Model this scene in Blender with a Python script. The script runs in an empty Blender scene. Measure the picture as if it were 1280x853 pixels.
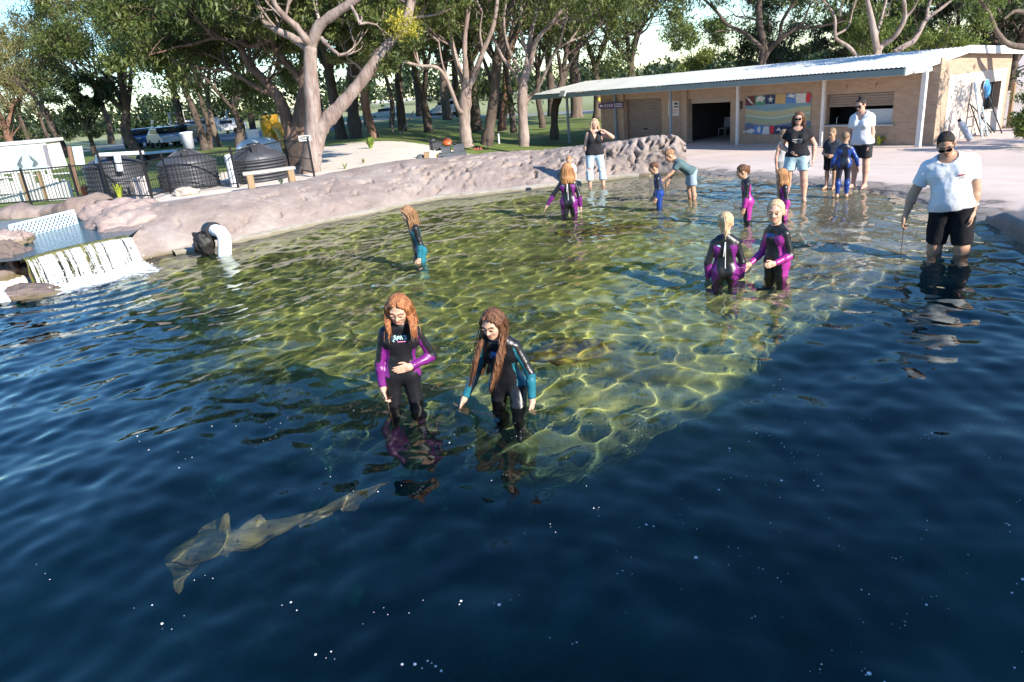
import bpy, bmesh, math, random
import numpy as np
from mathutils import Vector, Matrix, noise as mnoise
S = bpy.context.scene
C = S.collection
PI = math.pi
rad = math.radians
V = lambda *a: np.array(a, float)
def nrm(v):
    v = np.asarray(v, float); return v / max(1e-9, np.linalg.norm(v))

# ---------------------------------------------------------------- camera model (photo 1280 x 853)
HC = 2.35; F = 880.0; A0 = 108.0; RHO = math.atan(.095)
_h = (426.5 - A0) * math.cos(RHO); _D = F * F / _h
UP = nrm([-_D * math.sin(RHO), _D * math.cos(RHO), F])
_fy = nrm(V(0, 0, -1) - UP * (-UP[2])); _fx = np.cross(_fy, UP)
MC = np.stack([_fx, _fy, UP])                      # camera -> world
def ray(px, py): return MC @ V(px - 640, -(py - 426.5), -F)
def P(px, py, z=0.0):                              # where the line of sight meets the level z
    r = ray(px, py); t = (z - HC) / r[2]; return V(r[0] * t, r[1] * t, z)
def PY(px, py, Y):                                 # where it meets the distance Y
    r = ray(px, py); t = Y / r[1]; return V(r[0] * t, Y, HC + r[2] * t)

# ---------------------------------------------------------------- objects
def tag(o, label=None, cat=None, group=None, kind=None):
    if label: o['label'] = label
    if cat: o['category'] = cat
    if group: o['group'] = group
    if kind: o['kind'] = kind
    return o
def thing(name, label, cat, loc=(0, 0, 0), rotz=0.0, group=None):
    o = bpy.data.objects.new(name, None); C.objects.link(o)
    o.empty_display_size = .2
    o.location = tuple(float(c) for c in loc); o.rotation_euler = (0, 0, rotz)
    return tag(o, label, cat, group)
def copy_tree(o, parent=None):
    c = o.copy(); C.objects.link(c); c.parent = parent
    for ch in list(o.children): copy_tree(ch, c)
    return c
def rawmesh(name, v, faces, mats, mi=None, smooth=True, attrs=None):
    """v (n,3); faces: list of tuples, or an (m,k) int array"""
    me = bpy.data.meshes.new(name)
    v = np.asarray(v, np.float32).reshape(-1, 3)
    if isinstance(faces, np.ndarray):
        m, k = faces.shape
        ls = np.arange(0, m * k, k, dtype=np.int32); lt = np.full(m, k, np.int32); li = faces.ravel().astype(np.int32)
    else:
        lt = np.array([len(f) for f in faces], np.int32); ls = np.concatenate([[0], np.cumsum(lt)[:-1]]).astype(np.int32)
        li = np.array([i for f in faces for i in f], np.int32); m = len(faces)
    me.vertices.add(len(v)); me.vertices.foreach_set('co', v.ravel())
    me.loops.add(len(li)); me.loops.foreach_set('vertex_index', li)
    me.polygons.add(m); me.polygons.foreach_set('loop_start', ls); me.polygons.foreach_set('loop_total', lt)
    sm = smooth if isinstance(smooth, np.ndarray) else np.full(m, bool(smooth))
    me.polygons.foreach_set('use_smooth', sm)
    for x in (mats if isinstance(mats, (list, tuple)) else [mats]): me.materials.append(x)
    if mi is not None: me.polygons.foreach_set('material_index', np.asarray(mi, np.int32))
    for k_, a in (attrs or {}).items():
        at = me.attributes.new(k_, 'FLOAT', 'POINT'); at.data.foreach_set('value', np.asarray(a, np.float32).ravel())
    me.update(calc_edges=True)
    return me
def link(name, me, parent=None, loc=None):
    o = bpy.data.objects.new(name, me); C.objects.link(o)
    if parent is not None: o.parent = parent
    if loc is not None: o.location = tuple(float(c) for c in loc)
    return o
def rotm(ax, ang):
    return np.array(Matrix.Rotation(ang, 3, Vector(ax)))
def frame(d, hint=(0, 0, 1)):
    d = nrm(d); hint = V(*hint)
    if abs(d @ nrm(hint)) > .95: hint = V(0, 1, 0) if abs(d[1]) < .9 else V(1, 0, 0)
    s = nrm(np.cross(d, hint)); return s, np.cross(s, d)
class MB:
    """collects boxes, tubes, lathes, sheets and makes ONE mesh object of them"""
    def __init__(s): s.v = []; s.f = []; s.m = []; s.sm = []; s.n = 0
    def add(s, v, f, m=0, sm=False):
        v = np.asarray(v, float).reshape(-1, 3)
        s.v.append(v); s.f += [tuple(int(i) + s.n for i in q) for q in f]; s.m += [m] * len(f); s.sm += [sm] * len(f); s.n += len(v); return s
    def box(s, c, d, R=None, m=0, bev=0.0):
        c = V(*c); d = V(*d) / 2
        if bev > 0:
            b = min(bev, d.min() * .45); vs = []; 
            for sz in (-1, 1):
                for sy in (-1, 1):
                    for sx in (-1, 1):
                        k = V(sx, sy, sz)
                        for ax in range(3):
                            q = k * (d - b); q[ax] = k[ax] * d[ax]; vs.append(q)
            bm = bmesh.new()
            for q in vs: bm.verts.new(q)
            bmesh.ops.convex_hull(bm, input=bm.verts)
            bm.verts.index_update(); v = np.array([x.co for x in bm.verts]); f = [tuple(x.index for x in q.verts) for q in bm.faces]; bm.free()
        else:
            v = np.array([[x, y, z] for z in (-1, 1) for y in (-1, 1) for x in (-1, 1)], float) * d
            f = [(0, 2, 3, 1), (4, 5, 7, 6), (0, 1, 5, 4), (2, 6, 7, 3), (0, 4, 6, 2), (1, 3, 7, 5)]
        if R is not None: v = v @ np.asarray(R).T
        return s.add(v + c, f, m, False)
    def tube(s, pts, r, n=8, m=0, cap=True, sm=True):
        pts = [V(*p) for p in pts]; k = len(pts)
        rs = [r] * k if np.isscalar(r) else list(r)
        vs = []; sd, up = None, None
        for i in range(k):
            d = pts[min(i + 1, k - 1)] - pts[max(i - 1, 0)]
            if sd is None: sd, up = frame(d)
            else:
                d = nrm(d); sd = nrm(sd - d * (sd @ d)); up = np.cross(sd, d)
            for j in range(n):
                a = 2 * PI * j / n; vs.append(pts[i] + rs[i] * (math.cos(a) * sd + math.sin(a) * up))
        f = []
        for i in range(k - 1):
            for j in range(n):
                a = i * n + j; b = i * n + (j + 1) % n; f.append((a, b, b + n, a + n))
        s.add(vs, f, m, sm)
        if cap:
            s.add(vs[:n], [tuple(range(n))], m, False); s.add(vs[-n:], [tuple(range(n - 1, -1, -1))], m, False)
        return s
    def lathe(s, prof, c=(0, 0, 0), n=24, m=0, R=None, sm=True):
        c = V(*c); vs = []; f = []
        for r, z in prof:
            for j in range(n):
                a = 2 * PI * j / n; vs.append((r * math.cos(a), r * math.sin(a), z))
        vs = np.array(vs)
        if R is not None: vs = vs @ np.asarray(R).T
        for i in range(len(prof) - 1):
            for j in range(n):
                a = i * n + j; b = i * n + (j + 1) % n; f.append((a, b, b + n, a + n))
        return s.add(vs + c, f, m, sm)
    def poly(s, pts, th=None, nrmv=None, m=0):
        """flat outline; with th, a slab of that thickness along nrmv"""
        pts = np.array([V(*p) for p in pts]); k = len(pts)
        if th is None: return s.add(pts, [tuple(range(k))], m)
        o = V(*nrmv) * th
        f = [tuple(range(k)), tuple(range(2 * k - 1, k - 1, -1))] + [(i, i + k, (i + 1) % k + k, (i + 1) % k) for i in range(k)]
        return s.add(np.concatenate([pts, pts + o]), f, m)
    def sheet(s, G, m=0, sm=True, flip=False):
        G = np.asarray(G, float); a, b = G.shape[:2]
        i = np.arange(a * b).reshape(a, b)
        q = np.stack([i[:-1, :-1], i[:-1, 1:], i[1:, 1:], i[1:, :-1]], -1).reshape(-1, 4)
        if flip: q = q[:, ::-1]
        return s.add(G.reshape(-1, 3), [tuple(r) for r in q], m, sm)
    def build(s, name, mats, parent=None, origin=None, loc=None):
        v = np.concatenate(s.v)
        if origin is not None: v = v - V(*origin)
        me = rawmesh(name, v, s.f, mats, s.m, np.array(s.sm, bool))
        return link(name, me, parent, loc if loc is not None else (origin if (origin is not None and parent is None) else None))

# ---------------------------------------------------------------- numpy value noise
def _hash(i, j, k):
    h = (i.astype(np.int64) * 374761393 + j.astype(np.int64) * 668265263 + k.astype(np.int64) * 2147483647 + 1013904223) & 0xFFFFFFFF
    h = ((h ^ (h >> 13)) * 1274126177) & 0xFFFFFFFF
    h = h ^ (h >> 16)
    return (h & 0xFFFF) / 65535.0
def vnoise(p):
    p = np.asarray(p, float); i = np.floor(p).astype(np.int64); f = p - i; f = f * f * (3 - 2 * f)
    r = 0
    for dx in (0, 1):
        for dy in (0, 1):
            for dz in (0, 1):
                w = (f[..., 0] if dx else 1 - f[..., 0]) * (f[..., 1] if dy else 1 - f[..., 1]) * (f[..., 2] if dz else 1 - f[..., 2])
                r = r + w * _hash(i[..., 0] + dx, i[..., 1] + dy, i[..., 2] + dz)
    return r * 2 - 1
def fbm(p, o=4, lac=2.1, g=.5):
    p = np.asarray(p, float); a = 1; r = 0
    for k in range(o): r = r + a * vnoise(p * lac ** k + 17.3 * k); a *= g
    return r
def sstep(a, b, x):
    t = np.clip((np.asarray(x, float) - a) / (b - a), 0, 1); return t * t * (3 - 2 * t)

# ---------------------------------------------------------------- materials
MATS = {}
def newmat(name):
    m = bpy.data.materials.new(name); m.use_nodes = True
    nt = m.node_tree; return m, nt, nt.nodes['Principled BSDF']
def lk(nt, a, b): nt.links.new(a, b)
def pm(name, c1, c2=None, scale=6.0, rough=.7, bump=0.0, bscale=None, stretch=(1, 1, 1), spec=.4, detail=5, metal=0, fine=None, trans=0):
    """principled with two-tone noise colour and noise bump; fine=(scale, amount) adds speckle"""
    if name in MATS: return MATS[name]
    m, nt, b = newmat(name); N = nt.nodes
    b.inputs['Roughness'].default_value = rough; b.inputs['Specular IOR Level'].default_value = spec; b.inputs['Metallic'].default_value = metal
    c1 = tuple(c1) + (1,); c2 = (tuple(c2) + (1,)) if c2 else c1
    tc = N.new('ShaderNodeTexCoord'); mp = N.new('ShaderNodeMapping'); mp.inputs['Scale'].default_value = stretch
    lk(nt, tc.outputs['Object'], mp.inputs['Vector'])
    nz = N.new('ShaderNodeTexNoise'); nz.inputs['Scale'].default_value = scale; nz.inputs['Detail'].default_value = detail; nz.inputs['Roughness'].default_value = .6
    lk(nt, mp.outputs[0], nz.inputs['Vector'])
    rp = N.new('ShaderNodeValToRGB'); rp.color_ramp.elements[0].position = .32; rp.color_ramp.elements[1].position = .68
    rp.color_ramp.elements[0].color = c1; rp.color_ramp.elements[1].color = c2
    lk(nt, nz.outputs['Fac'], rp.inputs[0]); col = rp.outputs[0]
    if fine:
        n2 = N.new('ShaderNodeTexNoise'); n2.inputs['Scale'].default_value = fine[0]; n2.inputs['Detail'].default_value = 3
        lk(nt, mp.outputs[0], n2.inputs['Vector'])
        mr = N.new('ShaderNodeMapRange'); mr.inputs['From Min'].default_value = .3; mr.inputs['From Max'].default_value = .7
        mr.inputs['To Min'].default_value = 1 - fine[1]; mr.inputs['To Max'].default_value = 1 + fine[1]
        lk(nt, n2.outputs['Fac'], mr.inputs['Value'])
        mx = N.new('ShaderNodeVectorMath'); mx.operation = 'SCALE'
        lk(nt, col, mx.inputs[0]); lk(nt, mr.outputs[0], mx.inputs['Scale']); col = mx.outputs[0]
    lk(nt, col, b.inputs['Base Color'])
    if bump:
        n3 = N.new('ShaderNodeTexNoise'); n3.inputs['Scale'].default_value = bscale or scale * 4; n3.inputs['Detail'].default_value = 6
        lk(nt, mp.outputs[0], n3.inputs['Vector'])
        bp = N.new('ShaderNodeBump'); bp.inputs['Strength'].default_value = bump; bp.inputs['Distance'].default_value = .02
        lk(nt, n3.outputs['Fac'], bp.inputs['Height']); lk(nt, bp.outputs[0], b.inputs['Normal'])
    MATS[name] = m; return m
def wetten(o):
    o.cycles.is_caustics_receiver = True
    for c in o.children: wetten(c)
# ================================================================ people: bodies grown as one distance field
def cone_d(Q, a, b, ra, rb):
    ba = b - a; L = ba @ ba
    t = np.clip(((Q - a) @ ba) / L, 0, 1) if L > 1e-12 else np.zeros(Q.shape[:-1])
    return np.linalg.norm(Q - a - t[..., None] * ba, axis=-1) - (ra + (rb - ra) * t)
class Pr:
    __slots__ = ('a', 'b', 'ra', 'rb', 'R', 's', 'c', 'tag', 'cut', 'k')
    def __init__(s, a, b, ra, rb=None, tag='', R=None, sc=None, c=None, cut=False, k=None):
        s.a = V(*a); s.b = V(*b); s.ra = ra; s.rb = ra if rb is None else rb; s.tag = tag; s.R = R; s.s = V(*sc) if sc is not None else None
        s.c = V(*c) if c is not None else V(0, 0, 0); s.cut = cut; s.k = k
    def d(s, X):
        if s.s is not None:
            Q = ((X - s.c) @ s.R) / s.s; d = cone_d(Q, s.a, s.b, s.ra, s.rb) * (s.s.min() * .6 + s.s.mean() * .4)
        else:
            d = cone_d(X, s.a, s.b, s.ra, s.rb)
            if s.cut: d = np.maximum(d, (X - s.b) @ nrm(s.b - s.a))
        return d
    def bounds(s):
        r = max(s.ra, s.rb)
        if s.s is not None:
            A = s.c + s.R @ (s.s * s.a); B = s.c + s.R @ (s.s * s.b); r *= s.s.max()
        else: A, B = s.a, s.b
        return np.minimum(A, B) - r, np.maximum(A, B) + r
    def inflate(s, e, cutb=None):
        q = Pr(s.a, s.b, s.ra + e, s.rb + e, s.tag, s.R, s.s, s.c, s.cut, s.k)
        if cutb is not None:
            q.b = s.a + (s.b - s.a) * cutb; q.rb = s.ra + (s.rb - s.ra) * cutb + e; q.cut = True
        return q
def snet(D, o, h):
    ins = D < 0
    c = [ins[i:ins.shape[0] - 1 + i, j:ins.shape[1] - 1 + j, k:ins.shape[2] - 1 + k] for i in (0, 1) for j in (0, 1) for k in (0, 1)]
    n = sum(x.astype(np.int8) for x in c); mask = (n > 0) & (n < 8)
    I, J, K = np.nonzero(mask)
    pos = np.zeros((len(I), 3)); cnt = np.zeros(len(I))
    cor = [(i, j, k) for i in (0, 1) for j in (0, 1) for k in (0, 1)]
    for p in range(8):
        for q in range(p + 1, 8):
            A, B = cor[p], cor[q]
            if sum(abs(x - y) for x, y in zip(A, B)) != 1: continue
            da = D[I + A[0], J + A[1], K + A[2]]; db = D[I + B[0], J + B[1], K + B[2]]
            x = (da < 0) != (db < 0)
            t = np.where(x, da / np.where(da == db, 1, da - db), 0)
            pt = np.array(A)[None] + t[:, None] * (np.array(B) - np.array(A))[None]
            pos += np.where(x[:, None], pt, 0); cnt += x
    pos = pos / cnt[:, None] + np.stack([I, J, K], 1)
    idx = np.full(mask.shape, -1, np.int64); idx[I, J, K] = np.arange(len(I))
    F_ = []
    for ax in range(3):
        sl0 = [slice(1, -1)] * 3; sl1 = [slice(1, -1)] * 3
        sl0[ax] = slice(0, -1); sl1[ax] = slice(1, None)
        a_ = ins[tuple(sl0)]; b_ = ins[tuple(sl1)]
        x = np.argwhere(a_ != b_)
        if not len(x): continue
        flip = a_[tuple(x.T)]
        e = x.copy()
        for o_ in range(3):
            if o_ != ax: e[:, o_] += 1
        u, w = [(1, 2), (2, 0), (0, 1)][ax]
        def cell(du, dw):
            q = e.copy(); q[:, u] += du; q[:, w] += dw; return idx[tuple(q.T)]
        quad = np.stack([cell(-1, -1), cell(0, -1), cell(0, 0), cell(-1, 0)], 1)
        quad = np.where(flip[:, None], quad, quad[:, ::-1])
        F_.append(quad)
    Fq = np.concatenate(F_)
    return o + pos * h, Fq[(Fq >= 0).all(1)]
def field(prims, h, k=.02, post=None, pad=.012):
    lo = np.min([p.bounds()[0] for p in prims], 0) - pad - 3 * h; hi = np.max([p.bounds()[1] for p in prims], 0) + pad + 3 * h
    n = np.ceil((hi - lo) / h).astype(int) + 1
    D = np.full(n, 1.0, np.float64)
    ax = [lo[i] + np.arange(n[i]) * h for i in range(3)]
    for p in prims:
        kk = k if p.k is None else p.k
        a, b = p.bounds(); m = kk + 2.5 * h + pad
        i0 = np.clip(np.floor((a - m - lo) / h).astype(int), 0, n); i1 = np.clip(np.ceil((b + m - lo) / h).astype(int) + 1, 0, n)
        sl = tuple(slice(x, y) for x, y in zip(i0, i1))
        X = np.stack(np.meshgrid(*[ax[i][i0[i]:i1[i]] for i in range(3)], indexing='ij'), -1)
        d = p.d(X); c = D[sl]
        hh = np.maximum(kk - np.abs(c - d), 0) / max(kk, 1e-6)
        D[sl] = np.minimum(c, d) - hh * hh * kk * .25
    if post is not None:
        X = np.stack(np.meshgrid(*ax, indexing='ij'), -1); D = post(X, D)
    D[0] = D[-1] = 1; D[:, 0] = D[:, -1] = 1; D[:, :, 0] = D[:, :, -1] = 1
    return snet(D, lo, h)
def tags_of(v, prims):
    d = np.stack([p.d(v) for p in prims], 1); return np.argmin(d, 1), d
def hand_prims(w, d, n, t, hl, curl=.35, thumb=.5, spread=.0):
    """w wrist, d towards the fingers, n the way the palm faces, t the thumb side"""
    d = nrm(d); n = nrm(n - d * (n @ d)); t = nrm(t - d * (t @ d) - n * (t @ n)); out = []
    ks = (.165, .055, -.055, -.155); ln = (.40, .46, .42, .32)
    for i in range(4):
        kn = w + d * hl * (.50 - .03 * abs(i - 1)) + t * hl * ks[i]
        out.append(Pr(w + d * hl * .06 + t * hl * ks[i] * .55, kn, hl * .10, hl * .072, 'palm', k=.05 * hl))
        p = kn; a = curl * .55; L = ln[i] * hl
        dd = nrm(d + t * spread * ks[i] * 2)
        for q, fr in enumerate((.44, .32, .24)):
            e = p + (dd * math.cos(a) + n * math.sin(a)) * L * fr
            out.append(Pr(p, e, hl * (.058 - .007 * q), hl * (.051 - .008 * q), 'finger', k=.012 * hl)); p = e; a += curl
    p = w + d * hl * .14 + t * hl * .12
    e1 = p + (d * .55 + t * .7 + n * .35 * thumb) * hl * .22; e2 = e1 + (d * .85 + t * .25 + n * .5 * thumb) * hl * .18; e3 = e2 + (d * .95 + n * .4 * thumb) * hl * .13
    out += [Pr(p, e1, hl * .085, hl * .062, 'thumb', k=.04 * hl), Pr(e1, e2, hl * .06, hl * .053, 'thumb', k=.015 * hl), Pr(e2, e3, hl * .053, hl * .042, 'thumb', k=.01 * hl)]
    return out
def skinmat(key, c):
    return pm('skin_' + key, c, tuple(x * .86 for x in c), scale=9, rough=.5, spec=.35, bump=.05, bscale=120)
def hairmat(key, c, c2):
    return pm('hair_' + key, c, c2, scale=26, stretch=(2.2, 2.2, .12), rough=.5, spec=.3, bump=.7, bscale=60, detail=3)
def clothmat(key, c, rough=.85, v=.9, bump=.25):
    return pm('fabric_' + key, c, tuple(x * v for x in c), scale=11, rough=rough, spec=.2, bump=bump, bscale=16)
def neoprene(key, c, rough=.36):
    return pm('neoprene_' + key, c, tuple(x * .8 for x in c), scale=7, rough=rough, spec=.5, bump=.28, bscale=22)

def person(label, base, z0, H, face, sex='child', lean=0, side=0, twist=0, armR=((-.15, 0, -1), (0, -.15, -1)), armL=((.15, 0, -1), (0, -.15, -1)),
           handR=None, handL=None, legR=((-.03, 0, -1), (0, 0, -1)), legL=((.03, 0, -1), (0, 0, -1)), head=(0, 0), headroll=0, skin=('fair', (.62, .38, .27)),
           hair=('short', 'brown'), outfit=None, px=100, build=1.0, glasses=None, palmR=None, palmL=None, curlR=.4, curlL=.4, hs=1.0):
    rt = thing('person', label, 'person', (base[0], base[1], z0), rad(face))
    hh = {'child': .168, 'teen': .15, 'female': .134, 'male': .132}[sex] * H * hs
    sw = {'child': .102, 'teen': .099, 'female': .106, 'male': .124}[sex] * H
    g = build * {'child': .93, 'teen': .86, 'female': .98, 'male': 1.02}[sex]
    hb = .009 if px > 120 else .0115 if px > 90 else .0145
    thl, shl, ank = .245 * H, .235 * H, .045 * H
    pr = []
    # legs
    def legchain(l): return V(*(nrm(l[0]) * thl)), V(*(nrm(l[1]) * shl))
    drops = []
    for l in (legR, legL):
        a, b = legchain(l); drops.append(-(a + b)[2])
    zh = max(drops) + ank
    pel = V(0, 0, zh)
    J = {}
    for sgn, l, nm in ((-1, legR, 'R'), (1, legL, 'L')):
        a, b = legchain(l); hip = pel + V(sgn * .052 * H * (1.08 if sex == 'female' else 1), 0, 0)
        kn = hip + a; an = kn + b
        J['hip' + nm], J['knee' + nm], J['ank' + nm] = hip, kn, an
        pr.append(Pr(hip, kn, .056 * H * g, .036 * H * g, 'thigh' + nm))
        cf = kn + (an - kn) * .3 + V(0, .012 * H, 0)
        pr.append(Pr(kn, cf, .036 * H * g, .038 * H * g, 'shin' + nm)); pr.append(Pr(cf, an, .037 * H * g, .021 * H, 'shin' + nm))
        toe = an + V(sgn * .02 * H, -.105 * H, -.028 * H); heel = an + V(0, .03 * H, -.022 * H)
        pr.append(Pr(heel, an + V(sgn * .008 * H, -.05 * H, -.012 * H), .023 * H, .024 * H, 'foot' + nm)); pr.append(Pr(an + V(sgn * .008 * H, -.05 * H, -.014 * H), toe, .024 * H, .015 * H, 'foot' + nm))
        pr.append(Pr(an, heel, .021 * H, .021 * H, 'foot' + nm))
    # torso frame
    RT = rotm((0, 0, 1), rad(twist)) @ rotm((0, 1, 0), rad(side)) @ rotm((1, 0, 0), rad(lean))
    T = lambda x, y, z: pel + RT @ V(x, y, z)
    zs = .475 * H - hh - .04 * H
    fem = sex == 'female'
    def tp(a, b, ra, rb, s, t): pr.append(Pr(a, b, ra, rb, t, RT, s, pel, k=.035))
    tp((-.044 * H, 0, .005 * H), (.044 * H, 0, .005 * H), .066 * H * g, None, (1, .86, 1), 'pelvis')
    for q in (-1, 1): tp((q * .038 * H, .035 * H, -.012 * H), (q * .036 * H, .03 * H, .0), .05 * H * g, None, (1, .9, 1), 'pelvis')
    tp((-.022 * H, 0, .06 * H), (-.018 * H, 0, zs * .5), .066 * H * g, .062 * H * g, (1, .84, 1), 'waist')
    tp((.022 * H, 0, .06 * H), (.018 * H, 0, zs * .5), .066 * H * g, .062 * H * g, (1, .84, 1), 'waist')
    tp((-.042 * H, 0, zs * .70), (.042 * H, 0, zs * .70), .068 * H * g, None, (1, .86, 1.0), 'chest')
    tp((-sw + .03 * H, .004 * H, zs - .034 * H), (0, .004 * H, zs - .012 * H), .034 * H * g, .04 * H * g, (1, 1, 1), 'yoke'); tp((sw - .03 * H, .004 * H, zs - .034 * H), (0, .004 * H, zs - .012 * H), .034 * H * g, .04 * H * g, (1, 1, 1), 'yoke')
    tp((-.03 * H, .0, zs - .01 * H), (.03 * H, .0, zs - .01 * H), .04 * H, None, (1, .9, 1), 'yoke')
    if fem:
        for q in (-1, 1): tp((q * .045 * H, -.04 * H, zs * .66), (q * .045 * H, -.045 * H, zs * .64), .038 * H * g, None, (1, 1, 1), 'chest')
    if sex == 'male' and build > 1: tp((0, -.035 * H, .045 * H), (0, -.03 * H, .12 * H), .075 * H, .07 * H, (1.1, .9, 1), 'waist')
    neckb = T(0, .006 * H, zs); 
    HR = RT @ rotm((0, 0, 1), rad(head[1])) @ rotm((0, 1, 0), rad(headroll)) @ rotm((1, 0, 0), rad(head[0]))
    hc = neckb + RT @ V(0, -.012 * H, .04 * H)      # chin level, centre of the head
    hc = hc + HR @ V(0, -.02 * hh, 0)
    neckp = Pr(neckb - RT @ V(0, 0, .03 * H), hc + HR @ V(0, .07 * hh, .3 * hh), .034 * H * (.9 if sex != 'male' else 1.1), .28 * hh * .8, 'neck', k=.03)
    pr.append(neckp)
    # arms
    ul, fl, hl = .168 * H, .145 * H, .105 * H
    for sgn, A, nm in ((-1, armR, 'R'), (1, armL, 'L')):
        sh = T(sgn * (sw - .012 * H), .004 * H, zs - .042 * H); el = sh + nrm(A[0]) * ul; wr = el + nrm(A[1]) * fl
        J['sh' + nm], J['el' + nm], J['wr' + nm] = sh, el, wr
        pr.append(Pr(sh, el, .031 * H * g, .0245 * H * g, 'uarm' + nm)); m_ = el + (wr - el) * .3
        pr.append(Pr(el, m_, .0245 * H * g, .025 * H * g, 'farm' + nm)); pr.append(Pr(m_, wr, .025 * H * g, .0165 * H, 'farm' + nm))
    vb, fb = field(pr, hb, .02)
    islands = [(vb, fb, np.zeros(len(fb), int))]
    # hands
    for sgn, A, nm, hd, pn, cu in ((-1, armR, 'R', handR, palmR, curlR), (1, armL, 'L', handL, palmL, curlL)):
        d = nrm(hd if hd is not None else A[1]); n = V(*(pn if pn is not None else (-sgn, 0, 0)))
        if abs(d @ nrm(n)) > .9: n = V(0, 0, -1) if abs(d[2]) < .8 else V(0, 1, 0)
        n = nrm(n - d * (n @ d)); t = np.cross(d, n) * (1 if sgn < 0 else -1)
        J['hand' + nm] = (J['wr' + nm], d, n, t, hl)
        hp = hand_prims(J['wr' + nm], d, n, t, hl, cu)
        hp.append(Pr(J['wr' + nm] - nrm(A[1]) * .04 * H, J['wr' + nm] + d * .01 * H, .0175 * H, .0165 * H, 'farm', k=.02))
        v_, f_ = field(hp, hl / (36 if px > 90 else 24), .006, pad=.004); islands.append((v_, f_, np.zeros(len(f_), int)))
    # head
    def hp(x, y, z): return hc + HR @ (V(x, y, z) * hh)
    E_ = lambda c, s, t: Pr((0, 0, 0), (0, 0, 0), 1.0, None, t, HR, V(*s) * hh, hp(*c), k=.10 * hh)
    hd = [E_((0, .06, .61), (.335, .42, .385), 'skull'), E_((0, -.12, .36), (.265, .26, .33), 'face'), E_((0, -.16, .17), (.19, .20, .15), 'jaw')]
    hd.append(Pr(hp(0, -.28, .10), hp(0, -.28, .11), .085 * hh, None, 'chin', k=.1 * hh))
    hd.append(Pr(hp(0, -.37, .50), hp(0, -.44, .36), .032 * hh, .052 * hh, 'nose', k=.05 * hh))
    for q in (-1, 1):
        hd.append(Pr(hp(q * .05, -.38, .335), hp(q * .055, -.38, .34), .035 * hh, None, 'nose', k=.03 * hh))
        hd.append(Pr(hp(q * .15, -.25, .37), hp(q * .16, -.24, .38), .10 * hh, None, 'cheek', k=.1 * hh))
        hd.append(Pr(hp(q * .05, -.345, .575), hp(q * .19, -.30, .58), .055 * hh, None, 'brow', k=.07 * hh))
        hd.append(E_((q * .335, .04, .44), (.045, .085, .13), 'ear'))
    hd.append(Pr(hp(-.075, -.345, .225), hp(.075, -.345, .225), .034 * hh, None, 'lip', k=.04 * hh))
    hd.append(neckp)
    def sockets(X, D):
        for q in (-1, 1):
            c = hp(q * .145, -.415, .475); d = np.linalg.norm(X - c, axis=-1) - .085 * hh
            k = .05 * hh; h_ = np.maximum(k - np.abs(-d - D), 0) / k
            D = np.maximum(D, -d) + h_ * h_ * k * .25
        c = hp(0, -.40, .205); d = np.linalg.norm((X - c) @ HR / V(1, .5, .16), axis=-1) * .4 - .08 * hh * .4
        return np.where(d < 0, np.maximum(D, -d * .5), D)
    vh, fh = field(hd, hh / (44 if px > 90 else 30), .03, sockets, pad=.006)
    L = ((vh - hc) @ HR) / hh; fc = L[fh].mean(1)
    mi = np.zeros(len(fh), int)
    mi[(((fc[:, 0] / .115) ** 2 + ((fc[:, 2] - .222) / .045) ** 2) < 1) & (fc[:, 1] < -.25)] = 1
    for q in (-1, 1):
        mi[(np.abs(fc[:, 0] - q * .145) < .095) & (np.abs(fc[:, 2] - .585 - .02 * (1 - np.abs(fc[:, 0] - q * .145) / .1)) < .019) & (fc[:, 1] < -.2)] = 2
    islands.append((vh, fh, mi))
    vs, fs, ms, off = [], [], [], 0
    for v_, f_, m_ in islands: vs.append(v_); fs.append(f_ + off); ms.append(m_); off += len(v_)
    sk = skinmat(*skin)
    lips = pm('lips_' + skin[0], tuple(V(*skin[1]) * V(.85, .5, .5)), rough=.4); br = pm('brow_' + hair[1], HAIR[hair[1]][1], rough=.8)
    body = link('body', rawmesh('body', np.concatenate(vs), np.concatenate(fs), [sk, lips, br], np.concatenate(ms)), rt)
    # eyes
    for q in (-1, 1) if not glasses else ():
        mb = MB(); c = hp(q * .145, -.322, .472)
        prof = [(.058 * hh * math.sin(a), -.058 * hh * math.cos(a)) for a in np.linspace(.001, PI - .001, 9)]
        mb.lathe(prof, c, 10, 0, HR @ rotm((1, 0, 0), rad(90)))
        mb.lathe([(.0005, .0605 * hh), (.034 * hh, .0535 * hh), (.040 * hh, .044 * hh)], c, 10, 1, HR @ rotm((1, 0, 0), rad(98)))
        mb.box(hp(q * .145, -.372, .508), V(.13, .05, .028) * hh, HR, 2)
        mb.build('eye', [pm('eye_white', (.42, .38, .35), rough=.3), pm('iris', (.03, .02, .015), rough=.2), sk], rt)
    # hair
    hp_ = person_hair(rt, hair, hp, HR, hh, hc, px, T, H, zs, RT)
    if glasses:
        gm = MB()
        for q in (-1, 1):
            cs = [hp(q * (.02 + .25 * a), -.455 + .05 * a * a, .475) for a in (0, .5, 1)]
            pts = []
            for a in np.linspace(0, 2 * PI, 14, endpoint=False):
                x = .15 + .125 * math.copysign(abs(math.cos(a)) ** .7, math.cos(a)); z = .475 + .085 * math.copysign(abs(math.sin(a)) ** .7, math.sin(a)) * (1 if x > .1 else .95)
                pts.append(hp(q * x, -.445 + .9 * max(0, x - .1) ** 2, z))
            if q < 0: pts = pts[::-1]
            gm.poly(pts, .02 * hh, HR @ V(0, -1, 0), 0)
            gm.tube([hp(q * .27, -.42, .51), hp(q * .345, -.25, .5), hp(q * .36, .02, .49)], .018 * hh, 6, 1)
        gm.tube([hp(-.05, -.47, .5), hp(.05, -.47, .5)], .016 * hh, 6, 1)
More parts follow.
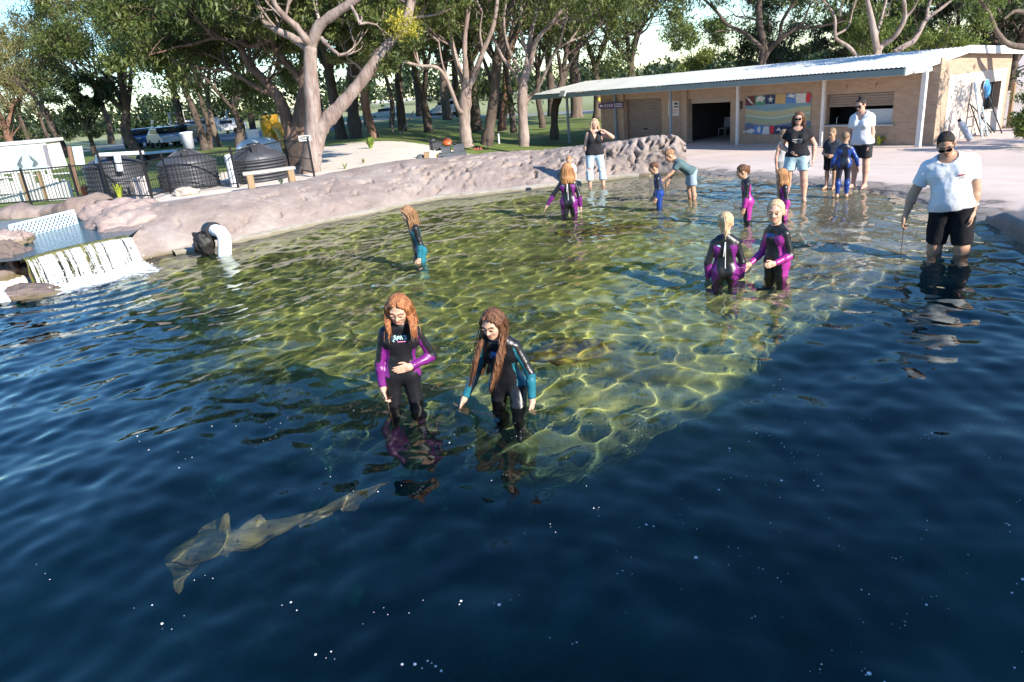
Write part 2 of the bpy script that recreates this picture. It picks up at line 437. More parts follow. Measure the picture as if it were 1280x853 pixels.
        gm.build('sunglasses', [pm('lens_dark', (.012, .01, .012), rough=.08, spec=.7), pm('glasses_frame', (.02, .018, .016), rough=.3)], rt)
    # clothing
    if outfit: outfit(dict(rt=rt, pr=pr, J=J, T=T, RT=RT, H=H, hh=hh, zs=zs, hb=hb, hp=hp, HR=HR, neckb=neckb, pel=pel, px=px, g=g, sw=sw))
    rt['_j'] = 0
    del rt['_j']
    JO[rt.name] = (rt, J)
    return rt
JO = {}
HAIR = {'ginger': ((.50, .21, .085), (.18, .06, .025)), 'brown': ((.22, .10, .05), (.04, .018, .01)), 'fairbrown': ((.42, .24, .12), (.2, .1, .05)),
        'blond': ((.68, .52, .32), (.42, .29, .16)), 'dark': ((.03, .02, .015), (.012, .009, .008)), 'strawberry': ((.55, .29, .13), (.3, .13, .05)), 'sand': ((.34, .23, .13), (.17, .11, .06))}
def person_hair(rt, hair, hp, HR, hh, hc, px, T, H, zs, RT):
    style, col = hair[0], hair[1]
    m = hairmat(col, *HAIR[col])
    Eh = lambda c, s, k=.06: Pr((0, 0, 0), (0, 0, 0), 1.0, None, 'h', HR, V(*s) * hh, hp(*c), k=k * hh)
    G = RT @ V(0, 0, -1) * .0
    down = V(0, 0, -1.0)
    pr = [Eh((0, .075, .635), (.375, .445, .40))]
    facecut = True; zc = .22
    strands = []
    rng = np.random.default_rng(int(abs(hc.sum() * 1000)) % 10000)
    if style == 'short': zc = .40; pr = [Eh((0, .075, .635), (.358, .435, .40))]
    if style == 'fringe': zc = .36; pr = [Eh((0, .07, .64), (.37, .445, .405))]
    if style == 'pony':
        pr.append(Pr(hp(0, .46, .66), hp(0, .56, .62), .11 * hh, .12 * hh, 'h', k=.05 * hh))
        a = hp(0, .56, .62)
        pr.append(Pr(a, a + down * .45 * hh + HR @ V(.02, .02, 0) * hh, .13 * hh, .11 * hh, 'h', k=.05 * hh)); b = a + down * .45 * hh
        pr.append(Pr(b, b + down * .55 * hh, .11 * hh, .03 * hh, 'h', k=.05 * hh))
        zc = .34
    if style == 'bun':
        pr.append(Pr(hp(0, .12, 1.04), hp(0, .14, 1.14), .15 * hh, .14 * hh, 'h', k=.04 * hh)); zc = .36
        for _ in range(5):
            r = rng.normal(0, .06, 3); pr.append(Pr(hp(r[0], .13 + r[1], 1.1 + r[2]), hp(r[0] * 1.8, .13 + r[1] * 1.8, 1.16 + r[2] * 1.5), .07 * hh, .05 * hh, 'h', k=.02 * hh))
    if style in ('long', 'verylong', 'bob', 'midlong'):
        ext = hair[2] if len(hair) > 2 else {}
        Ld = {'long': .62, 'verylong': 2.0, 'bob': .45, 'midlong': .8}[style]
        sway = V(*ext.get('sway', (0, 0, 0))); fwd = ext.get('front', 0)
        n = 21
        for i in range(n):
            th = PI * (i / (n - 1)) * 1.30 - PI * .65          # 0 = straight back
            x = .365 * math.sin(th); y = .09 + .37 * math.cos(th)
            p0 = hp(x, y, .62); p1 = hp(x * 1.06, y * 1.03, .25)
            ll = Ld * (1 - .12 * rng.random()) * (1.0 if abs(th) < 1.2 else ext.get('sidelen', .95))
            out = RT @ V(math.sin(th) * .10, (.06 if math.cos(th) > 0 else -.05 - fwd) - (.16 * fwd if abs(th) > 1.3 else 0), 0)
            p2 = p1 + (down * ll * .5 + out * .9 + sway * .4) * hh; p3 = p1 + (down * ll + out * .9 + sway) * hh + rng.normal(0, .02, 3) * hh
            w = .082
            pr.append(Pr(p0, p1, w * hh, w * hh, 'h', k=.05 * hh)); pr.append(Pr(p1, p2, w * hh, (w + .0) * hh, 'h', k=.05 * hh)); pr.append(Pr(p2, p3, w * hh, .035 * hh, 'h', k=.04 * hh))
            for q in range(5):
                j = rng.normal(0, .05, 3) * hh
                strands.append([p0 + j * .6 + HR @ V(x, y - .09, 0) * .18 * hh, p1 + j + HR @ V(x, y - .09, 0) * .22 * hh, p2 + j * 1.3 + sway * .05 * hh, p3 + j * 1.5 + down * .12 * hh * rng.random()])
        zc = .30
        for q in (-1, 1): pr.append(Pr(hp(q * .10, -.29, .90), hp(q * .34, -.12, .60), .06 * hh, .08 * hh, 'h', k=.06 * hh)); pr.append(Pr(hp(q * .34, -.12, .60), hp(q * .36, -.06, .25), .08 * hh, .09 * hh, 'h', k=.06 * hh))
    part_x = .0
    def cut(X, D):
        L = ((X - hc) @ HR) / hh
        x, y, z = L[..., 0], L[..., 1], L[..., 2]
        w = .27 + .02 * np.sin(z * 30)
        fr = .70 if style not in ('fringe',) else .62
        face = np.maximum.reduce([np.abs(x) - w * np.clip(1.35 - np.maximum(z - .45, 0) * 1.7, .2, 1), y + .10 + .05 * np.abs(x), z - fr - .16 * (1 - (x / .3) ** 2), -z - .3])
        D = np.maximum(D, -face * hh)
        if style in ('short', 'fringe', 'pony', 'bun'):
            low = (zc - .34 * np.clip((y - .05) * 1.6, 0, .75) - z)      # lower at the nape
            ys = np.where((np.abs(x) > .2) & (z < .5), y * 0 + (-.02 - y), -1)
            keep = np.maximum(low * hh, ys * hh)
            if style in ('pony', 'bun'): keep = np.where((y > .44) | (z > .95), -1, keep)
            D = np.maximum(D, keep)
        gr = .010 * np.sin(np.arctan2(x, y - .07) * 34 + 3 * np.sin(z * 5)) + .006 * np.sin(np.arctan2(x, y - .07) * 71)
        D = D + gr * hh
        if style in ('long', 'verylong', 'midlong', 'bob'): D = D + np.where((np.abs(x - part_x) < .02) & (z > .85) & (y < .2), .02 * hh, 0)
        return D
    v, f = field(pr, hh / (40 if px > 90 else 26), .02, cut, pad=.008)
    ob = link('hair', rawmesh('hair', v, f, m), rt)
    if strands and px > 60:
        mb = MB()
        for s_ in strands:
            mb.tube(s_, [.010 * hh, .014 * hh, .012 * hh, .003 * hh], 4, 0, False)
        me = mb.build('hair_strands', m, ob)
def cloth_mesh(name, prims, h, k, mats, rt, post=None, classify=None, wr=0.0):
    def pp(X, D):
        if wr: D = D + wr * (fbm(X * V(11, 11, 8), 2) + .7 * np.abs(fbm(X * V(17, 17, 26) + 5, 2)))
        return post(X, D) if post else D
    v, f = field(prims, h, k, pp)
    mi = None
    if classify is not None: mi = classify(v[f].mean(1))
    return link(name, rawmesh(name, v, f, mats, mi), rt)
def limit_neck(c, up=.02):
    """keeps cloth below a slanted plane at the neck"""
    n = c['RT'] @ nrm(V(0, -.35, 1)); o = c['neckb'] + c['RT'] @ V(0, 0, up * c['H'])
    return lambda X, D: np.maximum(D, (X - o) @ n)
def wetsuit(main, acc, style='girl', logo=True, boots=False):
    def f(c):
        H = c['H']; J = c['J']; e = .007
        pr = []
        for p in c['pr']:
            if p.tag[:4] == 'neck' or (p.tag[:4] == 'foot' and not boots): continue
            pr.append(p.inflate(e, .93 if (p.tag[:4] in ('farm', 'shin') and not (boots and p.tag[:4] == 'shin') and (np.allclose(p.b, J['wr' + p.tag[-1]]) or np.allclose(p.b, J['ank' + p.tag[-1]]))) else None))
        nk = [p for p in c['pr'] if p.tag == 'neck'][0]; pr.append(nk.inflate(.006))
        ln = limit_neck(c, .035)
        def post(X, D):
            D = ln(X, D)
            return D
        tagp = c['pr']
        def cls(q):
            i, _ = tags_of(q, tagp); mi = np.zeros(len(q), int)
            tg = np.array([p.tag for p in tagp])[i]
            L = (q - c['pel']) @ c['RT'] / H
            for s, nm in ((-1, 'R'), (1, 'L')):
                mi[tg == 'farm' + nm] = 1
                u = tg == 'uarm' + nm
                ax = J['el' + nm] - J['sh' + nm]; t = (q - J['sh' + nm]) @ ax / (ax @ ax)
                rel = q - (J['sh' + nm] + t[:, None] * ax); inn = rel @ nrm(c['RT'] @ V(-s, -.75, 0))
                mi[u & (inn > .018 * H)] = 1
                if style == 'boy': mi[u] = 1; 
                if style == 'boy': mi[tg == 'shin' + nm] = 1
                if style == 'boyplain': mi[tg == 'thigh' + nm] = 1; mi[tg == 'shin' + nm] = 1
                if style in ('girl', 'back'):
                    ax = J['knee' + nm] - J['hip' + nm]; t = (q - J['hip' + nm]) @ ax / (ax @ ax); rel = q - (J['hip' + nm] + t[:, None] * ax)
                    mi[(tg == 'thigh' + nm) & (rel @ nrm(c['RT'] @ V(s, .35, 0)) > .030 * H)] = 1
            tor = np.isin(tg, ['waist', 'chest', 'pelvis'])
            w = .052 + .018 * np.sin(np.clip(L[:, 2] / .3, -.2, 1) * 5.0 + .6)
            mi[tor & (np.abs(L[:, 0]) > w) & (L[:, 2] < c['zs'] / H * .82)] = 1
            if style == 'front': mi[tor & (L[:, 2] > .16)] = 0; mi[tor & (np.abs(L[:, 0]) < .06)] = 0
            return mi
        o = cloth_mesh('wetsuit', pr, c['hb'], .02, [neoprene(*main), neoprene(*acc)], c['rt'], post, cls, wr=.003)
        # back zip and pull tab
        if style == 'back':
            mb = MB(); pts = []
            for t in np.linspace(0, 1, 14):
                z = c['zs'] * (1 - t) - .02 * H * (1 - t) + .03 * H * t
                p = c['T'](0, .2 * H, z); d = c['RT'] @ V(0, -1, 0)
                pts.append((p, d))
            zz = [surf(p, d, o) for p, d in pts]
            zz = [z for z in zz if z is not None]
            if len(zz) > 3:
                mb.tube([z + c['RT'] @ V(0, .001, 0) for z in zz], .0055, 5, 0); mb.tube([zz[0] + c['RT'] @ V(.004, .006, 0), zz[3] + c['RT'] @ V(.012, .012, 0), zz[7] + c['RT'] @ V(.02, .012, 0)], .006, 5, 0)
                mb.build('zip', pm('zip_white', (.7, .7, .7), rough=.5), c['rt'])
        if logo:
            mb = MB(); rng = random.Random(3)
            sg = -1 if style != 'back' else 1
            cz = c['zs'] * .80; cx = (.0 if style != 'back' else .05) * H
            def st(pts, m, r=.0045):
                q = []
                for x, z in pts:
                    z_ = surf(c['T'](cx + x * H * .9, sg * .25 * H, cz + z * H), c['RT'] @ V(0, -sg, 0), o)
                    if z_ is not None: q.append(z_ + c['RT'] @ V(0, sg * .001, 0))
                if len(q) > 1: mb.tube(q, r * H / 1.3, 5, m)
            if style != 'back':
                st([(-.030, .012), (-.036, .016), (-.040, .011), (-.030, .004), (-.034, -.004), (-.041, -.001)], 0)
                st([(-.022, -.008), (-.020, .012), (-.010, .012), (-.009, .004), (-.020, .002)], 0); st([(-.004, -.004), (.002, .016), (.010, -.003)], 0)
                st([(.016, .020), (.018, .014)], 0); st([(.032, .012), (.024, .014), (.024, .006), (.032, .002), (.030, -.006), (.022, -.004)], 0)
                st([(-.042, -.006), (-.046, -.012), (-.038, -.015)], 0); st([(-.02, -.017), (.036, -.014)], 1, .003)
            else:
                st([(-.01, -.006), (.004, .010), (.002, -.002), (.016, .006)], 0)
            if mb.n: mb.build('chest_logo', [pm('logo_cyan' if not isinstance(logo, str) else 'logo_' + logo, (.45, .75, .85) if not isinstance(logo, str) else (.08, .25, .7), rough=.5), pm('logo_pink', (.8, .25, .5), rough=.5)], c['rt'])
    return f
def surf(p, d, o):
    """where a line meets the garment just made (local space)"""
    from mathutils.bvhtree import BVHTree
    key = o.name
    if key not in _BV:
        me = o.data; _BV.clear(); _BV[key] = BVHTree.FromPolygons([v.co for v in me.vertices], [tuple(q.vertices) for q in me.polygons])
    h = _BV[key].ray_cast(Vector(p), Vector(d), 2.0)
    return V(*h[0]) if h[0] is not None else None
_BV = {}
def tshirt(col, sleeve=.62, loose=.014, hem=.0, neck=.012, name='t_shirt', vneck=0, sleeveless=False, logo=None, collar=False):
    def f(c):
        H = c['H']; pr = []
        for p in c['pr']:
            if p.tag in ('pelvis', 'waist', 'chest', 'yoke'): pr.append(p.inflate(loose + (.014 if p.tag in ('waist', 'pelvis') else 0)))
            if p.tag[:4] == 'uarm' and not sleeveless: pr.append(p.inflate(loose + .006, sleeve))
        n = c['RT'] @ V(0, 0, -1); o = c['T'](0, 0, hem * H)
        ln = limit_neck(c, neck)
        def post(X, D):
            D = np.maximum(D, (X - o) @ n + .004 * np.sin(X[..., 0] * 40 + X[..., 1] * 25))
            L = (X - c['neckb']) @ c['RT'] / H
            r = np.linalg.norm((L - V(0, -.02, .012)) / V(1, 1, .8), axis=-1)
            D = np.maximum(D, -(r - .056) * H)
            if vneck: D = np.maximum(D, -np.maximum.reduce([np.abs(L[..., 0]) - .04 - .4 * (L[..., 2] + .0), L[..., 1] + .01, -vneck - L[..., 2]]) * H * .8)
            if sleeveless: D = np.maximum(D, (np.abs(L[..., 0]) - .088 - .25 * np.clip(-L[..., 2] - .06, 0, .2)) * H)
            return D
        ob = cloth_mesh(name, pr, c['hb'], .025, clothmat(*col), c['rt'], post, None, wr=.006)
        if logo:
            mb = MB()
            for (x0, x1, z, m, r) in logo:
                q = []
                for x in np.linspace(x0, x1, 7):
                    s_ = surf(c['T'](x * H, -.3 * H, z * H), c['RT'] @ V(0, 1, 0), ob)
                    if s_ is not None: q.append(s_ + V(0, -.001, 0))
                if len(q) > 1: mb.tube(q, r, 5, m)
            if mb.n: mb.build('printed_emblem', [pm('print_white', (.75, .75, .75)), pm('print_red', (.5, .06, .05)), pm('print_orange', (.7, .3, .1))], c['rt'])
    return f
def shorts(col, length=.7, loose=.016, waist=.03, name='shorts', col2=None):
    def f(c):
        H = c['H']; pr = []
        for p in c['pr']:
            if p.tag in ('pelvis', 'waist'): pr.append(p.inflate(loose * .7))
            if p.tag[:5] == 'thigh': q = p.inflate(loose, length); q.rb += .012; pr.append(q)
            if p.tag[:4] == 'shin' and length > 1: pass
        n = c['RT'] @ V(0, 0, 1); o = c['T'](0, 0, waist * H)
        cloth_mesh(name, pr, c['hb'], .02, clothmat(*col), c['rt'], lambda X, D: np.maximum(D, (X - o) @ n), None, wr=.005)
    return f
def jeans(col, to=.35, loose=.012, waist=.035, name='jeans', ripped=True):
    def f(c):
        H = c['H']; pr = []
        for p in c['pr']:
            if p.tag in ('pelvis', 'waist'): pr.append(p.inflate(loose * .7))
            if p.tag[:5] == 'thigh': pr.append(p.inflate(loose))
        for nm in 'RL':
            k_, a_ = c['J']['knee' + nm], c['J']['ank' + nm]; pr.append(Pr(k_, k_ + (a_ - k_) * to, .036 * H * c['g'] + loose, .04 * H * c['g'] + loose + .008, 'shin', cut=True))
        n = c['RT'] @ V(0, 0, 1); o = c['T'](0, 0, waist * H)
        def post(X, D):
            D = np.maximum(D, (X - o) @ n)
            if ripped:
                for nm in 'RL':
                    for q, r in ((.05, .045), (-.05, .03)):
                        k_ = c['J']['knee' + nm] + V((.02 if nm == 'L' else -.02), -.075 * H * .8, q)
                        D = np.maximum(D, -(np.linalg.norm((X - k_) / V(1.5, 1, 1), axis=-1) - r))
            return D
        cloth_mesh(name, pr, c['hb'], .02, clothmat(*col), c['rt'], post, None, wr=.005)
    return f
def outfits(*fs):
    def f(c):
        for g in fs: g(c)
    return f
def stick(label, root, nm, length, d=(0, -.1, -1), bent=False):
    """a feeding stick gripped in a hand: a thing of its own"""
    rt, J = JO[root.name]; w, hd, n, t, hl = J['hand' + nm]
    Rz = rotm((0, 0, 1), rt.rotation_euler.z); loc = V(*rt.location)
    g0 = loc + Rz @ (w + hd * hl * .58 + n * hl * .13); d = nrm(V(*d))
    mb = MB(); mb.tube([g0 - d * .09, g0 + d * .02], .008, 8, 0); mb.tube([g0 + d * .02, g0 + d * length], [.0055, .004], 6, 1)
    s_, u_ = frame(d)
    mb.tube([g0 + s_ * .0, g0 + s_ * .05 - d * .01], .006, 6, 0)
    return tag(mb.build('feeding_stick', [pm('stick_grip', (.05, .03, .02), rough=.5), pm('stick_rod', (.09, .06, .04), rough=.4)], None, origin=g0), label, 'feeding stick', 'feeding sticks held in the water')
# ================================================================ pool and ground
RNG = np.random.default_rng(7)
def rc(*pts, z=0.0): return np.array([P(x, y, z)[:2] for x, y in pts])
SHORE_WALL = [(-40, 392), (8, 376), (48, 362), (110, 345), (165, 328), (215, 318), (300, 301), (400, 279), (470, 265), (530, 251), (600, 243), (670, 236), (732, 227), (765, 223), (835, 219), (868, 219)]
SHORE_BEACH = [(898, 222), (950, 225), (1000, 231), (1050, 238), (1085, 240), (1130, 247), (1170, 258), (1205, 272), (1240, 285), (1285, 300)]
POOL = np.concatenate([rc(*SHORE_WALL), rc(*SHORE_BEACH), V([10.2, 7.6], [12.5, 5.0], [13, -5], [-13, -5], [-13, 8]) if False else np.array([[9.6, 8.4], [12.5, 6.0], [13, -6], [-12, -6], [-11.5, 8.5]])])
BEACH = rc(*SHORE_BEACH)
def seg_dist(X, pts, closed=False):
    n = len(pts); d = np.full(X.shape[:-1], 1e9)
    for i in range(n if closed else n - 1):
        a, b = pts[i], pts[(i + 1) % n]; ba = b - a
        t = np.clip(((X - a) @ ba) / max(1e-9, ba @ ba), 0, 1)
        d = np.minimum(d, np.linalg.norm(X - a - t[..., None] * ba, axis=-1))
    return d
def inside(X, pts):
    r = np.zeros(X.shape[:-1], bool); n = len(pts)
    for i in range(n):
        a, b = pts[i], pts[(i + 1) % n]
        if a[1] == b[1]: continue
        c = (a[1] > X[..., 1]) != (b[1] > X[..., 1])
        r ^= c & (X[..., 0] < (b[0] - a[0]) * (X[..., 1] - a[1]) / (b[1] - a[1]) + a[0])
    return r
def sdist(X, pts): return seg_dist(X, pts, True) * np.where(inside(X, pts), -1, 1)
PLATEAU = np.concatenate([rc((120, 352), (230, 385), (285, 432), (360, 470), (440, 494), (515, 506), (590, 512), (640, 528), (690, 552), (755, 548), (850, 498), (950, 440), (1050, 388), (1130, 352), (1240, 335), (1400, 345), z=-.28), np.array([[14, 12], [10, 30], [-12, 30], [-12, 14]])])
# wading depths read off where the water meets the people
DEPTHS = [((507, 503), .48), ((635, 497), .56), ((527, 325), .60), ((712, 268), .55), ((745, 232), .12), ((824, 258), .35), ((862, 248), .20), ((933, 275), .30), ((993, 250), .07), ((977, 272), .33), ((905, 345), .62), ((970, 340), .60), ((1183, 316), .40), ((700, 430), .45), ((830, 420), .5), ((400, 380), .55), ((300, 350), .6), ((480, 300), .5), ((640, 255), .4), ((700, 600), .5), ((1000, 420), .55)]
DP = np.array([P(*p)[:2] for p, d in DEPTHS]); DD = np.array([d for p, d in DEPTHS])
_bs = np.concatenate([BEACH[i] + (BEACH[i + 1] - BEACH[i]) * t for i in range(len(BEACH) - 1) for t in [np.array([[0.], [.33], [.66]])]])
DP = np.concatenate([DP, _bs]); DD = np.concatenate([DD, np.zeros(len(_bs))])
def idw(X):
    w = 0; s = 0
    for p, d in zip(DP, DD):
        q = 1 / (((X - p) ** 2).sum(-1) + .05) ** 1.6; w = w + q; s = s + q * d
    return s / w
def zfar(X):
    az = np.degrees(np.arctan2(X[..., 0], np.maximum(X[..., 1], .5)))
    return .38 + (-.70 - .38) * sstep(-9, 4, az)
def height(X):
    X = np.asarray(X, float); sd = sdist(X, POOL); db = seg_dist(X, BEACH)
    out = .03 + .045 * np.clip(sd, 0, 1.2); z1 = out + (zfar(X) - .05) * sstep(.3, 8.5, sd)
    az = np.degrees(np.arctan2(X[..., 0], np.maximum(X[..., 1], .5)))
    left = sstep(4.5, -1.5, az) if True else 0
    z1 = z1 * (1 - left) + zfar(X) * left * sstep(-.2, 1.6, sd) + (1 - sstep(-.2, 1.6, sd)) * left * -.1
    nb = .015 * fbm(np.concatenate([X * 1.3, X[..., :1] * 0], -1), 3)
    zi = -idw(X) + nb * 1.2
    sp = sdist(X, PLATEAU) + .38 * fbm(np.concatenate([X * 1.1, X[..., :1] * 0], -1), 3)
    zi = zi + (-3.2 - zi) * sstep(-.1, 1.9, sp)
    zi = np.minimum(zi, -.03 * np.clip(-sd, 0, 1) + .0)
    shore = sstep(.35, .0, db)
    z = np.where(sd < 0, zi, z1 + nb * sstep(0, 2, sd) * .6)
    return z, sd, sp
def axis(lo, a, b, hi, st):
    f = np.arange(a, b + 1e-6, st); o = [b]; s = st
    while o[-1] < hi: s *= 1.16; o.append(o[-1] + s)
    q = [a]; s = st
    while q[-1] > lo: s *= 1.16; q.append(q[-1] - s)
    return np.concatenate([q[:0:-1], f, o[1:]])
def build_land():
    xs = axis(-420, -12, 11.5, 420, .085); ys = axis(-120, -3.5, 19, 700, .085)
    X, Y = np.meshgrid(xs, ys); XY = np.stack([X, Y], -1)
    Z, sd, sp = height(XY)
    n, m = len(xs), len(ys)
    i = np.arange(n * m).reshape(m, n); q = np.stack([i[:-1, :-1], i[:-1, 1:], i[1:, 1:], i[1:, :-1]], -1).reshape(-1, 4)
    v = np.stack([X, Y, Z], -1).reshape(-1, 3)
    # lawn starts behind the sandy path
    az = np.degrees(np.arctan2(X, np.maximum(Y, .1)))
    pathL = rc((60, 300), (120, 262), (250, 232), (380, 193), (440, 183), (500, 180), (580, 180), (650, 181), (700, 181), (760, 172), (772, 168), z=.2)
    pathL[-3:] = rc((700, 183), (760, 175), (772, 170), z=-.6)
    far = np.concatenate([pathL, np.array([[9, 60], [60, 110], [200, 300], [-300, 400], [-300, 40]])])
    lawn = sdist(XY, far)
    r1 = rc((-100, 206), (100, 188), (260, 176), (420, 160), z=.38); r2 = rc((560, 152), (700, 141.5), (780, 138), (850, 134), z=-.7)
    road = seg_dist(XY, np.concatenate([r1[:3], r2])) - 3.2
    lotp = rc((150, 187), (330, 172), (420, 164), (420, 158), (330, 163), (150, 176), z=.38)
    lot = sdist(XY, lotp)
    bld = lawn * 0
    fi = inside(v[q].mean(1)[:, :2], POOL)
    att = dict(sd=sd.ravel(), sp=sp.ravel(), lawn=lawn.ravel(), road=np.minimum(road, lot).ravel(), beach=seg_dist(XY, BEACH).ravel())
    def sub(mask, name, mat):
        used = np.unique(q[mask]); re = np.full(len(v), -1); re[used] = np.arange(len(used))
        return tag(link(name, rawmesh(name, v[used], re[q[mask]], mat, None, True, {k: a[used] for k, a in att.items()})), kind='structure')
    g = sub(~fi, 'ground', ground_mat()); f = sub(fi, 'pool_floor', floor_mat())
    f.cycles.is_caustics_receiver = True
    return g, f
class NT:
    """small helper for node graphs"""
    def __init__(s, name):
        s.m, s.nt, s.b = newmat(name); s.N = s.nt.nodes; s.out = s.N['Material Output']
        s.tc = s.N.new('ShaderNodeTexCoord')
    def l(s, a, b): s.nt.links.new(a, b)
    def attr(s, n): a = s.N.new('ShaderNodeAttribute'); a.attribute_name = n; return a.outputs['Fac']
    def noise(s, sc, det=5, st=(1, 1, 1), ro=.6, dist=0):
        mp = s.N.new('ShaderNodeMapping'); mp.inputs['Scale'].default_value = st; s.l(s.tc.outputs['Object'], mp.inputs[0])
        n = s.N.new('ShaderNodeTexNoise'); n.inputs['Scale'].default_value = sc; n.inputs['Detail'].default_value = det; n.inputs['Roughness'].default_value = ro; n.inputs['Distortion'].default_value = dist
        s.l(mp.outputs[0], n.inputs['Vector']); return n.outputs['Fac']
    def vor(s, sc, feat='F1', st=(1, 1, 1)):
        mp = s.N.new('ShaderNodeMapping'); mp.inputs['Scale'].default_value = st; s.l(s.tc.outputs['Object'], mp.inputs[0])
        n = s.N.new('ShaderNodeTexVoronoi'); n.feature = feat; n.inputs['Scale'].default_value = sc; s.l(mp.outputs[0], n.inputs['Vector']); return n.outputs[0]
    def math(s, op, a, b=None, cl=False):
        n = s.N.new('ShaderNodeMath'); n.operation = op; n.use_clamp = cl
        for k, x in enumerate((a, b)):
            if x is None: continue
            if isinstance(x, (int, float)): n.inputs[k].default_value = x
            else: s.l(x, n.inputs[k])
        return n.outputs[0]
    def rng(s, x, a, b, c=0.0, d=1.0, smooth=True):
        n = s.N.new('ShaderNodeMapRange'); n.interpolation_type = 'SMOOTHSTEP' if smooth else 'LINEAR'
        for k, val in zip(('From Min', 'From Max', 'To Min', 'To Max'), (a, b, c, d)): n.inputs[k].default_value = val
        s.l(x, n.inputs['Value']); return n.outputs[0]
    def ramp(s, x, *st):
        n = s.N.new('ShaderNodeValToRGB'); e = n.color_ramp.elements
        while len(e) < len(st): e.new(.5)
        for k, (p_, c) in enumerate(st): e[k].position = p_; e[k].color = tuple(c) + (1,)
        s.l(x, n.inputs[0]); return n.outputs[0]
    def mix(s, f, a, b, mode='MIX'):
        n = s.N.new('ShaderNodeMix'); n.data_type = 'RGBA'; n.blend_type = mode
        if isinstance(f, (int, float)): n.inputs[0].default_value = f
        else: s.l(f, n.inputs[0])
        for k, x in ((6, a), (7, b)):
            if isinstance(x, tuple): n.inputs[k].default_value = tuple(x) + (1,)
            else: s.l(x, n.inputs[k])
        return n.outputs[2]
    def bump(s, h, st=.4, dist=.02, prev=None):
        n = s.N.new('ShaderNodeBump'); n.inputs['Strength'].default_value = st; n.inputs['Distance'].default_value = dist
        s.l(h, n.inputs['Height'])
        if prev is not None: s.l(prev, n.inputs['Normal'])
        return n.outputs[0]
    def done(s, col=None, rough=None, nor=None, spec=None):
        if col is not None: s.l(col, s.b.inputs['Base Color'])
        if rough is not None:
            if isinstance(rough, (int, float)): s.b.inputs['Roughness'].default_value = rough
            else: s.l(rough, s.b.inputs['Roughness'])
        if nor is not None: s.l(nor, s.b.inputs['Normal'])
        if spec is not None: s.b.inputs['Specular IOR Level'].default_value = spec
        return s.m
def ground_mat():
    t = NT('ground')
    big = t.noise(.35, 4); mid = t.noise(2.2, 6); fine = t.noise(38, 4); grit = t.noise(130, 2)
    conc = t.ramp(big, (.3, (.53, .42, .36)), (.55, (.61, .50, .44)), (.75, (.56, .43, .36)))
    conc = t.mix(t.rng(mid, .35, .75, 0, .35), conc, (.58, .49, .43))
    stain = t.noise(.8, 5, (.5, 2.2, 1)); conc = t.mix(t.rng(stain, .56, .72, 0, .35), conc, (.33, .25, .2))
    sand = t.ramp(mid, (.3, (.62, .53, .44)), (.7, (.72, .64, .55)))
    litter = t.mix(t.rng(fine, .52, .62), sand, (.25, .15, .09))
    sand = t.mix(t.rng(t.noise(.55, 4), .5, .62, 0, .6), sand, litter)
    sep = t.N.new('ShaderNodeSeparateXYZ'); t.l(t.tc.outputs['Object'], sep.inputs[0])
    right = t.rng(t.math('SUBTRACT', sep.outputs[0], t.math('MULTIPLY', sep.outputs[1], .04)), -.4, 2.4)
    base = t.mix(right, sand, conc)
    # wet, pebbly edge of the pool
    wn = t.math('ADD', t.attr('sd'), t.math('MULTIPLY', t.math('SUBTRACT', mid, .5), 1.6))
    wet = t.math('MULTIPLY', t.rng(wn, .25, 1.0, 1, 0), t.rng(t.attr('beach'), 1.6, 2.4, 1, 0))
    peb = t.ramp(grit, (.35, (.10, .085, .07)), (.5, (.25, .205, .165)), (.65, (.36, .30, .25)))
    base = t.mix(wet, base, peb)
    wave = t.math('SINE', t.math('MULTIPLY', wn, 14)); strand = t.math('MULTIPLY', t.rng(t.math('ADD', wave, t.math('MULTIPLY', fine, 1.2)), 1.25, 1.5), t.math('MULTIPLY', wet, .9))
    base = t.mix(strand, base, (.05, .04, .03))
    g1 = t.noise(.9, 6); grass = t.ramp(g1, (.3, (.06, .11, .02)), (.5, (.12, .18, .034)), (.7, (.20, .24, .06)))
    grass = t.mix(t.rng(fine, .4, .7, 0, .5), grass, (.16, .15, .06)); grass = t.mix(t.rng(t.noise(.18, 4), .5, .7, 0, .6), grass, (.16, .12, .07))
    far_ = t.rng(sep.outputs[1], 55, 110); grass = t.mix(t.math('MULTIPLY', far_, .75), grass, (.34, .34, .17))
    ln = t.rng(t.math('ADD', t.attr('lawn'), t.math('MULTIPLY', t.math('SUBTRACT', mid, .5), 1.2)), -.15, .15, 1, 0)
    base = t.mix(ln, base, grass)
    rd = t.rng(t.attr('road'), -.1, .1, 1, 0)
    base = t.mix(rd, base, t.mix(t.rng(fine, .3, .7), (.19, .19, .2), (.26, .26, .265)))
    n1 = t.bump(fine, .35, .02); n2 = t.bump(grit, .25, .006, n1)
    return t.done(base, t.mix(wet, (.85, .85, .85), (.35, .35, .35)), n2, .3)
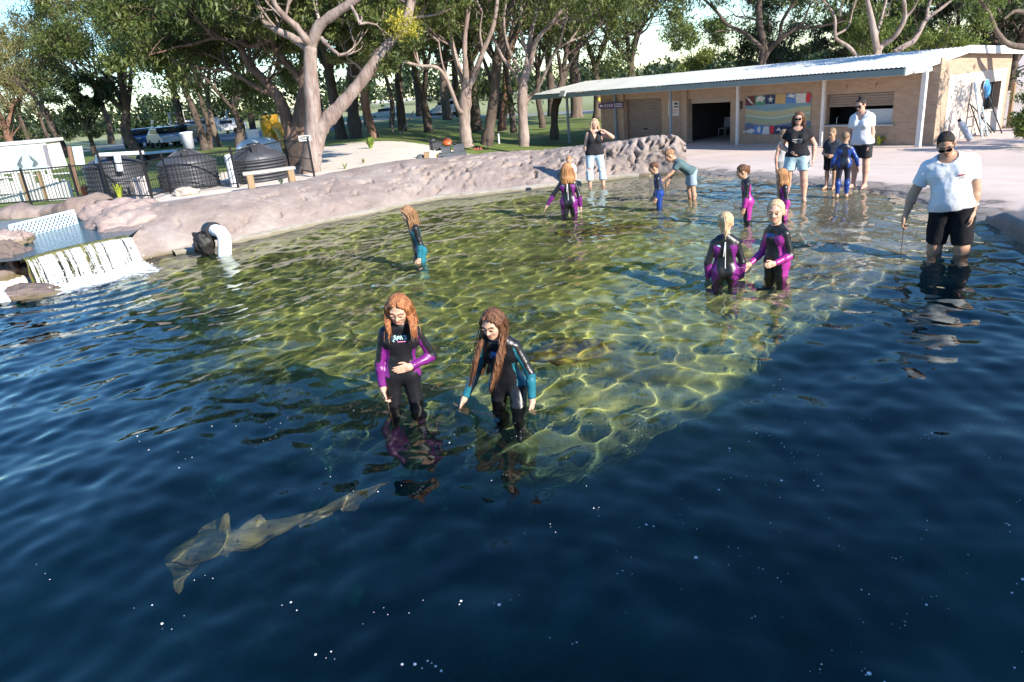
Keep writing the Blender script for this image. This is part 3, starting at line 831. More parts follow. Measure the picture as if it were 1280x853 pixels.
def floor_mat():
    t = NT('pool_floor')
    big = t.noise(.9, 5, ro=.65); mid = t.noise(3.6, 6, ro=.65); fine = t.noise(24, 4); peb = t.vor(26); v2 = t.vor(9)
    alg = t.ramp(mid, (.28, (.09, .095, .026)), (.45, (.24, .24, .065)), (.58, (.40, .38, .125)), (.75, (.52, .48, .22)))
    alg = t.mix(t.rng(big, .5, .66, 0, .75), alg, (.06, .06, .016)); alg = t.mix(t.rng(fine, .5, .75, 0, .4), alg, (.30, .28, .09))
    sand = t.ramp(fine, (.35, (.20, .155, .105)), (.5, (.34, .275, .20)), (.68, (.44, .37, .28)))
    sand = t.mix(t.rng(peb, .05, .35, .6, 0), sand, (.12, .09, .065))
    bz = t.rng(t.math('ADD', t.attr('beach'), t.math('MULTIPLY', t.math('SUBTRACT', mid, .5), 3.4)), 1.6, 4.6)
    base = t.mix(bz, sand, alg)
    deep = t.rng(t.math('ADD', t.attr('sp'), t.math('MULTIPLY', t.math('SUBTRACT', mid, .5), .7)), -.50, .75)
    peb2 = t.rng(v2, .02, .18, .55, 0); base = t.mix(t.math('MULTIPLY', peb2, t.rng(big, .45, .6)), base, (.06, .05, .02)); base = t.mix(deep, base, (.0014, .058, .054))  # deep floor tint stands in for light absorbed and scattered by the water
    n = t.bump(mid, .5, .06); n = t.bump(peb, .3, .015, n)
    return t.done(base, .85, n, .15)

# ---------------------------------------------------------------- water surface
def wave_set(seed, n, l0, l1, steep, mean=None, spread=PI):
    r = np.random.default_rng(seed); o = []
    for _ in range(n):
        l = math.exp(r.uniform(math.log(l0), math.log(l1))); a = r.uniform(-1, 1) * spread + (mean if mean is not None else 0)
        o.append((l, a, r.uniform(0, 2 * PI), steep * l / (2 * PI) * r.uniform(.5, 1.3)))
    return o
WAVES = wave_set(21, 16, .13, .30, .013, 2.2, 1.6) + wave_set(11, 26, .20, .55, .020) + wave_set(5, 12, .6, 1.5, .022, 2.2, 1.1) + wave_set(9, 6, 1.8, 3.5, .011, 2.2, .8)
FALL = P(105, 348)[:2]
def water_z(X, Y):
    Z = np.zeros_like(X); wx = X + .06 * np.sin(Y * 1.7 + X * .6); wy = Y + .06 * np.sin(X * 1.9 - Y * .5)
    amp = .90 + .45 * vnoise(np.stack([X * .35, Y * .35, 0 * X], -1))
    for l, a, p, A in WAVES: Z += A * np.sin(2 * PI / l * (wx * math.cos(a) + wy * math.sin(a)) + p)
    d = np.hypot(X - FALL[0], Y - FALL[1])
    ring = .012 * np.exp(-d / 2.6) * np.sin(d * 15) + .008 * np.exp(-d / 4) * np.sin(d * 8.5 + 1)
    ch = .02 * np.exp(-(d / 1.3) ** 2) * fbm(np.stack([X * 7, Y * 7, 0 * X], -1), 2)
    for (px, py) in ((507, 503), (635, 497), (1183, 316), (655, 485)):
        c = P(px, py); r = np.hypot(X - c[0], Y - c[1]); ring = ring + .0022 * np.exp(-r / .55) * np.sin(r * 24)
    dm = np.abs(.67 * X - .743 * Y + 2.9)
    return Z * amp + ring + ch
def build_water():
    xs = np.arange(-12, 13, .034); ys = np.concatenate([np.arange(-5, 1.6, .12), np.arange(1.6, 9, .030), np.arange(9, 18.6, .045)])
    X, Y = np.meshgrid(xs, ys); Z = water_z(X, Y)
    sd = sdist(np.stack([X, Y], -1)[::8, ::8], POOL)
    n, m = len(xs), len(ys); i = np.arange(n * m).reshape(m, n); q = np.stack([i[:-1, :-1], i[:-1, 1:], i[1:, 1:], i[1:, :-1]], -1).reshape(-1, 4)
    keep = np.repeat(np.repeat(sd, 8, 0), 8, 1)[:m, :n] < .9
    k = keep[:-1, :-1].ravel(); q = q[k]; v = np.stack([X, Y, Z], -1).reshape(-1, 3)
    used = np.unique(q); re = np.full(len(v), -1); re[used] = np.arange(len(used))
    o = tag(link('pool_water', rawmesh('pool_water', v[used], re[q], water_mat())), kind='structure')
    o.cycles.is_caustics_caster = True
    return o
def water_mat():
    m = bpy.data.materials.new('water'); m.use_nodes = True; N = m.node_tree.nodes; N.clear()
    o = N.new('ShaderNodeOutputMaterial'); g = N.new('ShaderNodeBsdfGlass'); g.inputs['IOR'].default_value = 1.333; g.inputs['Roughness'].default_value = 0
    g.inputs['Color'].default_value = (.93, .98, .95, 1)
    m.node_tree.links.new(g.outputs[0], o.inputs[0]); return m

# ---------------------------------------------------------------- rock
def rock_mat(name, c1, c2, c3, dark=.5):
    t = NT(name)
    a = t.noise(1.1, 6, ro=.65); b = t.noise(6, 6, ro=.7); c = t.noise(36, 4); cr = t.vor(2.6, 'DISTANCE_TO_EDGE', (1, 1, 1.4))
    col = t.ramp(a, (.3, c1), (.5, c2), (.7, c3)); col = t.mix(t.rng(b, .3, .7, 0, .45), col, tuple(x * .72 for x in c2))
    col = t.mix(t.rng(c, .55, .7, 0, .4), col, tuple(min(.8, x * 1.25) for x in c3))
    sep = t.N.new('ShaderNodeSeparateXYZ'); t.l(t.tc.outputs['Object'], sep.inputs[0])
    wl = t.rng(t.math('ADD', sep.outputs[2], t.math('MULTIPLY', b, .12)), .08, .17, 1, 0)
    col = t.mix(t.math('MULTIPLY', wl, .75), col, (.12, .10, .045))
    n = t.bump(b, .55, .07); n = t.bump(c, .35, .015, n)
    return t.done(col, .85, n, .25)
def build_rock_wall():
    """bank of sprayed rock along the far side of the pool"""
    # foot on the waterline, and the crest with its height
    foot = [(120, 343), (165, 329), (215, 318), (300, 301), (400, 279), (470, 265), (530, 251), (600, 243), (670, 236), (732, 227), (765, 223), (800, 221), (835, 219), (856, 220), (866, 219)]
    top = [(133, 266, .62), (165, 258, .68), (210, 252, .66), (300, 239, .62), (400, 220, .60), (465, 206, .62), (525, 199, .64), (600, 192, .66), (670, 187, .62), (735, 182, .70), (765, 178, .80), (800, 173, .86), (835, 168, .92), (852, 170, .86), (862, 186, .5)]
    F0 = np.array([P(x, y) for x, y in foot]); T0 = np.array([P(x, y, z + float(np.interp(x, [180, 230, 560, 660], [.05, .18, .16, 0]))) for x, y, z in top])
    # the crest must stand behind its foot
    s = np.concatenate([[0], np.cumsum(np.linalg.norm(np.diff(F0[:, :2], axis=0), axis=1))]); u = np.arange(0, s[-1], .035)
    ip = lambda A: np.stack([np.interp(u, s, A[:, k]) for k in range(A.shape[1])], -1)
    def smooth(A, w):
        k = np.ones(w) / w; p = np.pad(A, ((w // 2, w // 2), (0, 0)), 'edge'); return np.stack([np.convolve(p[:, i], k, 'valid') for i in range(A.shape[1])], -1)[:len(A)]
    Fm = smooth(ip(F0), 31); Tm = smooth(ip(T0), 21)
    prof = [(-.22, -.75), (-.16, -.35), (-.10, -.05), (-.03, .03)]
    rows = []
    n = 56
    for j in range(n):
        t = j / (n - 1)
        if t < .12: q = Fm + (Tm - Fm) * 0; q = q.copy(); q[:, 2] = -.8 + .85 * (t / .12)
        else:
            w = (t - .12) / .88
            hx = w ** 1.15; hz = 1 - (1 - w) ** 1.7
            if w > .86: pass
            q = Fm * (1 - hx)[..., None] if False else Fm + (Tm - Fm) * hx; q[:, 2] = .05 + (Tm[:, 2] - .05) * hz
        rows.append(q)
    bdir = Tm[:, :2] - Fm[:, :2]; bdir /= np.linalg.norm(bdir, axis=1)[:, None]
    for e, dz in ((.35, -.05), (.8, -.16), (1.5, -.42), (2.3, -.9)):
        q = Tm.copy(); q[:, :2] += bdir * e; q[:, 2] += dz; rows.append(q)
    G = np.array(rows)                                       # (rows, along, 3)
    dn = np.zeros_like(G); dn[..., :2] = -bdir; dn[..., 2] = .7; dn /= np.linalg.norm(dn, axis=-1)[..., None]
    f1 = fbm(G * V(.9, .9, 1.2), 4); f2 = fbm(G * 3.1 + 9, 4)
    rocky = sstep(.45, .72, np.linspace(0, 1, G.shape[1]))[None]            # craggier towards the right
    pit = np.maximum(0, fbm(G * V(2.6, 2.6, 3.4) + 31, 3) - .20)
    cell = np.abs(fbm(G * V(1.7, 1.7, 2.2) + 50, 3)); crack = np.clip(.10 - cell, 0, .1) * 10
    rg = np.random.default_rng(8); hole = np.zeros(G.shape[:2])
    for _ in range(150):
        big = rg.random() < .25; xx = rg.beta(2.6, 1.25) if not big else rg.random(); j = int(xx * (G.shape[1] - 1)); i_ = int((.2 + .62 * rg.random()) * 56); r_ = rg.uniform(.035, .055); dd_ = rg.uniform(.08, .20) * (1 if xx > .5 else .6)
        w_ = max(8, int(.4 / .035)); sl = (slice(None), slice(max(0, j - w_), j + w_)); tg = nrm(G[i_, min(j + 3, G.shape[1] - 1)] - G[i_, max(0, j - 3)]); ud = nrm(G[min(i_ + 3, 55), j] - G[i_, j]); an = rg.normal(.9, .5); cd = tg * math.cos(an) + ud * math.sin(an); ln_ = rg.uniform(.03, .20); q_ = G[sl] - G[i_, j]; tt = np.clip(q_ @ cd, -ln_, ln_); bend = .25 * np.sin(tt * 14 + j); D_ = q_ - tt[..., None] * cd - (bend * .12)[..., None] * tg; hole[sl] = np.maximum(hole[sl], dd_ * np.exp(-(np.linalg.norm(D_, axis=-1) / (r_ * (1.15 - np.abs(tt) / ln_ * .6))) ** 2))
    up = sstep(.02, .3, np.linspace(0, 1, G.shape[0]))[:, None]
    disp = -hole + .075 * f1 * (1 - .3 * rocky) + .018 * f2 + .03 * rocky * fbm(G * 8.5 + 3, 3) - (.03 + .05 * rocky) * pit - (.03 + .10 * rocky) * crack * sstep(-.2, .4, f2)
    G = G + dn * (disp * up)[..., None]
    G[0, :, 2] = -.9
    # close the ends by dropping them inside the bank
    th = tag(MB().sheet(G, 0, True, True).build('rock_wall', rock_mat('rock_pink', (.20, .152, .132), (.29, .232, .205), (.385, .328, .295))), 'long pinkish sprayed rock wall curving along the far side of the pool', 'rock wall')
    # pale toe at the waterline
    m0, m1 = np.searchsorted(u, s[2]), np.searchsorted(u, s[11])
    mb = MB(); o = []
    tan = np.gradient(Fm, axis=0)[:, :2]; nn = np.stack([tan[:, 1], -tan[:, 0]], -1); nn /= np.linalg.norm(nn, axis=1)[:, None]
    for a, z in ((-.25, .10), (.05, .075), (.17, .05), (.22, -.12), (.2, -.7)):
        q = Fm.copy(); q[:, :2] += nn * a; q[:, 2] = z; q[:, :2] += nn * (.03 * fbm(np.stack([Fm[:, 0], Fm[:, 1], 0 * u], -1) * 2, 3))[:, None]; o.append(q[m0:m1])
    mb.sheet(np.array(o), 0, True).build('toe_ledge', rock_mat('toe_concrete', (.50, .43, .36), (.55, .49, .43), (.46, .41, .33)), th)
    return th
def boulder(name, label, c, r, seed, mat, cat='rock', squash=(1, 1, 1), group=None, rough=.28, n=3):
    bm = bmesh.new(); bmesh.ops.create_icosphere(bm, subdivisions=5 if n == 3 else 4, radius=1)
    v = np.array([x.co for x in bm.verts]); f = [tuple(x.index for x in q.verts) for q in bm.faces]; bm.free()
    d = rough * fbm(v * 1.4 + seed * 7.7, 4) + .1 * fbm(v * 5 + seed, 3) - .25 * np.maximum(0, fbm(v * 2.2 + seed * 3, 3) - .25)
    v = v * (1 + d)[:, None] * V(*squash) * r
    return tag(link(name, rawmesh(name, v, f, mat), None, c), label, cat, group)
# ================================================================ upper pool, waterfall and the things along the far-left bank
ZG = .38
def blade_plant(name, label, c, n, h, w, seed, cols, cat='plant', spread=.5, droop=.35):
    rng = np.random.default_rng(seed); v = []; f = []; k = 0
    for i in range(n):
        a = rng.uniform(0, 2 * PI); L = h * rng.uniform(.55, 1.1); sp = spread * rng.uniform(.2, 1); d = V(math.cos(a), math.sin(a), 0); s = V(-d[1], d[0], 0)
        prev = None
        for t in np.linspace(0, 1, 5):
            p = V(*c) + d * (.05 * h + sp * L * t ** 1.5) + V(0, 0, L * (t - droop * t * t * t)); ww = w * (1 - t) ** .6 * .5 + .001
            v += [p - s * ww, p + s * ww]
            if t > 0: f.append((k - 2, k - 1, k + 1, k))
            k += 2
    v = np.array(v) - V(*c)
    o = link(name, rawmesh(name, v, f, pm('leaf_' + name + str(seed), *cols, scale=9, rough=.5), None, False), None, c)
    return tag(o, label, cat)
def corr_tank(label, px0, px1, py, wall_px, peak_px, seed):
    b = P((px0 + px1) / 2, py, ZG); sc = F / np.linalg.norm(b - V(0, 0, HC)) * 1.0
    Y = b[1]; r = (PY(px1, py, Y)[0] - PY(px0, py, Y)[0]) / 2
    dist = np.linalg.norm(b[:2]); kk = (dist + .55) / (dist - r); r = r * kk; c = b + nrm(V(b[0], b[1], 0)) * (r + .55); c[2] = ZG
    hw = PY((px0 + px1) / 2, wall_px, c[1] - r * .8)[2] - ZG; hp = PY((px0 + px1) / 2, peak_px, c[1])[2] - ZG
    root = thing('water_tank', label, 'water tank', c, 0, 'dark water tanks behind the fence')
    dk = pm('tank_poly', (.045, .047, .055), (.07, .072, .08), scale=3, rough=.45, bump=.08); MB_ = MB()
    prof = [(r * .985, 0)]
    nb = 7
    for i in range(nb):
        z0 = hw * i / nb; z1 = hw * (i + 1) / nb; prof += [(r, z0 + .03), (r, z1 - .06), (r * .965, z1 - .04), (r * .965, z1 - .01)]
    prof += [(r, hw)]; MB_.lathe(prof, (0, 0, 0), 40); MB_.build('tank_wall', dk, root)
    mb = MB(); mb.lathe([(r * 1.0, hw), (r * 1.02, hw + .02), (r * .8, hw + (hp - hw) * .35), (r * .26, hw + (hp - hw) * .9), (r * .22, hw + (hp - hw) * .92)], (0, 0, 0), 40)
    for a in np.linspace(0, 2 * PI, 16, endpoint=False): mb.tube([(r * math.cos(a) * 1.0, r * math.sin(a) * 1.0, hw + .02), (r * .27 * math.cos(a), r * .27 * math.sin(a), hw + (hp - hw) * .9 + .01)], .018, 5)
    rf = mb.build('roof', dk, root)
    MB().lathe([(r * .23, hw + (hp - hw) * .9), (r * .23, hp), (r * .2, hp + .015), (.001, hp + .02)], (0, 0, 0), 24).build('lid', pm('tank_lid', (.02, .02, .024), rough=.5), rf)
    d = nrm(V(-c[0], -c[1], 0)); s = V(-d[1], d[0], 0)
    q = MB(); q.box(d * r * .62 + V(0, 0, hw + (hp - hw) * .55), (.16, .1, .3), np.stack([s, d, V(0, 0, 1)], 1), 0, .02); q.build('inlet_cap', pm('tank_lid', (.02, .02, .024)), rf)
    return root
def build_left():
    white = pm('white_pvc', (.74, .76, .78), (.62, .64, .66), scale=2, rough=.4, bump=.03); wpaint = pm('white_paint_board', (.68, .68, .66), (.52, .52, .49), scale=3, rough=.7, stretch=(4, 4, .5))
    black = pm('black_metal', (.012, .012, .014), rough=.45); timber = pm('timber_weathered', (.34, .23, .13), (.22, .15, .09), scale=5, stretch=(8, 8, .6), rough=.8, bump=.2)
    rk = rock_mat('rock_pink2', (.27, .195, .17), (.36, .275, .245), (.44, .35, .315)); rkd = rock_mat('rock_dark', (.10, .075, .065), (.17, .13, .115), (.24, .19, .17))
    # upper pool: water sheet held behind the weir
    lip = [P(x, y, .48) for x, y in ((30, 325), (60, 317), (100, 307), (135, 300), (160, 296))]
    outn = nrm(V(.75, -.66, 0))
    back = [P(x, y, .48) for x, y in ((178, 284), (150, 276), (120, 268), (60, 272), (-10, 277), (-70, 284), (-70, 335))]
    mb = MB(); mb.poly(lip + back)
    t = NT('upper_water'); t.done(t.mix(t.noise(3, 4), (.012, .05, .065), (.03, .09, .11)), .08, t.bump(t.noise(14, 4, (1, 2, 1)), .35, .03)); t.b.inputs['IOR'].default_value = 1.33; t.b.inputs['Specular IOR Level'].default_value = .5
    tag(mb.build('upper_pool_water', t.m), kind='structure')
    # weir: a mossy rounded lip with a face under it
    L = np.array(lip); u = np.linspace(0, 1, 60); s = np.linspace(0, 1, len(L)); Lp = np.stack([np.interp(u, s, L[:, k]) for k in range(3)], -1)
    rows = []
    for o_, z in ((-.25, .40), (-.15, .468), (-.05, .50), (.06, .47), (.08, .40), (.03, .25), (.02, .1), (.05, -.1), (.05, -.8)):
        q = Lp + outn * o_; q[:, 2] = z; q = q + outn * (.05 * fbm(q * 3.3, 3))[:, None]; rows.append(q)
    moss = NT('weir_moss'); a = moss.noise(9, 6); moss.done(moss.ramp(a, (.3, (.05, .06, .012)), (.5, (.13, .13, .03)), (.7, (.22, .16, .09))), .6, moss.bump(moss.noise(30, 4), .6, .03))
    weir = tag(MB().sheet(np.array(rows), 0, True).build('weir', moss.m), 'mossy weir lip that the upper pool spills over', 'weir')
    # falling water: many thin strands and veils
    rng = np.random.default_rng(3)
    fm = NT('falling_water'); fm.b.inputs['Base Color'].default_value = (.78, .82, .84, 1); fm.b.inputs['Roughness'].default_value = .25; fm.b.inputs['Transmission Weight'].default_value = .35
    nn = fm.noise(5, 4, (6, 6, .5)); fm.l(fm.rng(nn, .47, .66, .0, .65), fm.b.inputs['Alpha'])
    fm2 = NT('white_water'); fm2.b.inputs['Base Color'].default_value = (.85, .88, .9, 1); fm2.b.inputs['Roughness'].default_value = .5
    nn = fm2.noise(9, 4, (5, 5, .6)); fm2.l(fm2.rng(nn, .40, .62, .05, .9), fm2.b.inputs['Alpha'])
    mb = MB()
    def arc(p, v0, z1, n=9):
        T_ = math.sqrt(max(.01, 2 * (p[2] - z1) / 9.8)); return [p + outn * v0 * T_ * t + V(0, 0, -(p[2] - z1) * t * t) for t in np.linspace(0, 1, n)]
    G = []
    cols = 130
    for i in range(cols):
        x = i / (cols - 1); p = np.array([np.interp(x, s, L[:, k]) for k in range(3)]) + V(0, 0, -.03) + outn * .05; v0 = .55 + .25 * vnoise(V(x * 17, 1, 2)) + .12 * rng.random()
        G.append(arc(p + outn * .06, v0, -.05, 12))
    G = np.array(G); G += .02 * fbm(G * V(8, 8, 2), 2)[..., None] * outn
    wf = tag(mb.sheet(np.swapaxes(G, 0, 1), 0, True).build('waterfall', fm.m), 'low wide waterfall spilling white from the upper pool into the big pool', 'waterfall')
    mb = MB()
    for i in range(120):
        x = rng.beta(1.3, 1.1); p = np.array([np.interp(x, s, L[:, k]) for k in range(3)]) + V(0, 0, -.01) + outn * .10
        a = arc(p, .5 + .5 * rng.random(), -.06, 8); w = rng.uniform(.006, .022); a = [q + rng.normal(0, .008, 3) * (k / 8) for k, q in enumerate(a)]
        mb.tube(a, [w * (1 - .5 * abs(k / 7 - .5)) for k in range(8)], 5, 0, False)
    mb.build('strands', fm2.m, wf)
    mb = MB()
    for i in range(420):
        x = rng.random(); p = np.array([np.interp(x, s, L[:, k]) for k in range(3)]) + outn * rng.normal(.42, .16); p[2] = abs(rng.normal(0, .10)) + .01; r_ = rng.lognormal(-4.75, .45); mb.lathe([(.0005, -r_), (r_, 0), (.0005, r_)], p, 6)
    mb.build('spray', pm('spray_white', (.78, .82, .84), rough=.4), wf)['kind'] = 'stuff'
    # foam where it lands
    c0 = (L[0] + L[-1]) / 2; mb = MB(); gx = np.linspace(-.15, 1.12, 90); gy = np.linspace(-.05, 1.5, 60)
    D0 = L[-1] - L[0]; Gf = np.array([[L[0] + D0 * a + outn * (b + .22) for a in gx] for b in gy]); Gf[..., 2] = water_z(Gf[..., 0], Gf[..., 1]) + .008 + .03 * np.exp(-(gy[:, None] / .35) ** 2) * (.5 + fbm(Gf * V(9, 9, 0), 3))
    fo = NT('foam'); fo.b.inputs['Base Color'].default_value = (.82, .85, .87, 1); fo.b.inputs['Roughness'].default_value = .7
    at = fo.attr('fade'); nz = fo.noise(7, 6, ro=.7, dist=.6); fo.l(fo.rng(fo.math('ADD', nz, fo.math('MULTIPLY', at, .55)),   .56, .84, 0, 1), fo.b.inputs['Alpha'])
    fade = np.exp(-(gy[:, None] / .8) ** 2) * (sstep(-.15, .1, gx) * sstep(1.12, .9, gx))[None] * 1.25 - .12
    i = np.arange(Gf.shape[0] * Gf.shape[1]).reshape(Gf.shape[:2]); q = np.stack([i[:-1, :-1], i[:-1, 1:], i[1:, 1:], i[1:, :-1]], -1).reshape(-1, 4)
    tag(link('waterfall_foam', rawmesh('waterfall_foam', Gf.reshape(-1, 3), q, fo.m, None, True, {'fade': fade.ravel()})), 'white foam spreading on the water at the foot of the waterfall', 'foam', kind='stuff')
    # rocks around the weir
    boulder('boulder', 'dark wet boulder at the left end of the waterfall', P(14, 343, .16), .52, 3, rkd, squash=(.8, .8, 1.0))
    boulder('boulder', 'pink rock on top of the dark boulder left of the waterfall', P(6, 305, .52), .42, 8, rk, squash=(1.0, .9, .5))
    boulder('boulder', 'low wet ledge rock at the waterline left of the waterfall', P(25, 372, -.02), .5, 5, rkd, squash=(1.2, .7, .35))
    boulder('boulder', 'large rounded pink rock between the waterfall and the long rock wall', P(168, 290, .30), .85, 12, rk, squash=(1.15, .95, .62), rough=.22)
    boulder('boulder', 'rounded pink rock at the back right corner of the upper pool', P(150, 272, .40), .72, 15, rk, squash=(1.3, .8, .5), rough=.2)
    ends = [P(-60, 272, .48), P(0, 266, .50), P(50, 262, .52), P(100, 257, .54), P(135, 253, .52)]
    rr = []; E_ = np.array(ends); uu = np.linspace(0, 1, 80); Ep = np.stack([np.interp(uu, np.linspace(0, 1, 5), E_[:, k]) for k in range(3)], -1); bk = nrm(V(E_[-1][0] - E_[0][0], E_[-1][1] - E_[0][1], 0)); bn = V(-bk[1], bk[0], 0)
    for a in np.linspace(-.6, PI + .3, 16):
        q = Ep - bn * math.cos(a) * (.5 + .12 * np.sin(uu * 9))[:, None] + V(0, 0, 1) * ((math.sin(a) * .26 - .12) * (1 - .9 * sstep(.88, 1, uu)))[:, None]; q = q + (fbm(q * 1.6, 4) * .16)[:, None] * V(*(-bn * math.cos(a) + V(0, 0, 1) * math.sin(a))); rr.append(q)
    tag(MB().sheet(np.array(rr), 0, True, False).build('rock_rim', rock_mat('rock_rim', (.16, .115, .10), (.26, .20, .175), (.35, .28, .25))), 'low rounded rock rim along the back of the upper pool', 'rock rim')
    # blue-white lattice panel standing in the upper pool
    A = P(18, 302, .46); B = P(97, 281, .46); d = nrm(B - A); Ln = np.linalg.norm(B - A); hgt = .30
    lat = pm('lattice_plastic', (.55, .68, .78), (.48, .62, .72), rough=.4); mb = MB(); k = 0
    for i in range(int(Ln / .1) + 4):
        for sg in (1, -1):
            x0 = (i - 3) * .1; x1 = x0 + hgt; a0, a1 = max(0, x0), min(Ln, x1)
            if a1 - a0 < .03: continue
            z0, z1 = (a0 - x0), (a1 - x0)
            if sg < 0: z0, z1 = hgt - z0, hgt - z1
            mb.tube([A + d * a0 + V(0, 0, z0) + outn * .008 * sg, A + d * a1 + V(0, 0, z1) + outn * .008 * sg], .016, 4, 0, False, False)
    lt = thing('lattice_panel', 'pale blue plastic lattice panel standing across the upper pool', 'lattice panel', A)
    mb.build('lattice', lat, lt, A); mb = MB()
    for z in (0, hgt): mb.box(A + d * Ln / 2 + V(0, 0, z), (Ln, .03, .035), np.stack([d, np.cross(V(0, 0, 1), d), V(0, 0, 1)], 1))
    for x in (0, Ln): mb.box(A + d * x + V(0, 0, hgt / 2), (.03, .034, hgt), np.stack([d, np.cross(V(0, 0, 1), d), V(0, 0, 1)], 1))
    mb.build('panel_frame', lat, lt, A)
    # white elbow pipe with a dark pump block in front of the rock wall
    b = P(280, 318, 0); Y = b[1]; g = lambda x, y, dy=0: PY(x, y, Y + dy)
    root = thing('outlet_pipe', 'fat white elbow pipe pouring into the pool below the rock wall', 'pipe', b)
    mb = MB(); mb.tube([g(264, 289, .25), g(270, 288, .1), g(276, 290), g(280, 296), g(281, 305), g(281, 330)], [.10, .105, .112, .118, .118, .118], 16); mb.build('pipe_elbow', pm('pipe_foam_white', (.80, .82, .84), (.70, .72, .75), scale=5, rough=.7, bump=.3), root, b)
    mb = MB(); mb.tube([g(262, 289, .28), g(268, 289, .14)], .16, 16); mb.build('flange', black, root, b)
    o = boulder('pump_block', 'black rubber-like block beside the white elbow pipe', g(256, 305, .15), .24, 21, pm('black_rubber', (.014, .013, .013), (.03, .028, .027), rough=.6, bump=.3), 'pump block', squash=(.8, .7, 1.0), n=2)
    o = thing('pipe_stub', 'short white pipe stub at the waterline in the far left corner', 'pipe', P(4, 372, 0)); MB().tube([P(0, 362, .12), P(7, 378, .02)], .07, 12).build('pipe', white, o, P(4, 372, 0)); MB().tube([P(-2, 358, .16), P(1, 364, .11)], .085, 12).build('collar', white, o, P(4, 372, 0))
    # black metal fence
    A = [(-40, 263), (40, 257), (100, 252), (138, 250.5), (191, 250.5), (214, 243), (298, 235), (363, 214), (393, 221)]
    Wd = [P(x, y, ZG) for x, y in A]
    fr = thing('metal_fence', 'black metal bar fence in front of the dark water tanks', 'fence', Wd[3])
    for k in range(len(Wd)):
        mb = MB(); hgt = 1.28 if k in (3, 4) else (1.10 if k > 2 else 1.02); mb.box(Wd[k] + V(0, 0, hgt / 2), (.05, .05, hgt), None, 0); mb.box(Wd[k] + V(0, 0, hgt + .008), (.06, .06, .02)); mb.build('post', black, fr, Wd[3])
    for k in range(len(Wd) - 1):
        a, c = Wd[k], Wd[k + 1]; d = c - a; n_ = np.linalg.norm(d); d = d / n_; mb = MB(); R_ = np.stack([d, np.cross(V(0, 0, 1), d), V(0, 0, 1)], 1)
        hgt = .98
        for z in (hgt, .12): mb.box((a + c) / 2 + V(0, 0, z), (n_ - .05, .03, .035), R_)
        if k > 2: mb.box((a + c) / 2 + V(0, 0, .5), (n_ - .05, .02, .02), R_)
        for x in np.arange(.1, n_ - .05, .105): mb.tube([a + d * x + V(0, 0, .12), a + d * x + V(0, 0, hgt)], .008, 5, 0, False)
        mb.build('fence_panel', black, fr, Wd[3])
    g0 = PY(381, 173, Wd[8][1] + .4); sg = thing('fence_sign', 'small white notice with dark lines at the right end of the black fence', 'sign', g0)
    R_ = np.stack([V(1, 0, 0), V(0, 1, 0), V(0, 0, 1)], 1); MB().box(g0, (.36, .015, .16), None, 0, .004).build('board', wpaint, sg, g0); mb = MB()
    for i, (x0, x1, z) in enumerate(((-.14, .14, .045), (-.14, .02, .01), (.05, .14, .01), (-.14, .1, -.035))): mb.box(g0 + V((x0 + x1) / 2, -.0095, z), (x1 - x0, .004, .02))
    mb.build('lettering', black, sg, g0)
    # tanks
    corr_tank('dark water tank at the left, behind white pipes and a yellow-green plant', 118, 187, 250, 208, 190, 1)
    corr_tank('middle dark water tank with a white bin on its top', 207, 277, 241, 205, 186, 2)
    corr_tank('right-hand dark water tank in front of the white tank and bench', 291, 362, 231, 200, 179, 3)
    Ya = P(150, 250, ZG)[1]; h = lambda x, y, dy=.35: PY(x, y, Ya + dy)
    o = thing('pipework', 'white pipe frame running over the left dark water tank', 'pipes', h(122, 204)); og = h(122, 204)
    MB().tube([h(122, 204), h(122, 195), h(124, 194), h(180, 191, .8)], .055, 10).build('pipe', white, o, og); MB().tube([h(146, 194), h(150, 214)], .09, 10).build('downpipe', white, o, og)
    Yb = P(243, 241, ZG)[1]; bb = PY(237, 186, Yb + 1.75); mb = MB(); mb.lathe([(.001, 0), (.14, 0), (.17, .42), (.185, .43), (.185, .47), (.001, .48)], bb, 20); tag(mb.build('white_bin', white, None, bb), 'white cylindrical bin standing on the middle dark tank', 'bin')
    # pale flat trailer cover behind
    c = P(215, 205, ZG); c = PY(205, 190, c[1]); root = thing('trailer', 'pale flat-topped trailer behind the left and middle tanks', 'trailer', (c[0], c[1], ZG)); og = V(c[0], c[1], ZG)
    MB().box((c[0], c[1], c[2]), (2.6, 1.2, .07), rotm((0, 0, 1), -.15), 0, .02).build('deck', pm('pale_grey_paint', (.5, .53, .55), rough=.5), root, og)
    for x in (-.9, .9): MB().lathe([(.001, -.08), (.26, -.08), (.28, 0), (.26, .08), (.001, .08)], (c[0] + x, c[1] - .45, ZG + .28), 18, 0, rotm((1, 0, 0), PI / 2)).build('wheel', black, root, og)
    MB().box((c[0], c[1], (c[2] + ZG) / 2 + .1), (2.2, .9, c[2] - ZG - .25), rotm((0, 0, 1), -.15)).build('chassis', black, root, og)
    # white domed tank and yellow slide behind the right tank
    Yc = P(330, 205, ZG)[1]; c = PY(326, 200, Yc); c = V(c[0], c[1], ZG); hp = PY(326, 172, Yc)[2] - ZG; r = (PY(356, 190, Yc)[0] - PY(300, 190, Yc)[0]) / 2
    root = thing('white_tank', 'white domed plastic tank with a neck behind the right dark tank', 'tank', c); mb = MB(); mb.lathe([(r, 0), (r, hp * .55), (r * .93, hp * .74), (r * .7, hp * .92), (r * .34, hp), (.001, hp)], (0, 0, 0), 32); mb.build('tank_body', white, root)
    ox = PY(317, 172, Yc)[0] - c[0]; MB().lathe([(.22, hp * .8), (.22, hp * 1.25), (.25, hp * 1.26), (.25, hp * 1.32), (.001, hp * 1.33)], (ox, 0, 0), 20).build('neck', white, root)
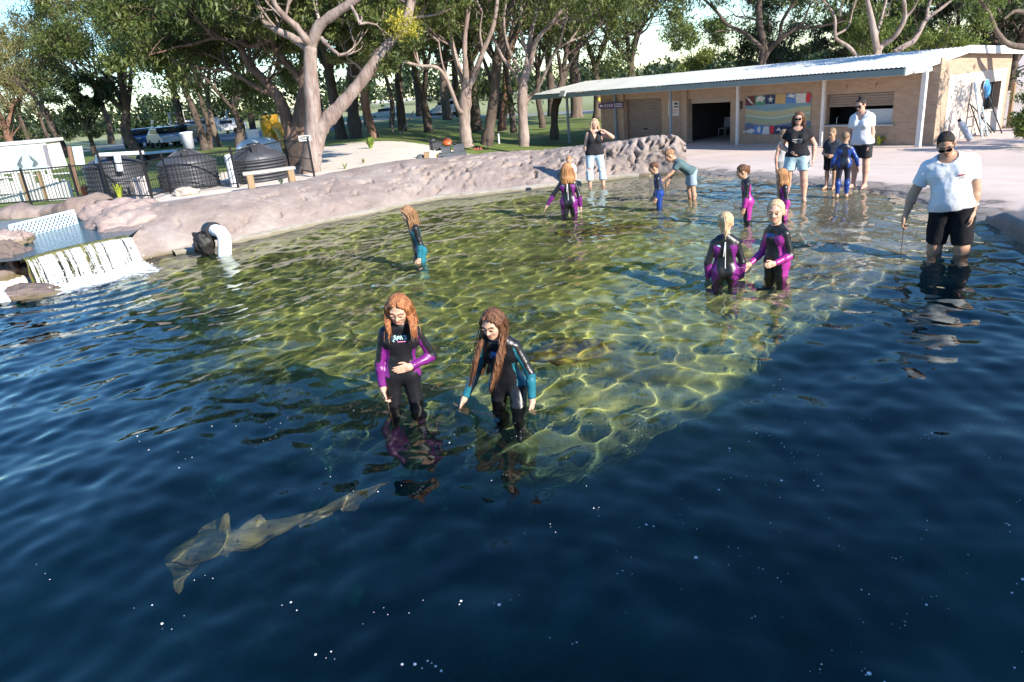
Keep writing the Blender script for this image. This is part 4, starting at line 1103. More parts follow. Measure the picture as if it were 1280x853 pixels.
    Yd = P(345, 192, ZG)[1]; k_ = lambda x, y, dy=0: PY(x, y, Yd + dy); og = k_(342, 188); og[2] = ZG
    yel = pm('yellow_plastic', (.48, .27, .02), (.36, .20, .02), scale=2, rough=.35, bump=.1); root = thing('play_slide', 'bulky yellow plastic slide tower beside the big tree', 'slide', og)
    a, b2, c2, d2 = k_(325, 144), k_(346, 144), k_(349, 186), k_(331, 186); mb = MB()
    rows = []
    for t_ in np.linspace(0, 1, 14):
        l_, r_ = a + (d2 - a) * t_, b2 + (c2 - b2) * t_; m_ = (l_ + r_) / 2; w_ = (r_[0] - l_[0]) / 2 * (1 + .06 * math.sin(t_ * 9)); rows.append([m_ + V(math.copysign(abs(math.cos(q)) ** .6, math.cos(q)) * w_, math.copysign(abs(math.sin(q)) ** .6, math.sin(q)) * w_, 0) for q in np.linspace(0, 2 * PI, 24)])
    mb.sheet(np.array(rows)); mb.poly(rows[0][:-1]); mb.build('tower', yel, root, og)
    MB().tube([k_(346, 160, -.2), k_(352, 164, -.5), k_(357, 174, -.8), k_(358, 188, -1.0)], [.28, .3, .3, .28], 14).build('chute', yel, root, og)
    # white post, bits and pieces against the fence
    q0, q1 = P(294, 233, ZG), PY(286, 197, P(294, 233, ZG)[1]); root = thing('white_post', 'thick white pipe post between the middle and right dark tanks', 'post', q0); MB().tube([q0, q0 * .2 + q1 * .8, q1], .13, 14).build('post', white, root, q0); MB().lathe([(.14, 0), (.1, .07), (.001, .1)], q1, 14).build('cap', white, root, q0)
    b = P(183, 248, ZG); root = thing('leaning_board', 'off-white board leaning behind the black fence beside the plant', 'board', b); MB().box(b + V(-.12, .1, .28), (.42, .03, .58), rotm((0, 1, 0), -.1) @ rotm((1, 0, 0), -.15), 0, .005).build('board', pm('board_pale', (.58, .5, .46), (.45, .38, .35), scale=4), root, b); MB().box(b + V(-.34, .14, .24), (.05, .04, .5), rotm((0, 1, 0), -.15)).build('batten', timber, root, b)
    b = P(107, 249, ZG); root = thing('jerry_can', 'orange-red fuel can on the ground behind the fence', 'jerry can', b); MB().box(b + V(0, .1, .18), (.2, .16, .34), None, 0, .04).build('can_body', pm('red_plastic', (.5, .07, .02), rough=.4), root, b); MB().tube([b + V(-.06, .1, .35), b + V(0, .1, .41), b + V(.06, .1, .35)], .018, 6).build('handle', pm('red_plastic', (.5, .07, .02)), root, b)
    b = P(117, 248, ZG); mb = MB(); mb.lathe([(.001, .02), (.1, 0), (.14, .2), (.16, .2), (.16, .25), (.13, .25), (.12, .2), (.001, .19)], b, 18); tag(mb.build('plant_pot', pm('terracotta', (.38, .16, .08), (.3, .12, .06), rough=.8), None, b), 'small terracotta pot beside the orange-red fuel can', 'pot')
    b = P(204, 238, ZG); root = thing('meter_box', 'dark green box with a yellow label between two tanks', 'box', b); MB().box(b + V(0, .3, .22), (.34, .2, .42), None, 0, .015).build('case', pm('dark_green_box', (.03, .05, .045), rough=.5), root, b); MB().box(b + V(0, .195, .26), (.16, .008, .14)).build('label_plate', pm('yellow_label', (.6, .5, .18), rough=.5), root, b)
    boulder('boulder', 'flat pale stone lying in front of the middle tank', P(232, 241, ZG + .06), .32, 31, pm('pale_stone', (.5, .44, .37), (.4, .34, .28), rough=.9, bump=.3), 'stone', squash=(1.1, .7, .4), n=2)
    # bench
    b = P(314, 238, .42); e = P(366, 231, .42); d = nrm(e - b); R_ = np.stack([d, np.cross(V(0, 0, 1), d), V(0, 0, 1)], 1); L_ = np.linalg.norm(e - b)
    root = thing('bench', 'low timber bench with a pale top in front of the right tank', 'bench', b); MB().box(b + d * L_ / 2 + V(0, 0, .43), (L_ + .25, .36, .07), R_, 0, .012).build('seat', pm('pale_timber', (.55, .5, .42), (.42, .37, .3), scale=4, stretch=(1, 8, 8), rough=.8), root, b)
    for x in (.03, L_): MB().box(b + d * x + V(0, 0, .197), (.16, .32, .39), R_, 0, .01).build('leg', timber, root, b)
    # plants
    blade_plant('grass_plant', 'yellow-green bladed plant growing in front of the left dark tank', P(151, 251, ZG), 46, .72, .05, 1, ((.32, .34, .03), (.20, .27, .03)), spread=.35)
    blade_plant('succulent', 'small grey-green bladed plant at the right end of the bench', P(352, 231, .42), 26, .28, .03, 2, ((.22, .32, .18), (.3, .38, .2)), spread=.6)
    blade_plant('cycad', 'small bright green palm-like plant standing on the sandy path', P(464, 188, .3), 40, .85, .07, 3, ((.22, .30, .05), (.12, .2, .03)), spread=.55)
    blade_plant('succulent', 'pale spiky plant at the foot of the big pale tree', P(432, 212, .36), 20, .32, .03, 4, ((.2, .26, .12), (.28, .3, .12)))
    blade_plant('succulent', 'tiny spiky plant on the bare ground right of the big pale tree', P(455, 206, .34), 20, .32, .03, 5, ((.24, .2, .1), (.3, .22, .1)))
    # white show-board shed, palings, signs on the far left
    Yw = P(40, 236, ZG)[1]; w = lambda x, y, dy=0: PY(x, y, Yw + dy); og = w(30, 236); og[2] = ZG
    shed = thing('display_shed', 'white open-fronted display shed at the far left under the trees', 'shed', og); mb = MB()
    mb.poly([w(-60, 187), w(56, 177.5), w(68, 212), w(-60, 224)], .9, V(0, 1, 0)); mb.build('wall', wpaint, shed, og)
    MB().poly([w(-62, 184, -.05), w(57, 174, -.05), w(58, 178, -.05), w(-62, 188, -.05)], 1.1, V(0, 1, 0)).build('roof', wpaint, shed, og)
    MB().poly([w(14, 187, -.02), w(52, 183.5, -.02), w(57, 211, -.02), w(16, 213, -.02)], .03, V(0, 1, 0)).build('picture_panel', pm('panel_cool_white', (.45, .56, .56), (.34, .48, .50), scale=1.5), shed, og)
    mb = MB()
    for pts in ([(21, 206), (24, 199), (27, 195), (28, 199), (26, 204), (29, 209), (25, 211)], [(36, 194), (40, 197), (45, 201), (48, 205), (44, 209), (40, 208), (42, 203), (38, 199)]): MB().poly([w(x, y, -.035) for x, y in pts], .012, V(0, 1, 0)).build('painted_figure', pm('dark_print', (.08, .1, .12), (.16, .18, .2), scale=8), shed, og)
    pass
    MB().poly([w(53, 182, -.03), w(57, 181, -.03), w(66, 212, -.03), w(61, 213, -.03)], .06, V(0, 1, 0)).build('corner_post', pm('mauve_grey', (.22, .2, .24)), shed, og)
    root = thing('picket_fence', 'uneven white paling fence in front of the display shed', 'fence', P(45, 254, ZG)); og = P(45, 254, ZG); rng = random.Random(4)
    for i, x in enumerate(np.arange(-8, 92, 4.6)):
        b = P(x, 256 - x * .055, ZG) + V(0, .12, 0); hgt = rng.uniform(.78, 1.02) - .25 * (rng.random() < .18); mb = MB(); wd = rng.uniform(.075, .1)
        mb.poly([b + V(-wd / 2, 0, .02), b + V(wd / 2, 0, .02), b + V(wd / 2 + rng.uniform(-.03, .02), 0, hgt), b + V(-wd / 2 + rng.uniform(-.03, .02), 0, hgt)], .02, V(0, 1, 0)); mb.build('picket', timber if i in (9, 14) else wpaint, root, og)
    mb = MB(); 
    for z in (.3, .75): a = P(-8, 257, ZG) + V(0, .16, z); c = P(92, 250, ZG) + V(0, .16, z); mb.tube([a, c], .025, 5)
    mb.build('rail', wpaint, root, og)
    b = P(98, 240, ZG); Yp = b[1]; k_ = lambda x, y, dy=0: PY(x, y, Yp + dy); root = thing('sign_post', 'brown timber post carrying a pale board by the picket fence', 'sign', b); MB().tube([b, k_(92, 215), k_(86, 183)], .07, 8).build('post', pm('brown_post', (.16, .09, .06), (.24, .15, .1), scale=6, stretch=(6, 6, .6)), root, b)
    MB().poly([k_(89.5, 183.5, -.08), k_(102, 183, -.08), k_(106, 206, -.08), k_(95, 208, -.08)], .03, V(0, 1, 0)).build('board', pm('board_blue_white', (.55, .62, .68), (.46, .53, .6), scale=2), root, b)
    # trolley with garden machines
    b = P(567, 200, .12); Yt = b[1]; k_ = lambda x, y, dy=0: PY(x, y, Yt + dy); grey = pm('grey_plastic', (.10, .11, .125), (.07, .075, .085), scale=3, rough=.5); dark = pm('engine_dark', (.02, .02, .022), (.05, .05, .055), scale=14, rough=.4, bump=.4)
    def pbox(name, lab, cat, x0, y0, x1, y1, depth, m, dy=0, lip=True, grp=None):
        a_, c_ = k_(x0, y0, dy), k_(x1, y1, dy); c0 = (a_ + c_) / 2; sz = V(abs(c_[0] - a_[0]), depth, abs(a_[2] - c_[2])); o_ = thing(name, lab, cat, c0 - V(0, 0, sz[2] / 2), 0, grp); og_ = c0 - V(0, 0, sz[2] / 2)
        mb = MB(); wl = .02
        for dx, dyy, sx, sy in ((0, -sz[1] / 2 + wl / 2, sz[0], wl), (0, sz[1] / 2 - wl / 2, sz[0], wl), (-sz[0] / 2 + wl / 2, 0, wl, sz[1] - 2 * wl), (sz[0] / 2 - wl / 2, 0, wl, sz[1] - 2 * wl)): mb.box(c0 + V(dx, dyy, 0), (sx, sy, sz[2]))
        mb.box(c0 - V(0, 0, sz[2] / 2 - .01), (sz[0] - .05, sz[1] - .05, .02)); mb.build('tub', m, o_, og_)
        if lip:
            mb = MB(); z = sz[2] / 2
            for dx, dyy, sx, sy in ((0, -sz[1] / 2 - .01, sz[0] + .06, .03), (0, sz[1] / 2 + .01, sz[0] + .06, .03), (-sz[0] / 2 - .012, 0, .03, sz[1] - .01), (sz[0] / 2 + .012, 0, .03, sz[1] - .01)): mb.box(c0 + V(dx, dyy, z), (sx, sy, .03))
            mb.build('rim', m, o_, og_)
        return o_
    tr = thing('garden_trolley', 'low dark trolley loaded with tubs and machines at the path edge', 'trolley', b); MB().box((k_(549, 196) + k_(582, 193)) / 2, (1.0, .6, .22), None, 0, .02).build('bed', grey, tr, b); MB().box((k_(563, 196.5) + k_(573, 195)) / 2 + V(0, -.312, 0), (.3, .01, .05)).build('name_plate', white, tr, b)
    for x in (552, 580): MB().lathe([(.001, -.05), (.11, -.05), (.13, 0), (.11, .05), (.001, .05)], k_(x, 199.5, -.25), 16, 0, rotm((1, 0, 0), PI / 2)).build('wheel', black, tr, b)
    pbox('grey_tub', 'smaller left grey tub on the trolley', 'tub', 551.5, 184, 563.5, 191, .45, grey); pbox('grey_tub', 'wider right grey tub on the trolley', 'tub', 566.5, 182, 580, 190, .45, grey, .05)
    c = k_(545, 183, .1); root = thing('petrol_engine', 'dark petrol engine with a bent handle left of the tubs', 'engine', c - V(0, 0, .2)); og = c - V(0, 0, .2); MB().box(c, (.42, .34, .3), rotm((0, 0, 1), .3), 0, .05).build('engine_block', dark, root, og); MB().tube([c + V(.1, 0, .1), c + V(.2, 0, .25), c + V(.24, 0, .34), c + V(.32, 0, .33)], .016, 6).build('handle', black, root, og); MB().lathe([(.001, 0), (.12, 0), (.13, .1), (.001, .12)], c + V(-.1, -.05, .15), 14).build('air_filter', dark, root, og)
    c = k_(559, 178, .25); root = thing('leaf_blower', 'orange machine resting on top of the left tub', 'machine', c - V(0, 0, .12)); og = c - V(0, 0, .12); org = pm('orange_plastic', (.42, .10, .03), rough=.4); mb = MB(); mb.lathe([(.001, -.05), (.13, -.04), (.17, .0), (.15, .04), (.001, .06)], c, 16, 0, rotm((1, 0, 0), .7)); mb.build('housing', org, root, og); MB().tube([c + V(-.12, -.05, .1), c + V(0, -.1, .18), c + V(.13, -.05, .1)], .02, 6).build('handle', black, root, og); MB().tube([c + V(.1, 0, -.02), c + V(.3, 0, -.08)], [.05, .035], 8).build('nozzle', black, root, og)
    c = k_(534, 196, -.1); root = thing('hand_cart', 'small timber and white cart with a grey wheel at the left of the trolley', 'cart', c - V(0, 0, .2)); og = c - V(0, 0, .2); MB().box(c, (.2, .3, .3), None, 0, .01).build('crate', timber, root, og); mb = MB(); a_ = k_(538, 189, -.2); mb.tube([k_(537, 201, -.2), k_(538, 189, -.2), k_(543, 188, -.2), k_(545, 200, -.2)], .03, 6); mb.box(k_(541, 196, -.18), (.16, .04, .26)); mb.build('white_frame', white, root, og); MB().lathe([(.001, -.05), (.15, -.05), (.17, 0), (.15, .05), (.001, .05)], k_(526, 199, -.1), 18, 0, rotm((1, 0, 0), PI / 2)).build('wheel', grey, root, og)
    c = k_(548, 198, -.15); mb = MB(); mb.lathe([(.001, -.11), (.1, -.11), (.11, -.08), (.11, .08), (.09, .11), (.04, .13), (.04, .16), (.001, .16)], c, 16); tag(mb.build('yellow_canister', pm('yellow_dull', (.5, .34, .05), rough=.5), None, c), 'dull yellow canister between the trolley and the small cart', 'canister')
    c = P(597, 188, .1); mb = MB()
    for i in range(3): mb.box(c + V(i * .11 - .1, 0, .05), (.1, .09, .09), rotm((0, 0, 1), i * .3), 0, .01)
    tag(mb.build('brick_pile', pm('red_brick', (.28, .08, .05), (.2, .06, .04), rough=.9), None, c), 'three red bricks on the path right of the trolley', 'bricks')
    c = P(610, 186, .08); root = thing('garden_light', 'short black garden light on the path by the leaning dark tree', 'garden light', c); MB().tube([c, c + V(0, 0, .25)], .02, 8).build('stake', black, root, c); MB().lathe([(.03, .25), (.06, .27), (.06, .36), (.08, .37), (.001, .41)], c, 12).build('lamp_head', black, root, c)
    c = P(624, 180, .05); root = thing('garden_tap', 'small pale tap post on the lawn right of the leaning dark tree', 'tap', c); MB().tube([c, c + V(0, 0, .42)], .035, 8).build('stand_pipe', white, root, c); MB().tube([c + V(0, 0, .38), c + V(.0, -.1, .38), c + V(0, -.12, .32)], .02, 6).build('spout', white, root, c)

# ---------------------------------------------------------------- cars far behind
def car(label, px, py, z, rz, col, L=4.3, hgt=1.46, van=False, grp='cars in the far car park'):
    b = P(px, py, z); root = thing('parked_car', label, 'car', b, rad(rz), grp); W = 1.74
    body = pm('car_paint_%02d%02d%02d' % tuple(int(c * 99) for c in col), col, rough=.25, spec=.6); gl = pm('car_glass', (.015, .02, .025), rough=.06, spec=.7); tyre = pm('tyre', (.015, .015, .015), rough=.8); rim = pm('rim', (.4, .4, .42), rough=.35, metal=.7)
    side = [(-.5, .25), (-.5, .56), (-.46, .64), (-.2, .68)] if not van else [(-.5, .25), (-.5, .6), (-.49, .75), (-.46, .8)]
    lo = [(-.5, .26), (-.498, .55), (-.47, .62), (-.30, .655), (.28, .66), (.42, .60), (.49, .52), (.5, .28)] if not van else [(-.5, .26), (-.5, .62), (.36, .66), (.46, .58), (.5, .45), (.5, .28)]
    roof = [(-.46, .64), (-.33, .96), (-.20, 1.0), (.05, .985), (.24, .66)] if not van else [(-.49, .62), (-.48, .96), (-.45, 1.0), (.22, .99), (.38, .64)]
    def slab(prof, w0, w1, m, name, par):
        mb = MB(); n = len(prof); rows = []
        for sx, wf in ((-1, .94), (-1, 1), (1, 1), (1, .94)):
            rows.append([V(x * L * (.985 if wf < 1 else 1), sx * (w0 if z_ < .66 else w1) / 2 * (1 if wf < 1 else 1) , z_ * hgt) if wf == 1 else V(x * L * .96, sx * ((w0 if z_ < .66 else w1) / 2 + .03), (z_ * .96 + .02) * hgt) for x, z_ in prof])
        rows = [rows[0], rows[1], rows[2], rows[3]]
        A = np.array([rows[0], rows[1], rows[2], rows[3]]); A[0], A[3] = A[0], A[3]
        ring = np.concatenate([A, A[:, :1]], 1); mb.sheet(ring, 0, False); mb.poly(A[0][::-1]); mb.poly(A[3]); return mb.build(name, m, par)
    slab(lo, W, W, body, 'body', root); slab(roof, W * .96, W * .78, body, 'cabin', root)
    mb = MB(); xs = roof
    mb.box((-.02 * L if not van else .02 * L, 0, .80 * hgt), (.46 * L if not van else .62 * L, W * .94, .20 * hgt), None, 0, .03); mb.build('side_windows', gl, root)
    x0, x1 = roof[-1], roof[-2]; mb = MB(); mb.poly([(x0[0] * L + .03, -W * .43, x0[1] * hgt + .03), (x0[0] * L + .03, W * .43, x0[1] * hgt + .03), (x1[0] * L + .05, W * .36, x1[1] * hgt - .04), (x1[0] * L + .05, -W * .36, x1[1] * hgt - .04)], .03, V(.5, 0, .5)); mb.build('windscreen', gl, root)
    for x in (-.31, .32):
        for s in (-1, 1):
            w = MB().lathe([(.001, -.09), (.3, -.09), (.32, 0), (.3, .09), (.001, .09)], (x * L, s * W * .47, .32), 18, 0, rotm((1, 0, 0), PI / 2)).build('wheel', tyre, root); MB().lathe([(.19, -.1), (.2, 0), (.19, .1), (.001, .1)], (x * L, s * (W * .47 + .0), .32), 14, 0, rotm((1, 0, 0), PI / 2 * s)).build('rim', rim, w)
    for s in (-1, 1): MB().box((.488 * L, s * W * .36, .52 * hgt), (.08, .3, .13), None, 0, .03).build('headlight', pm('lamp_glass', (.6, .6, .62), rough=.1), root)
    return root
def build_cars():
    car('blue hatchback nearest the tree trunk in the far car park', 178, 184.5, ZG, -50, (.04, .12, .32)); car('pale blue hatchback second from the left in the far car park', 197, 181.5, ZG, -84, (.22, .33, .45))
    car('silver-blue car third from the left in the far car park', 211, 184, ZG, -52, (.40, .44, .48)); car('dark navy car rightmost of the row in the far car park', 230, 180.6, ZG, -86, (.02, .03, .06))
    car('white van parked beyond the row of blue cars', 247, 173, ZG, 200, (.7, .7, .7), 4.6, 1.7, True); car('white hatchback behind the three thin dark trunks', 281, 168.5, ZG, 190, (.7, .7, .72))
    car('pale ute seen between trunks on the far road', 484, 150, -.1, 185, (.6, .62, .65)); car('blue car passing between trunks on the far road', 556, 146.5, -.3, 182, (.25, .4, .55)); car('white van on the far road behind the middle trunks', 566, 146, -.3, 182, (.7, .7, .7), 4.7, 1.9, True)
    m = pm('pole_pale', (.5, .48, .44), rough=.7)
    for i, (x, y, y1, x1, lab) in enumerate(((217, 166, 142, 211, 'pale leaning power pole beyond the blue cars'), (232, 160, 139, 228, 'thin pale light pole right of the blue cars'), (190, 168, 152, 190, 'short pale pole rising behind the blue cars'), (285, 160, 140, 283, 'pale light pole between the dark trunks'))):
        b = P(x, y + 8, ZG); r = thing('light_pole', lab, 'pole', b); t_ = PY(x1, y1, b[1]); MB().tube([b, t_], [.16, .11], 8).build('pole', m, r, b); MB().box(t_ + V(.25, 0, .05), (.7, .22, .12), None, 0, .04).build('lamp_head', m, r, b)
# ================================================================ the brick kiosk
def build_building():
    ZB = -.70; a = P(710, 180, ZB); b = P(1152, 186, ZB); u = nrm(b - a); v = V(-u[1], u[0], 0)
    Q = lambda uu, vv, z: a * V(1, 1, 0) + u * uu + v * vv + V(0, 0, z)
    Rb = np.stack([u, v, V(0, 0, 1)], 1)
    og = Q(0, 0, ZB); VW = .55; UE = 17.75; U0 = 2.0; DE = 5.4
    root = thing('kiosk_building', 'long low tan brick kiosk with a pale tin roof and veranda posts', 'building', og)
    t = NT('tan_brick'); 
    # bricks are laid in wall coordinates: along the wall, height
    br = t.N.new('ShaderNodeTexBrick'); sep = t.N.new('ShaderNodeSeparateXYZ'); t.l(t.tc.outputs['Object'], sep.inputs[0])
    al = t.math('ADD', t.math('MULTIPLY', sep.outputs[0], float(u[0])), t.math('MULTIPLY', sep.outputs[1], float(u[1]))); ac = t.math('ADD', t.math('MULTIPLY', sep.outputs[0], float(v[0])), t.math('MULTIPLY', sep.outputs[1], float(v[1])))
    cb = t.N.new('ShaderNodeCombineXYZ'); t.l(t.math('ADD', al, ac), cb.inputs[0]); t.l(sep.outputs[2], cb.inputs[1]); t.l(cb.outputs[0], br.inputs['Vector'])
    br.inputs['Scale'].default_value = 1; br.inputs['Brick Width'].default_value = .21; br.inputs['Row Height'].default_value = .074; br.inputs['Mortar Size'].default_value = .007
    br.inputs['Color1'].default_value = (.42, .30, .21, 1); br.inputs['Color2'].default_value = (.33, .23, .16, 1); br.inputs['Mortar'].default_value = (.40, .31, .24, 1)
    bc = t.mix(t.rng(t.noise(1.2, 4), .35, .7, 0, .3), br.outputs[0], (.35, .24, .165)); bm_ = t.done(bc, .85, t.bump(br.outputs['Fac'], -.4, .01), .2)
    def wbox(mb, u0, u1, v0, v1, z0, z1, m=0): mb.box(Q((u0 + u1) / 2, (v0 + v1) / 2, (z0 + z1) / 2), (u1 - u0, v1 - v0, z1 - z0), Rb, m)
    ZT = 1.66; th = .24
    # front wall in pieces around its three openings
    op = [(3.75, 6.0, ZB, 1.28), (7.55, 9.75, ZB, 1.16), (13.95, 16.35, .02, 1.06)]
    mb = MB(); x = U0
    for o0, o1, z0, z1 in op:
        wbox(mb, x, o0, VW, VW + th, ZB - .1, ZT); wbox(mb, o0, o1, VW, VW + th, z1, ZT)
        if z0 > ZB: wbox(mb, o0, o1, VW, VW + th, ZB - .1, z0)
        x = o1
    wbox(mb, x, UE - th, VW, VW + th, ZB - .1, ZT)
    for uu in (3.45, 7.3): wbox(mb, uu, uu + .25, VW - .12, VW - .003, ZB - .1, ZT - .02)
    front = mb.build('front_wall', bm_, root, og)
    # end wall with its window, render over the lower part
    mb = MB(); w0, w1, wz0, wz1 = 3.75, 5.0, .12, 1.02
    wbox(mb, UE - th, UE, VW, w0, ZB - .1, 2.0); wbox(mb, UE - th, UE, w0, w1, ZB - .1, wz0); wbox(mb, UE - th, UE, w0, w1, wz1, 2.0); wbox(mb, UE - th, UE, w1, DE, ZB - .1, 2.0)
    end = mb.build('end_wall', bm_, root, og)
    rd = NT('pink_render'); rn = rd.noise(2, 5); rd.done(rd.mix(rd.rng(rn, .35, .7), (.60, .50, .42), (.52, .42, .35)), .9, rd.bump(rd.noise(40, 3), .2, .008)); mb = MB(); e = .012; z1 = 1.42
    wbox(mb, UE + .003, UE + e, VW + .62, w0, ZB - .05, z1); wbox(mb, UE + .003, UE + e, w0, w1, ZB - .05, wz0); wbox(mb, UE + .003, UE + e, w0, w1, wz1, z1); wbox(mb, UE + .003, UE + e, w1, DE - .05, ZB - .05, z1)
    mb.build('render_coat', rd.m, end, og)
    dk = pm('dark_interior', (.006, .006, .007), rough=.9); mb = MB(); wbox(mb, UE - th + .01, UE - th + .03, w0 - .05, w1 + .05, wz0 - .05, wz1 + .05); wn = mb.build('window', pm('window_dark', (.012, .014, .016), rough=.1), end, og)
    mb = MB()
    for vv in np.linspace(w0 + .12, w1 - .1, 6): mb.tube([Q(UE - th + .05, vv, wz0), Q(UE - th + .05, vv, wz1)], .012, 6)
    mb.build('bars', pm('bars_grey', (.1, .1, .1), rough=.5), wn, og); mb = MB(); wbox(mb, UE - .12, UE + .06, w0 - .03, w1 + .03, wz0 - .06, wz0 - .003); mb.build('sill', rd.m, wn, og)
    mb = MB(); wbox(mb, U0, U0 + th, VW + th, DE, ZB - .1, ZT); wbox(mb, U0, UE, DE, DE + th, ZB - .1, 1.9); mb.build('rear_walls', bm_, root, og)
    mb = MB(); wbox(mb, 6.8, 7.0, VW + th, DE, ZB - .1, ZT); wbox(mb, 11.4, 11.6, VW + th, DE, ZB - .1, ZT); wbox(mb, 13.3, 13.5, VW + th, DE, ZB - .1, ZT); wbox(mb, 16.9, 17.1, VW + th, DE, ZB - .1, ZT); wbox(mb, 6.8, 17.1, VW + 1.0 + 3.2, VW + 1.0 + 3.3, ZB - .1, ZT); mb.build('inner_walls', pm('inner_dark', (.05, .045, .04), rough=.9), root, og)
    # floor slab
    mb = MB(); wbox(mb, U0, UE, VW + .01, DE, ZB - .15, ZB + .015); mb.build('floor_slab', pm('slab', (.25, .2, .17), (.3, .24, .2)), root, og)
    # roller door
    sh = NT('roller_slats'); s2 = sh.N.new('ShaderNodeSeparateXYZ'); sh.l(sh.tc.outputs['Object'], s2.inputs[0]); ribs = sh.math('SINE', sh.math('MULTIPLY', s2.outputs[2], 2 * PI / .085)); sh.done(sh.mix(sh.rng(sh.noise(2, 3), .3, .7), (.31, .245, .20), (.27, .21, .17)), .5, sh.bump(ribs, .9, .02))
    mb = MB(); wbox(mb, 3.80, 5.95, VW + .14, VW + .18, ZB, 1.27); rdoor = mb.build('roller_door', sh.m, root, og); mb = MB(); wbox(mb, 4.75, 4.98, VW + .11, VW + .137, -.10, -.04); mb.build('handle', pm('black_metal', (.012, .012, .014)), rdoor, og)
    fr = pm('door_frame_brown', (.22, .145, .1), rough=.6); [(lambda m_: (wbox(m_, a_, b_, VW + .05, VW + .2, ZB, 1.27), m_.build('guide_rail', fr, rdoor, og)))(MB()) for a_, b_ in ((3.752, 3.80), (5.95, 5.998))]
    mb = MB(); wbox(mb, 7.6, 9.7, VW + .1, VW + .2, 0.96, 1.155); hd = mb.build('door_drum', pm('taupe_metal', (.34, .27, .21), rough=.5), root, og)
    # chairs glimpsed inside the dark doorway
    pl = pm('chair_plastic', (.28, .28, .30), rough=.5)
    for i in range(4):
        cu = 7.9 + i * .45; cv = VW + 2.0 + .3 * (i % 2); c0 = Q(cu, cv, ZB + .015)
        ch = thing('plastic_chair', 'grey plastic chair standing inside the dark open doorway', 'chair', c0, math.atan2(u[1], u[0]), 'chairs inside the open doorway')
        MB().box((0, 0, .44), (.42, .42, .03), None, 0, .012).build('seat', pl, ch); mb = MB(); mb.box((0, .2, .68), (.4, .03, .42), rotm((1, 0, 0), -.15), 0, .012); mb.build('backrest', pl, ch)
        for sx in (-.18, .18):
            for sy in (-.18, .18): MB().tube([(sx, sy, .43), (sx * 1.1, sy * 1.1, 0)], .015, 6).build('leg', pl, ch)
    # servery: half-lowered shutter, sill, white board
    mb = MB(); wbox(mb, 13.97, 16.33, VW + .1, VW + .14, .62, 1.055); mb.build('servery_shutter', NTcopy(sh.m, 'servery_slats'), root, og)
    mb = MB(); wbox(mb, 13.85, 16.45, VW - .10, VW + .3, -.04, .022); mb.build('servery_sill', pm('grey_sill', (.36, .37, .37), rough=.4), root, og)
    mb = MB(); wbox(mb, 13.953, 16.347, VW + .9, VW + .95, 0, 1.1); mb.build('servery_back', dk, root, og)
    bd = thing('white_board', 'white board propped inside the right half of the serving hatch', 'board', Q(15.7, VW + .3, .025)); mb = MB(); wbox(mb, 15.25, 16.22, VW + .26, VW + .28, .025, .50); mb.build('panel', pm('board_white', (.55, .6, .62), (.48, .53, .56), scale=1.5, rough=.3), bd, Q(15.7, VW + .3, .025)); mb = MB()
    for z in (.42, .34, .26, .18): wbox(mb, 15.32, 15.32 + .5 + .3 * (z * 7 % 1), VW + .254, VW + .257, z, z + .012)
    mb.build('faint_writing', pm('faint_grey', (.36, .4, .43)), bd, Q(15.7, VW + .3, .025))
    tp = thing('tap', 'small metal tap at the left inside the serving hatch', 'tap', Q(14.2, VW + .3, .025)); MB().tube([V(0, 0, 0), V(0, 0, .2), V(.03, 0, .24), V(.08, 0, .22)], .015, 6).build('spout', pm('steel', (.5, .5, .5), rough=.25, metal=.9), tp)
    for uu in (14.7, 15.75): MB().tube([Q(uu, VW, 1.34), Q(uu, VW - .08, 1.34), Q(uu, VW - .09, 1.22)], .014, 6).build('wall_hook', fr, front, og)
    # posts
    wp = pm('post_white', (.66, .64, .60), (.56, .54, .5), scale=2, rough=.5)
    bl = pm('post_bluegrey', (.26, .31, .35), (.22, .27, .3), scale=2, rough=.5)
    for uu in (.0, 3.1, 6.95, 10.45, 14.1): 
        mb = MB(); mb.box(Q(uu, .1 if uu != 3.1 else VW - .08, (ZB + 1.62) / 2), (.11 if uu else .1, .11, 1.62 - ZB), Rb, 0, .012); mb.build('veranda_post', bl if uu < 7 else wp, root, og)
    mb = MB(); mb.box(Q(17.5, .1, (ZB + 1.66) / 2), (.16, .13, 1.66 - ZB), Rb, 0, .012); mb.build('veranda_post', wp, root, og)
    # roof: corrugated front slope, back slope, fascia, barge
    ev, ez, rv, rz_ = -.85, 1.80, 1.75, 2.25; ru0, ru1 = -1.8, 17.35
    rm = NT('tin_roof'); rm.done(rm.mix(rm.rng(rm.noise(.7, 5, (1, 1, 1)), .35, .7), (.72, .72, .68), (.62, .63, .59)), .38, None, .5); rm.b.inputs['Metallic'].default_value = .15
    def slope(v0, z0, v1, z1, ua, ub, ua1=None, ub1=None):
        n = int((ub - ua) / .038); G = []
        for k in range(n + 1):
            w = .012 * math.cos(k * PI / 2); uu = ua + (ub - ua) * k / n
            f0 = ua1 if ua1 is not None else ua; g0 = ub1 if ub1 is not None else ub; uu1 = f0 + (g0 - f0) * k / n
            G.append([Q(uu, v0, z0 + w), Q(uu1, v1, z1 + w)])
        return np.array(G)
    mb = MB(); mb.sheet(slope(ev - .05, ez + .03, rv, rz_, ru0, ru1, ru0 + 1.5, ru1 + .62)); mb.sheet(slope(rv, rz_, DE + 1.1, 2.02, ru0 + 1.5, ru1 + .62)); rf = mb.build('roof', rm.m, root, og)
    # fascia, barge boards and soffit along the roof edges
    fa = pm('fascia_green', (.15, .21, .22), (.12, .175, .185), scale=2, rough=.5); mb = MB(); wbox(mb, ru0, ru1 - .02, ev - .03, ev, 1.60, 1.79); mb.build('fascia', fa, rf, og)
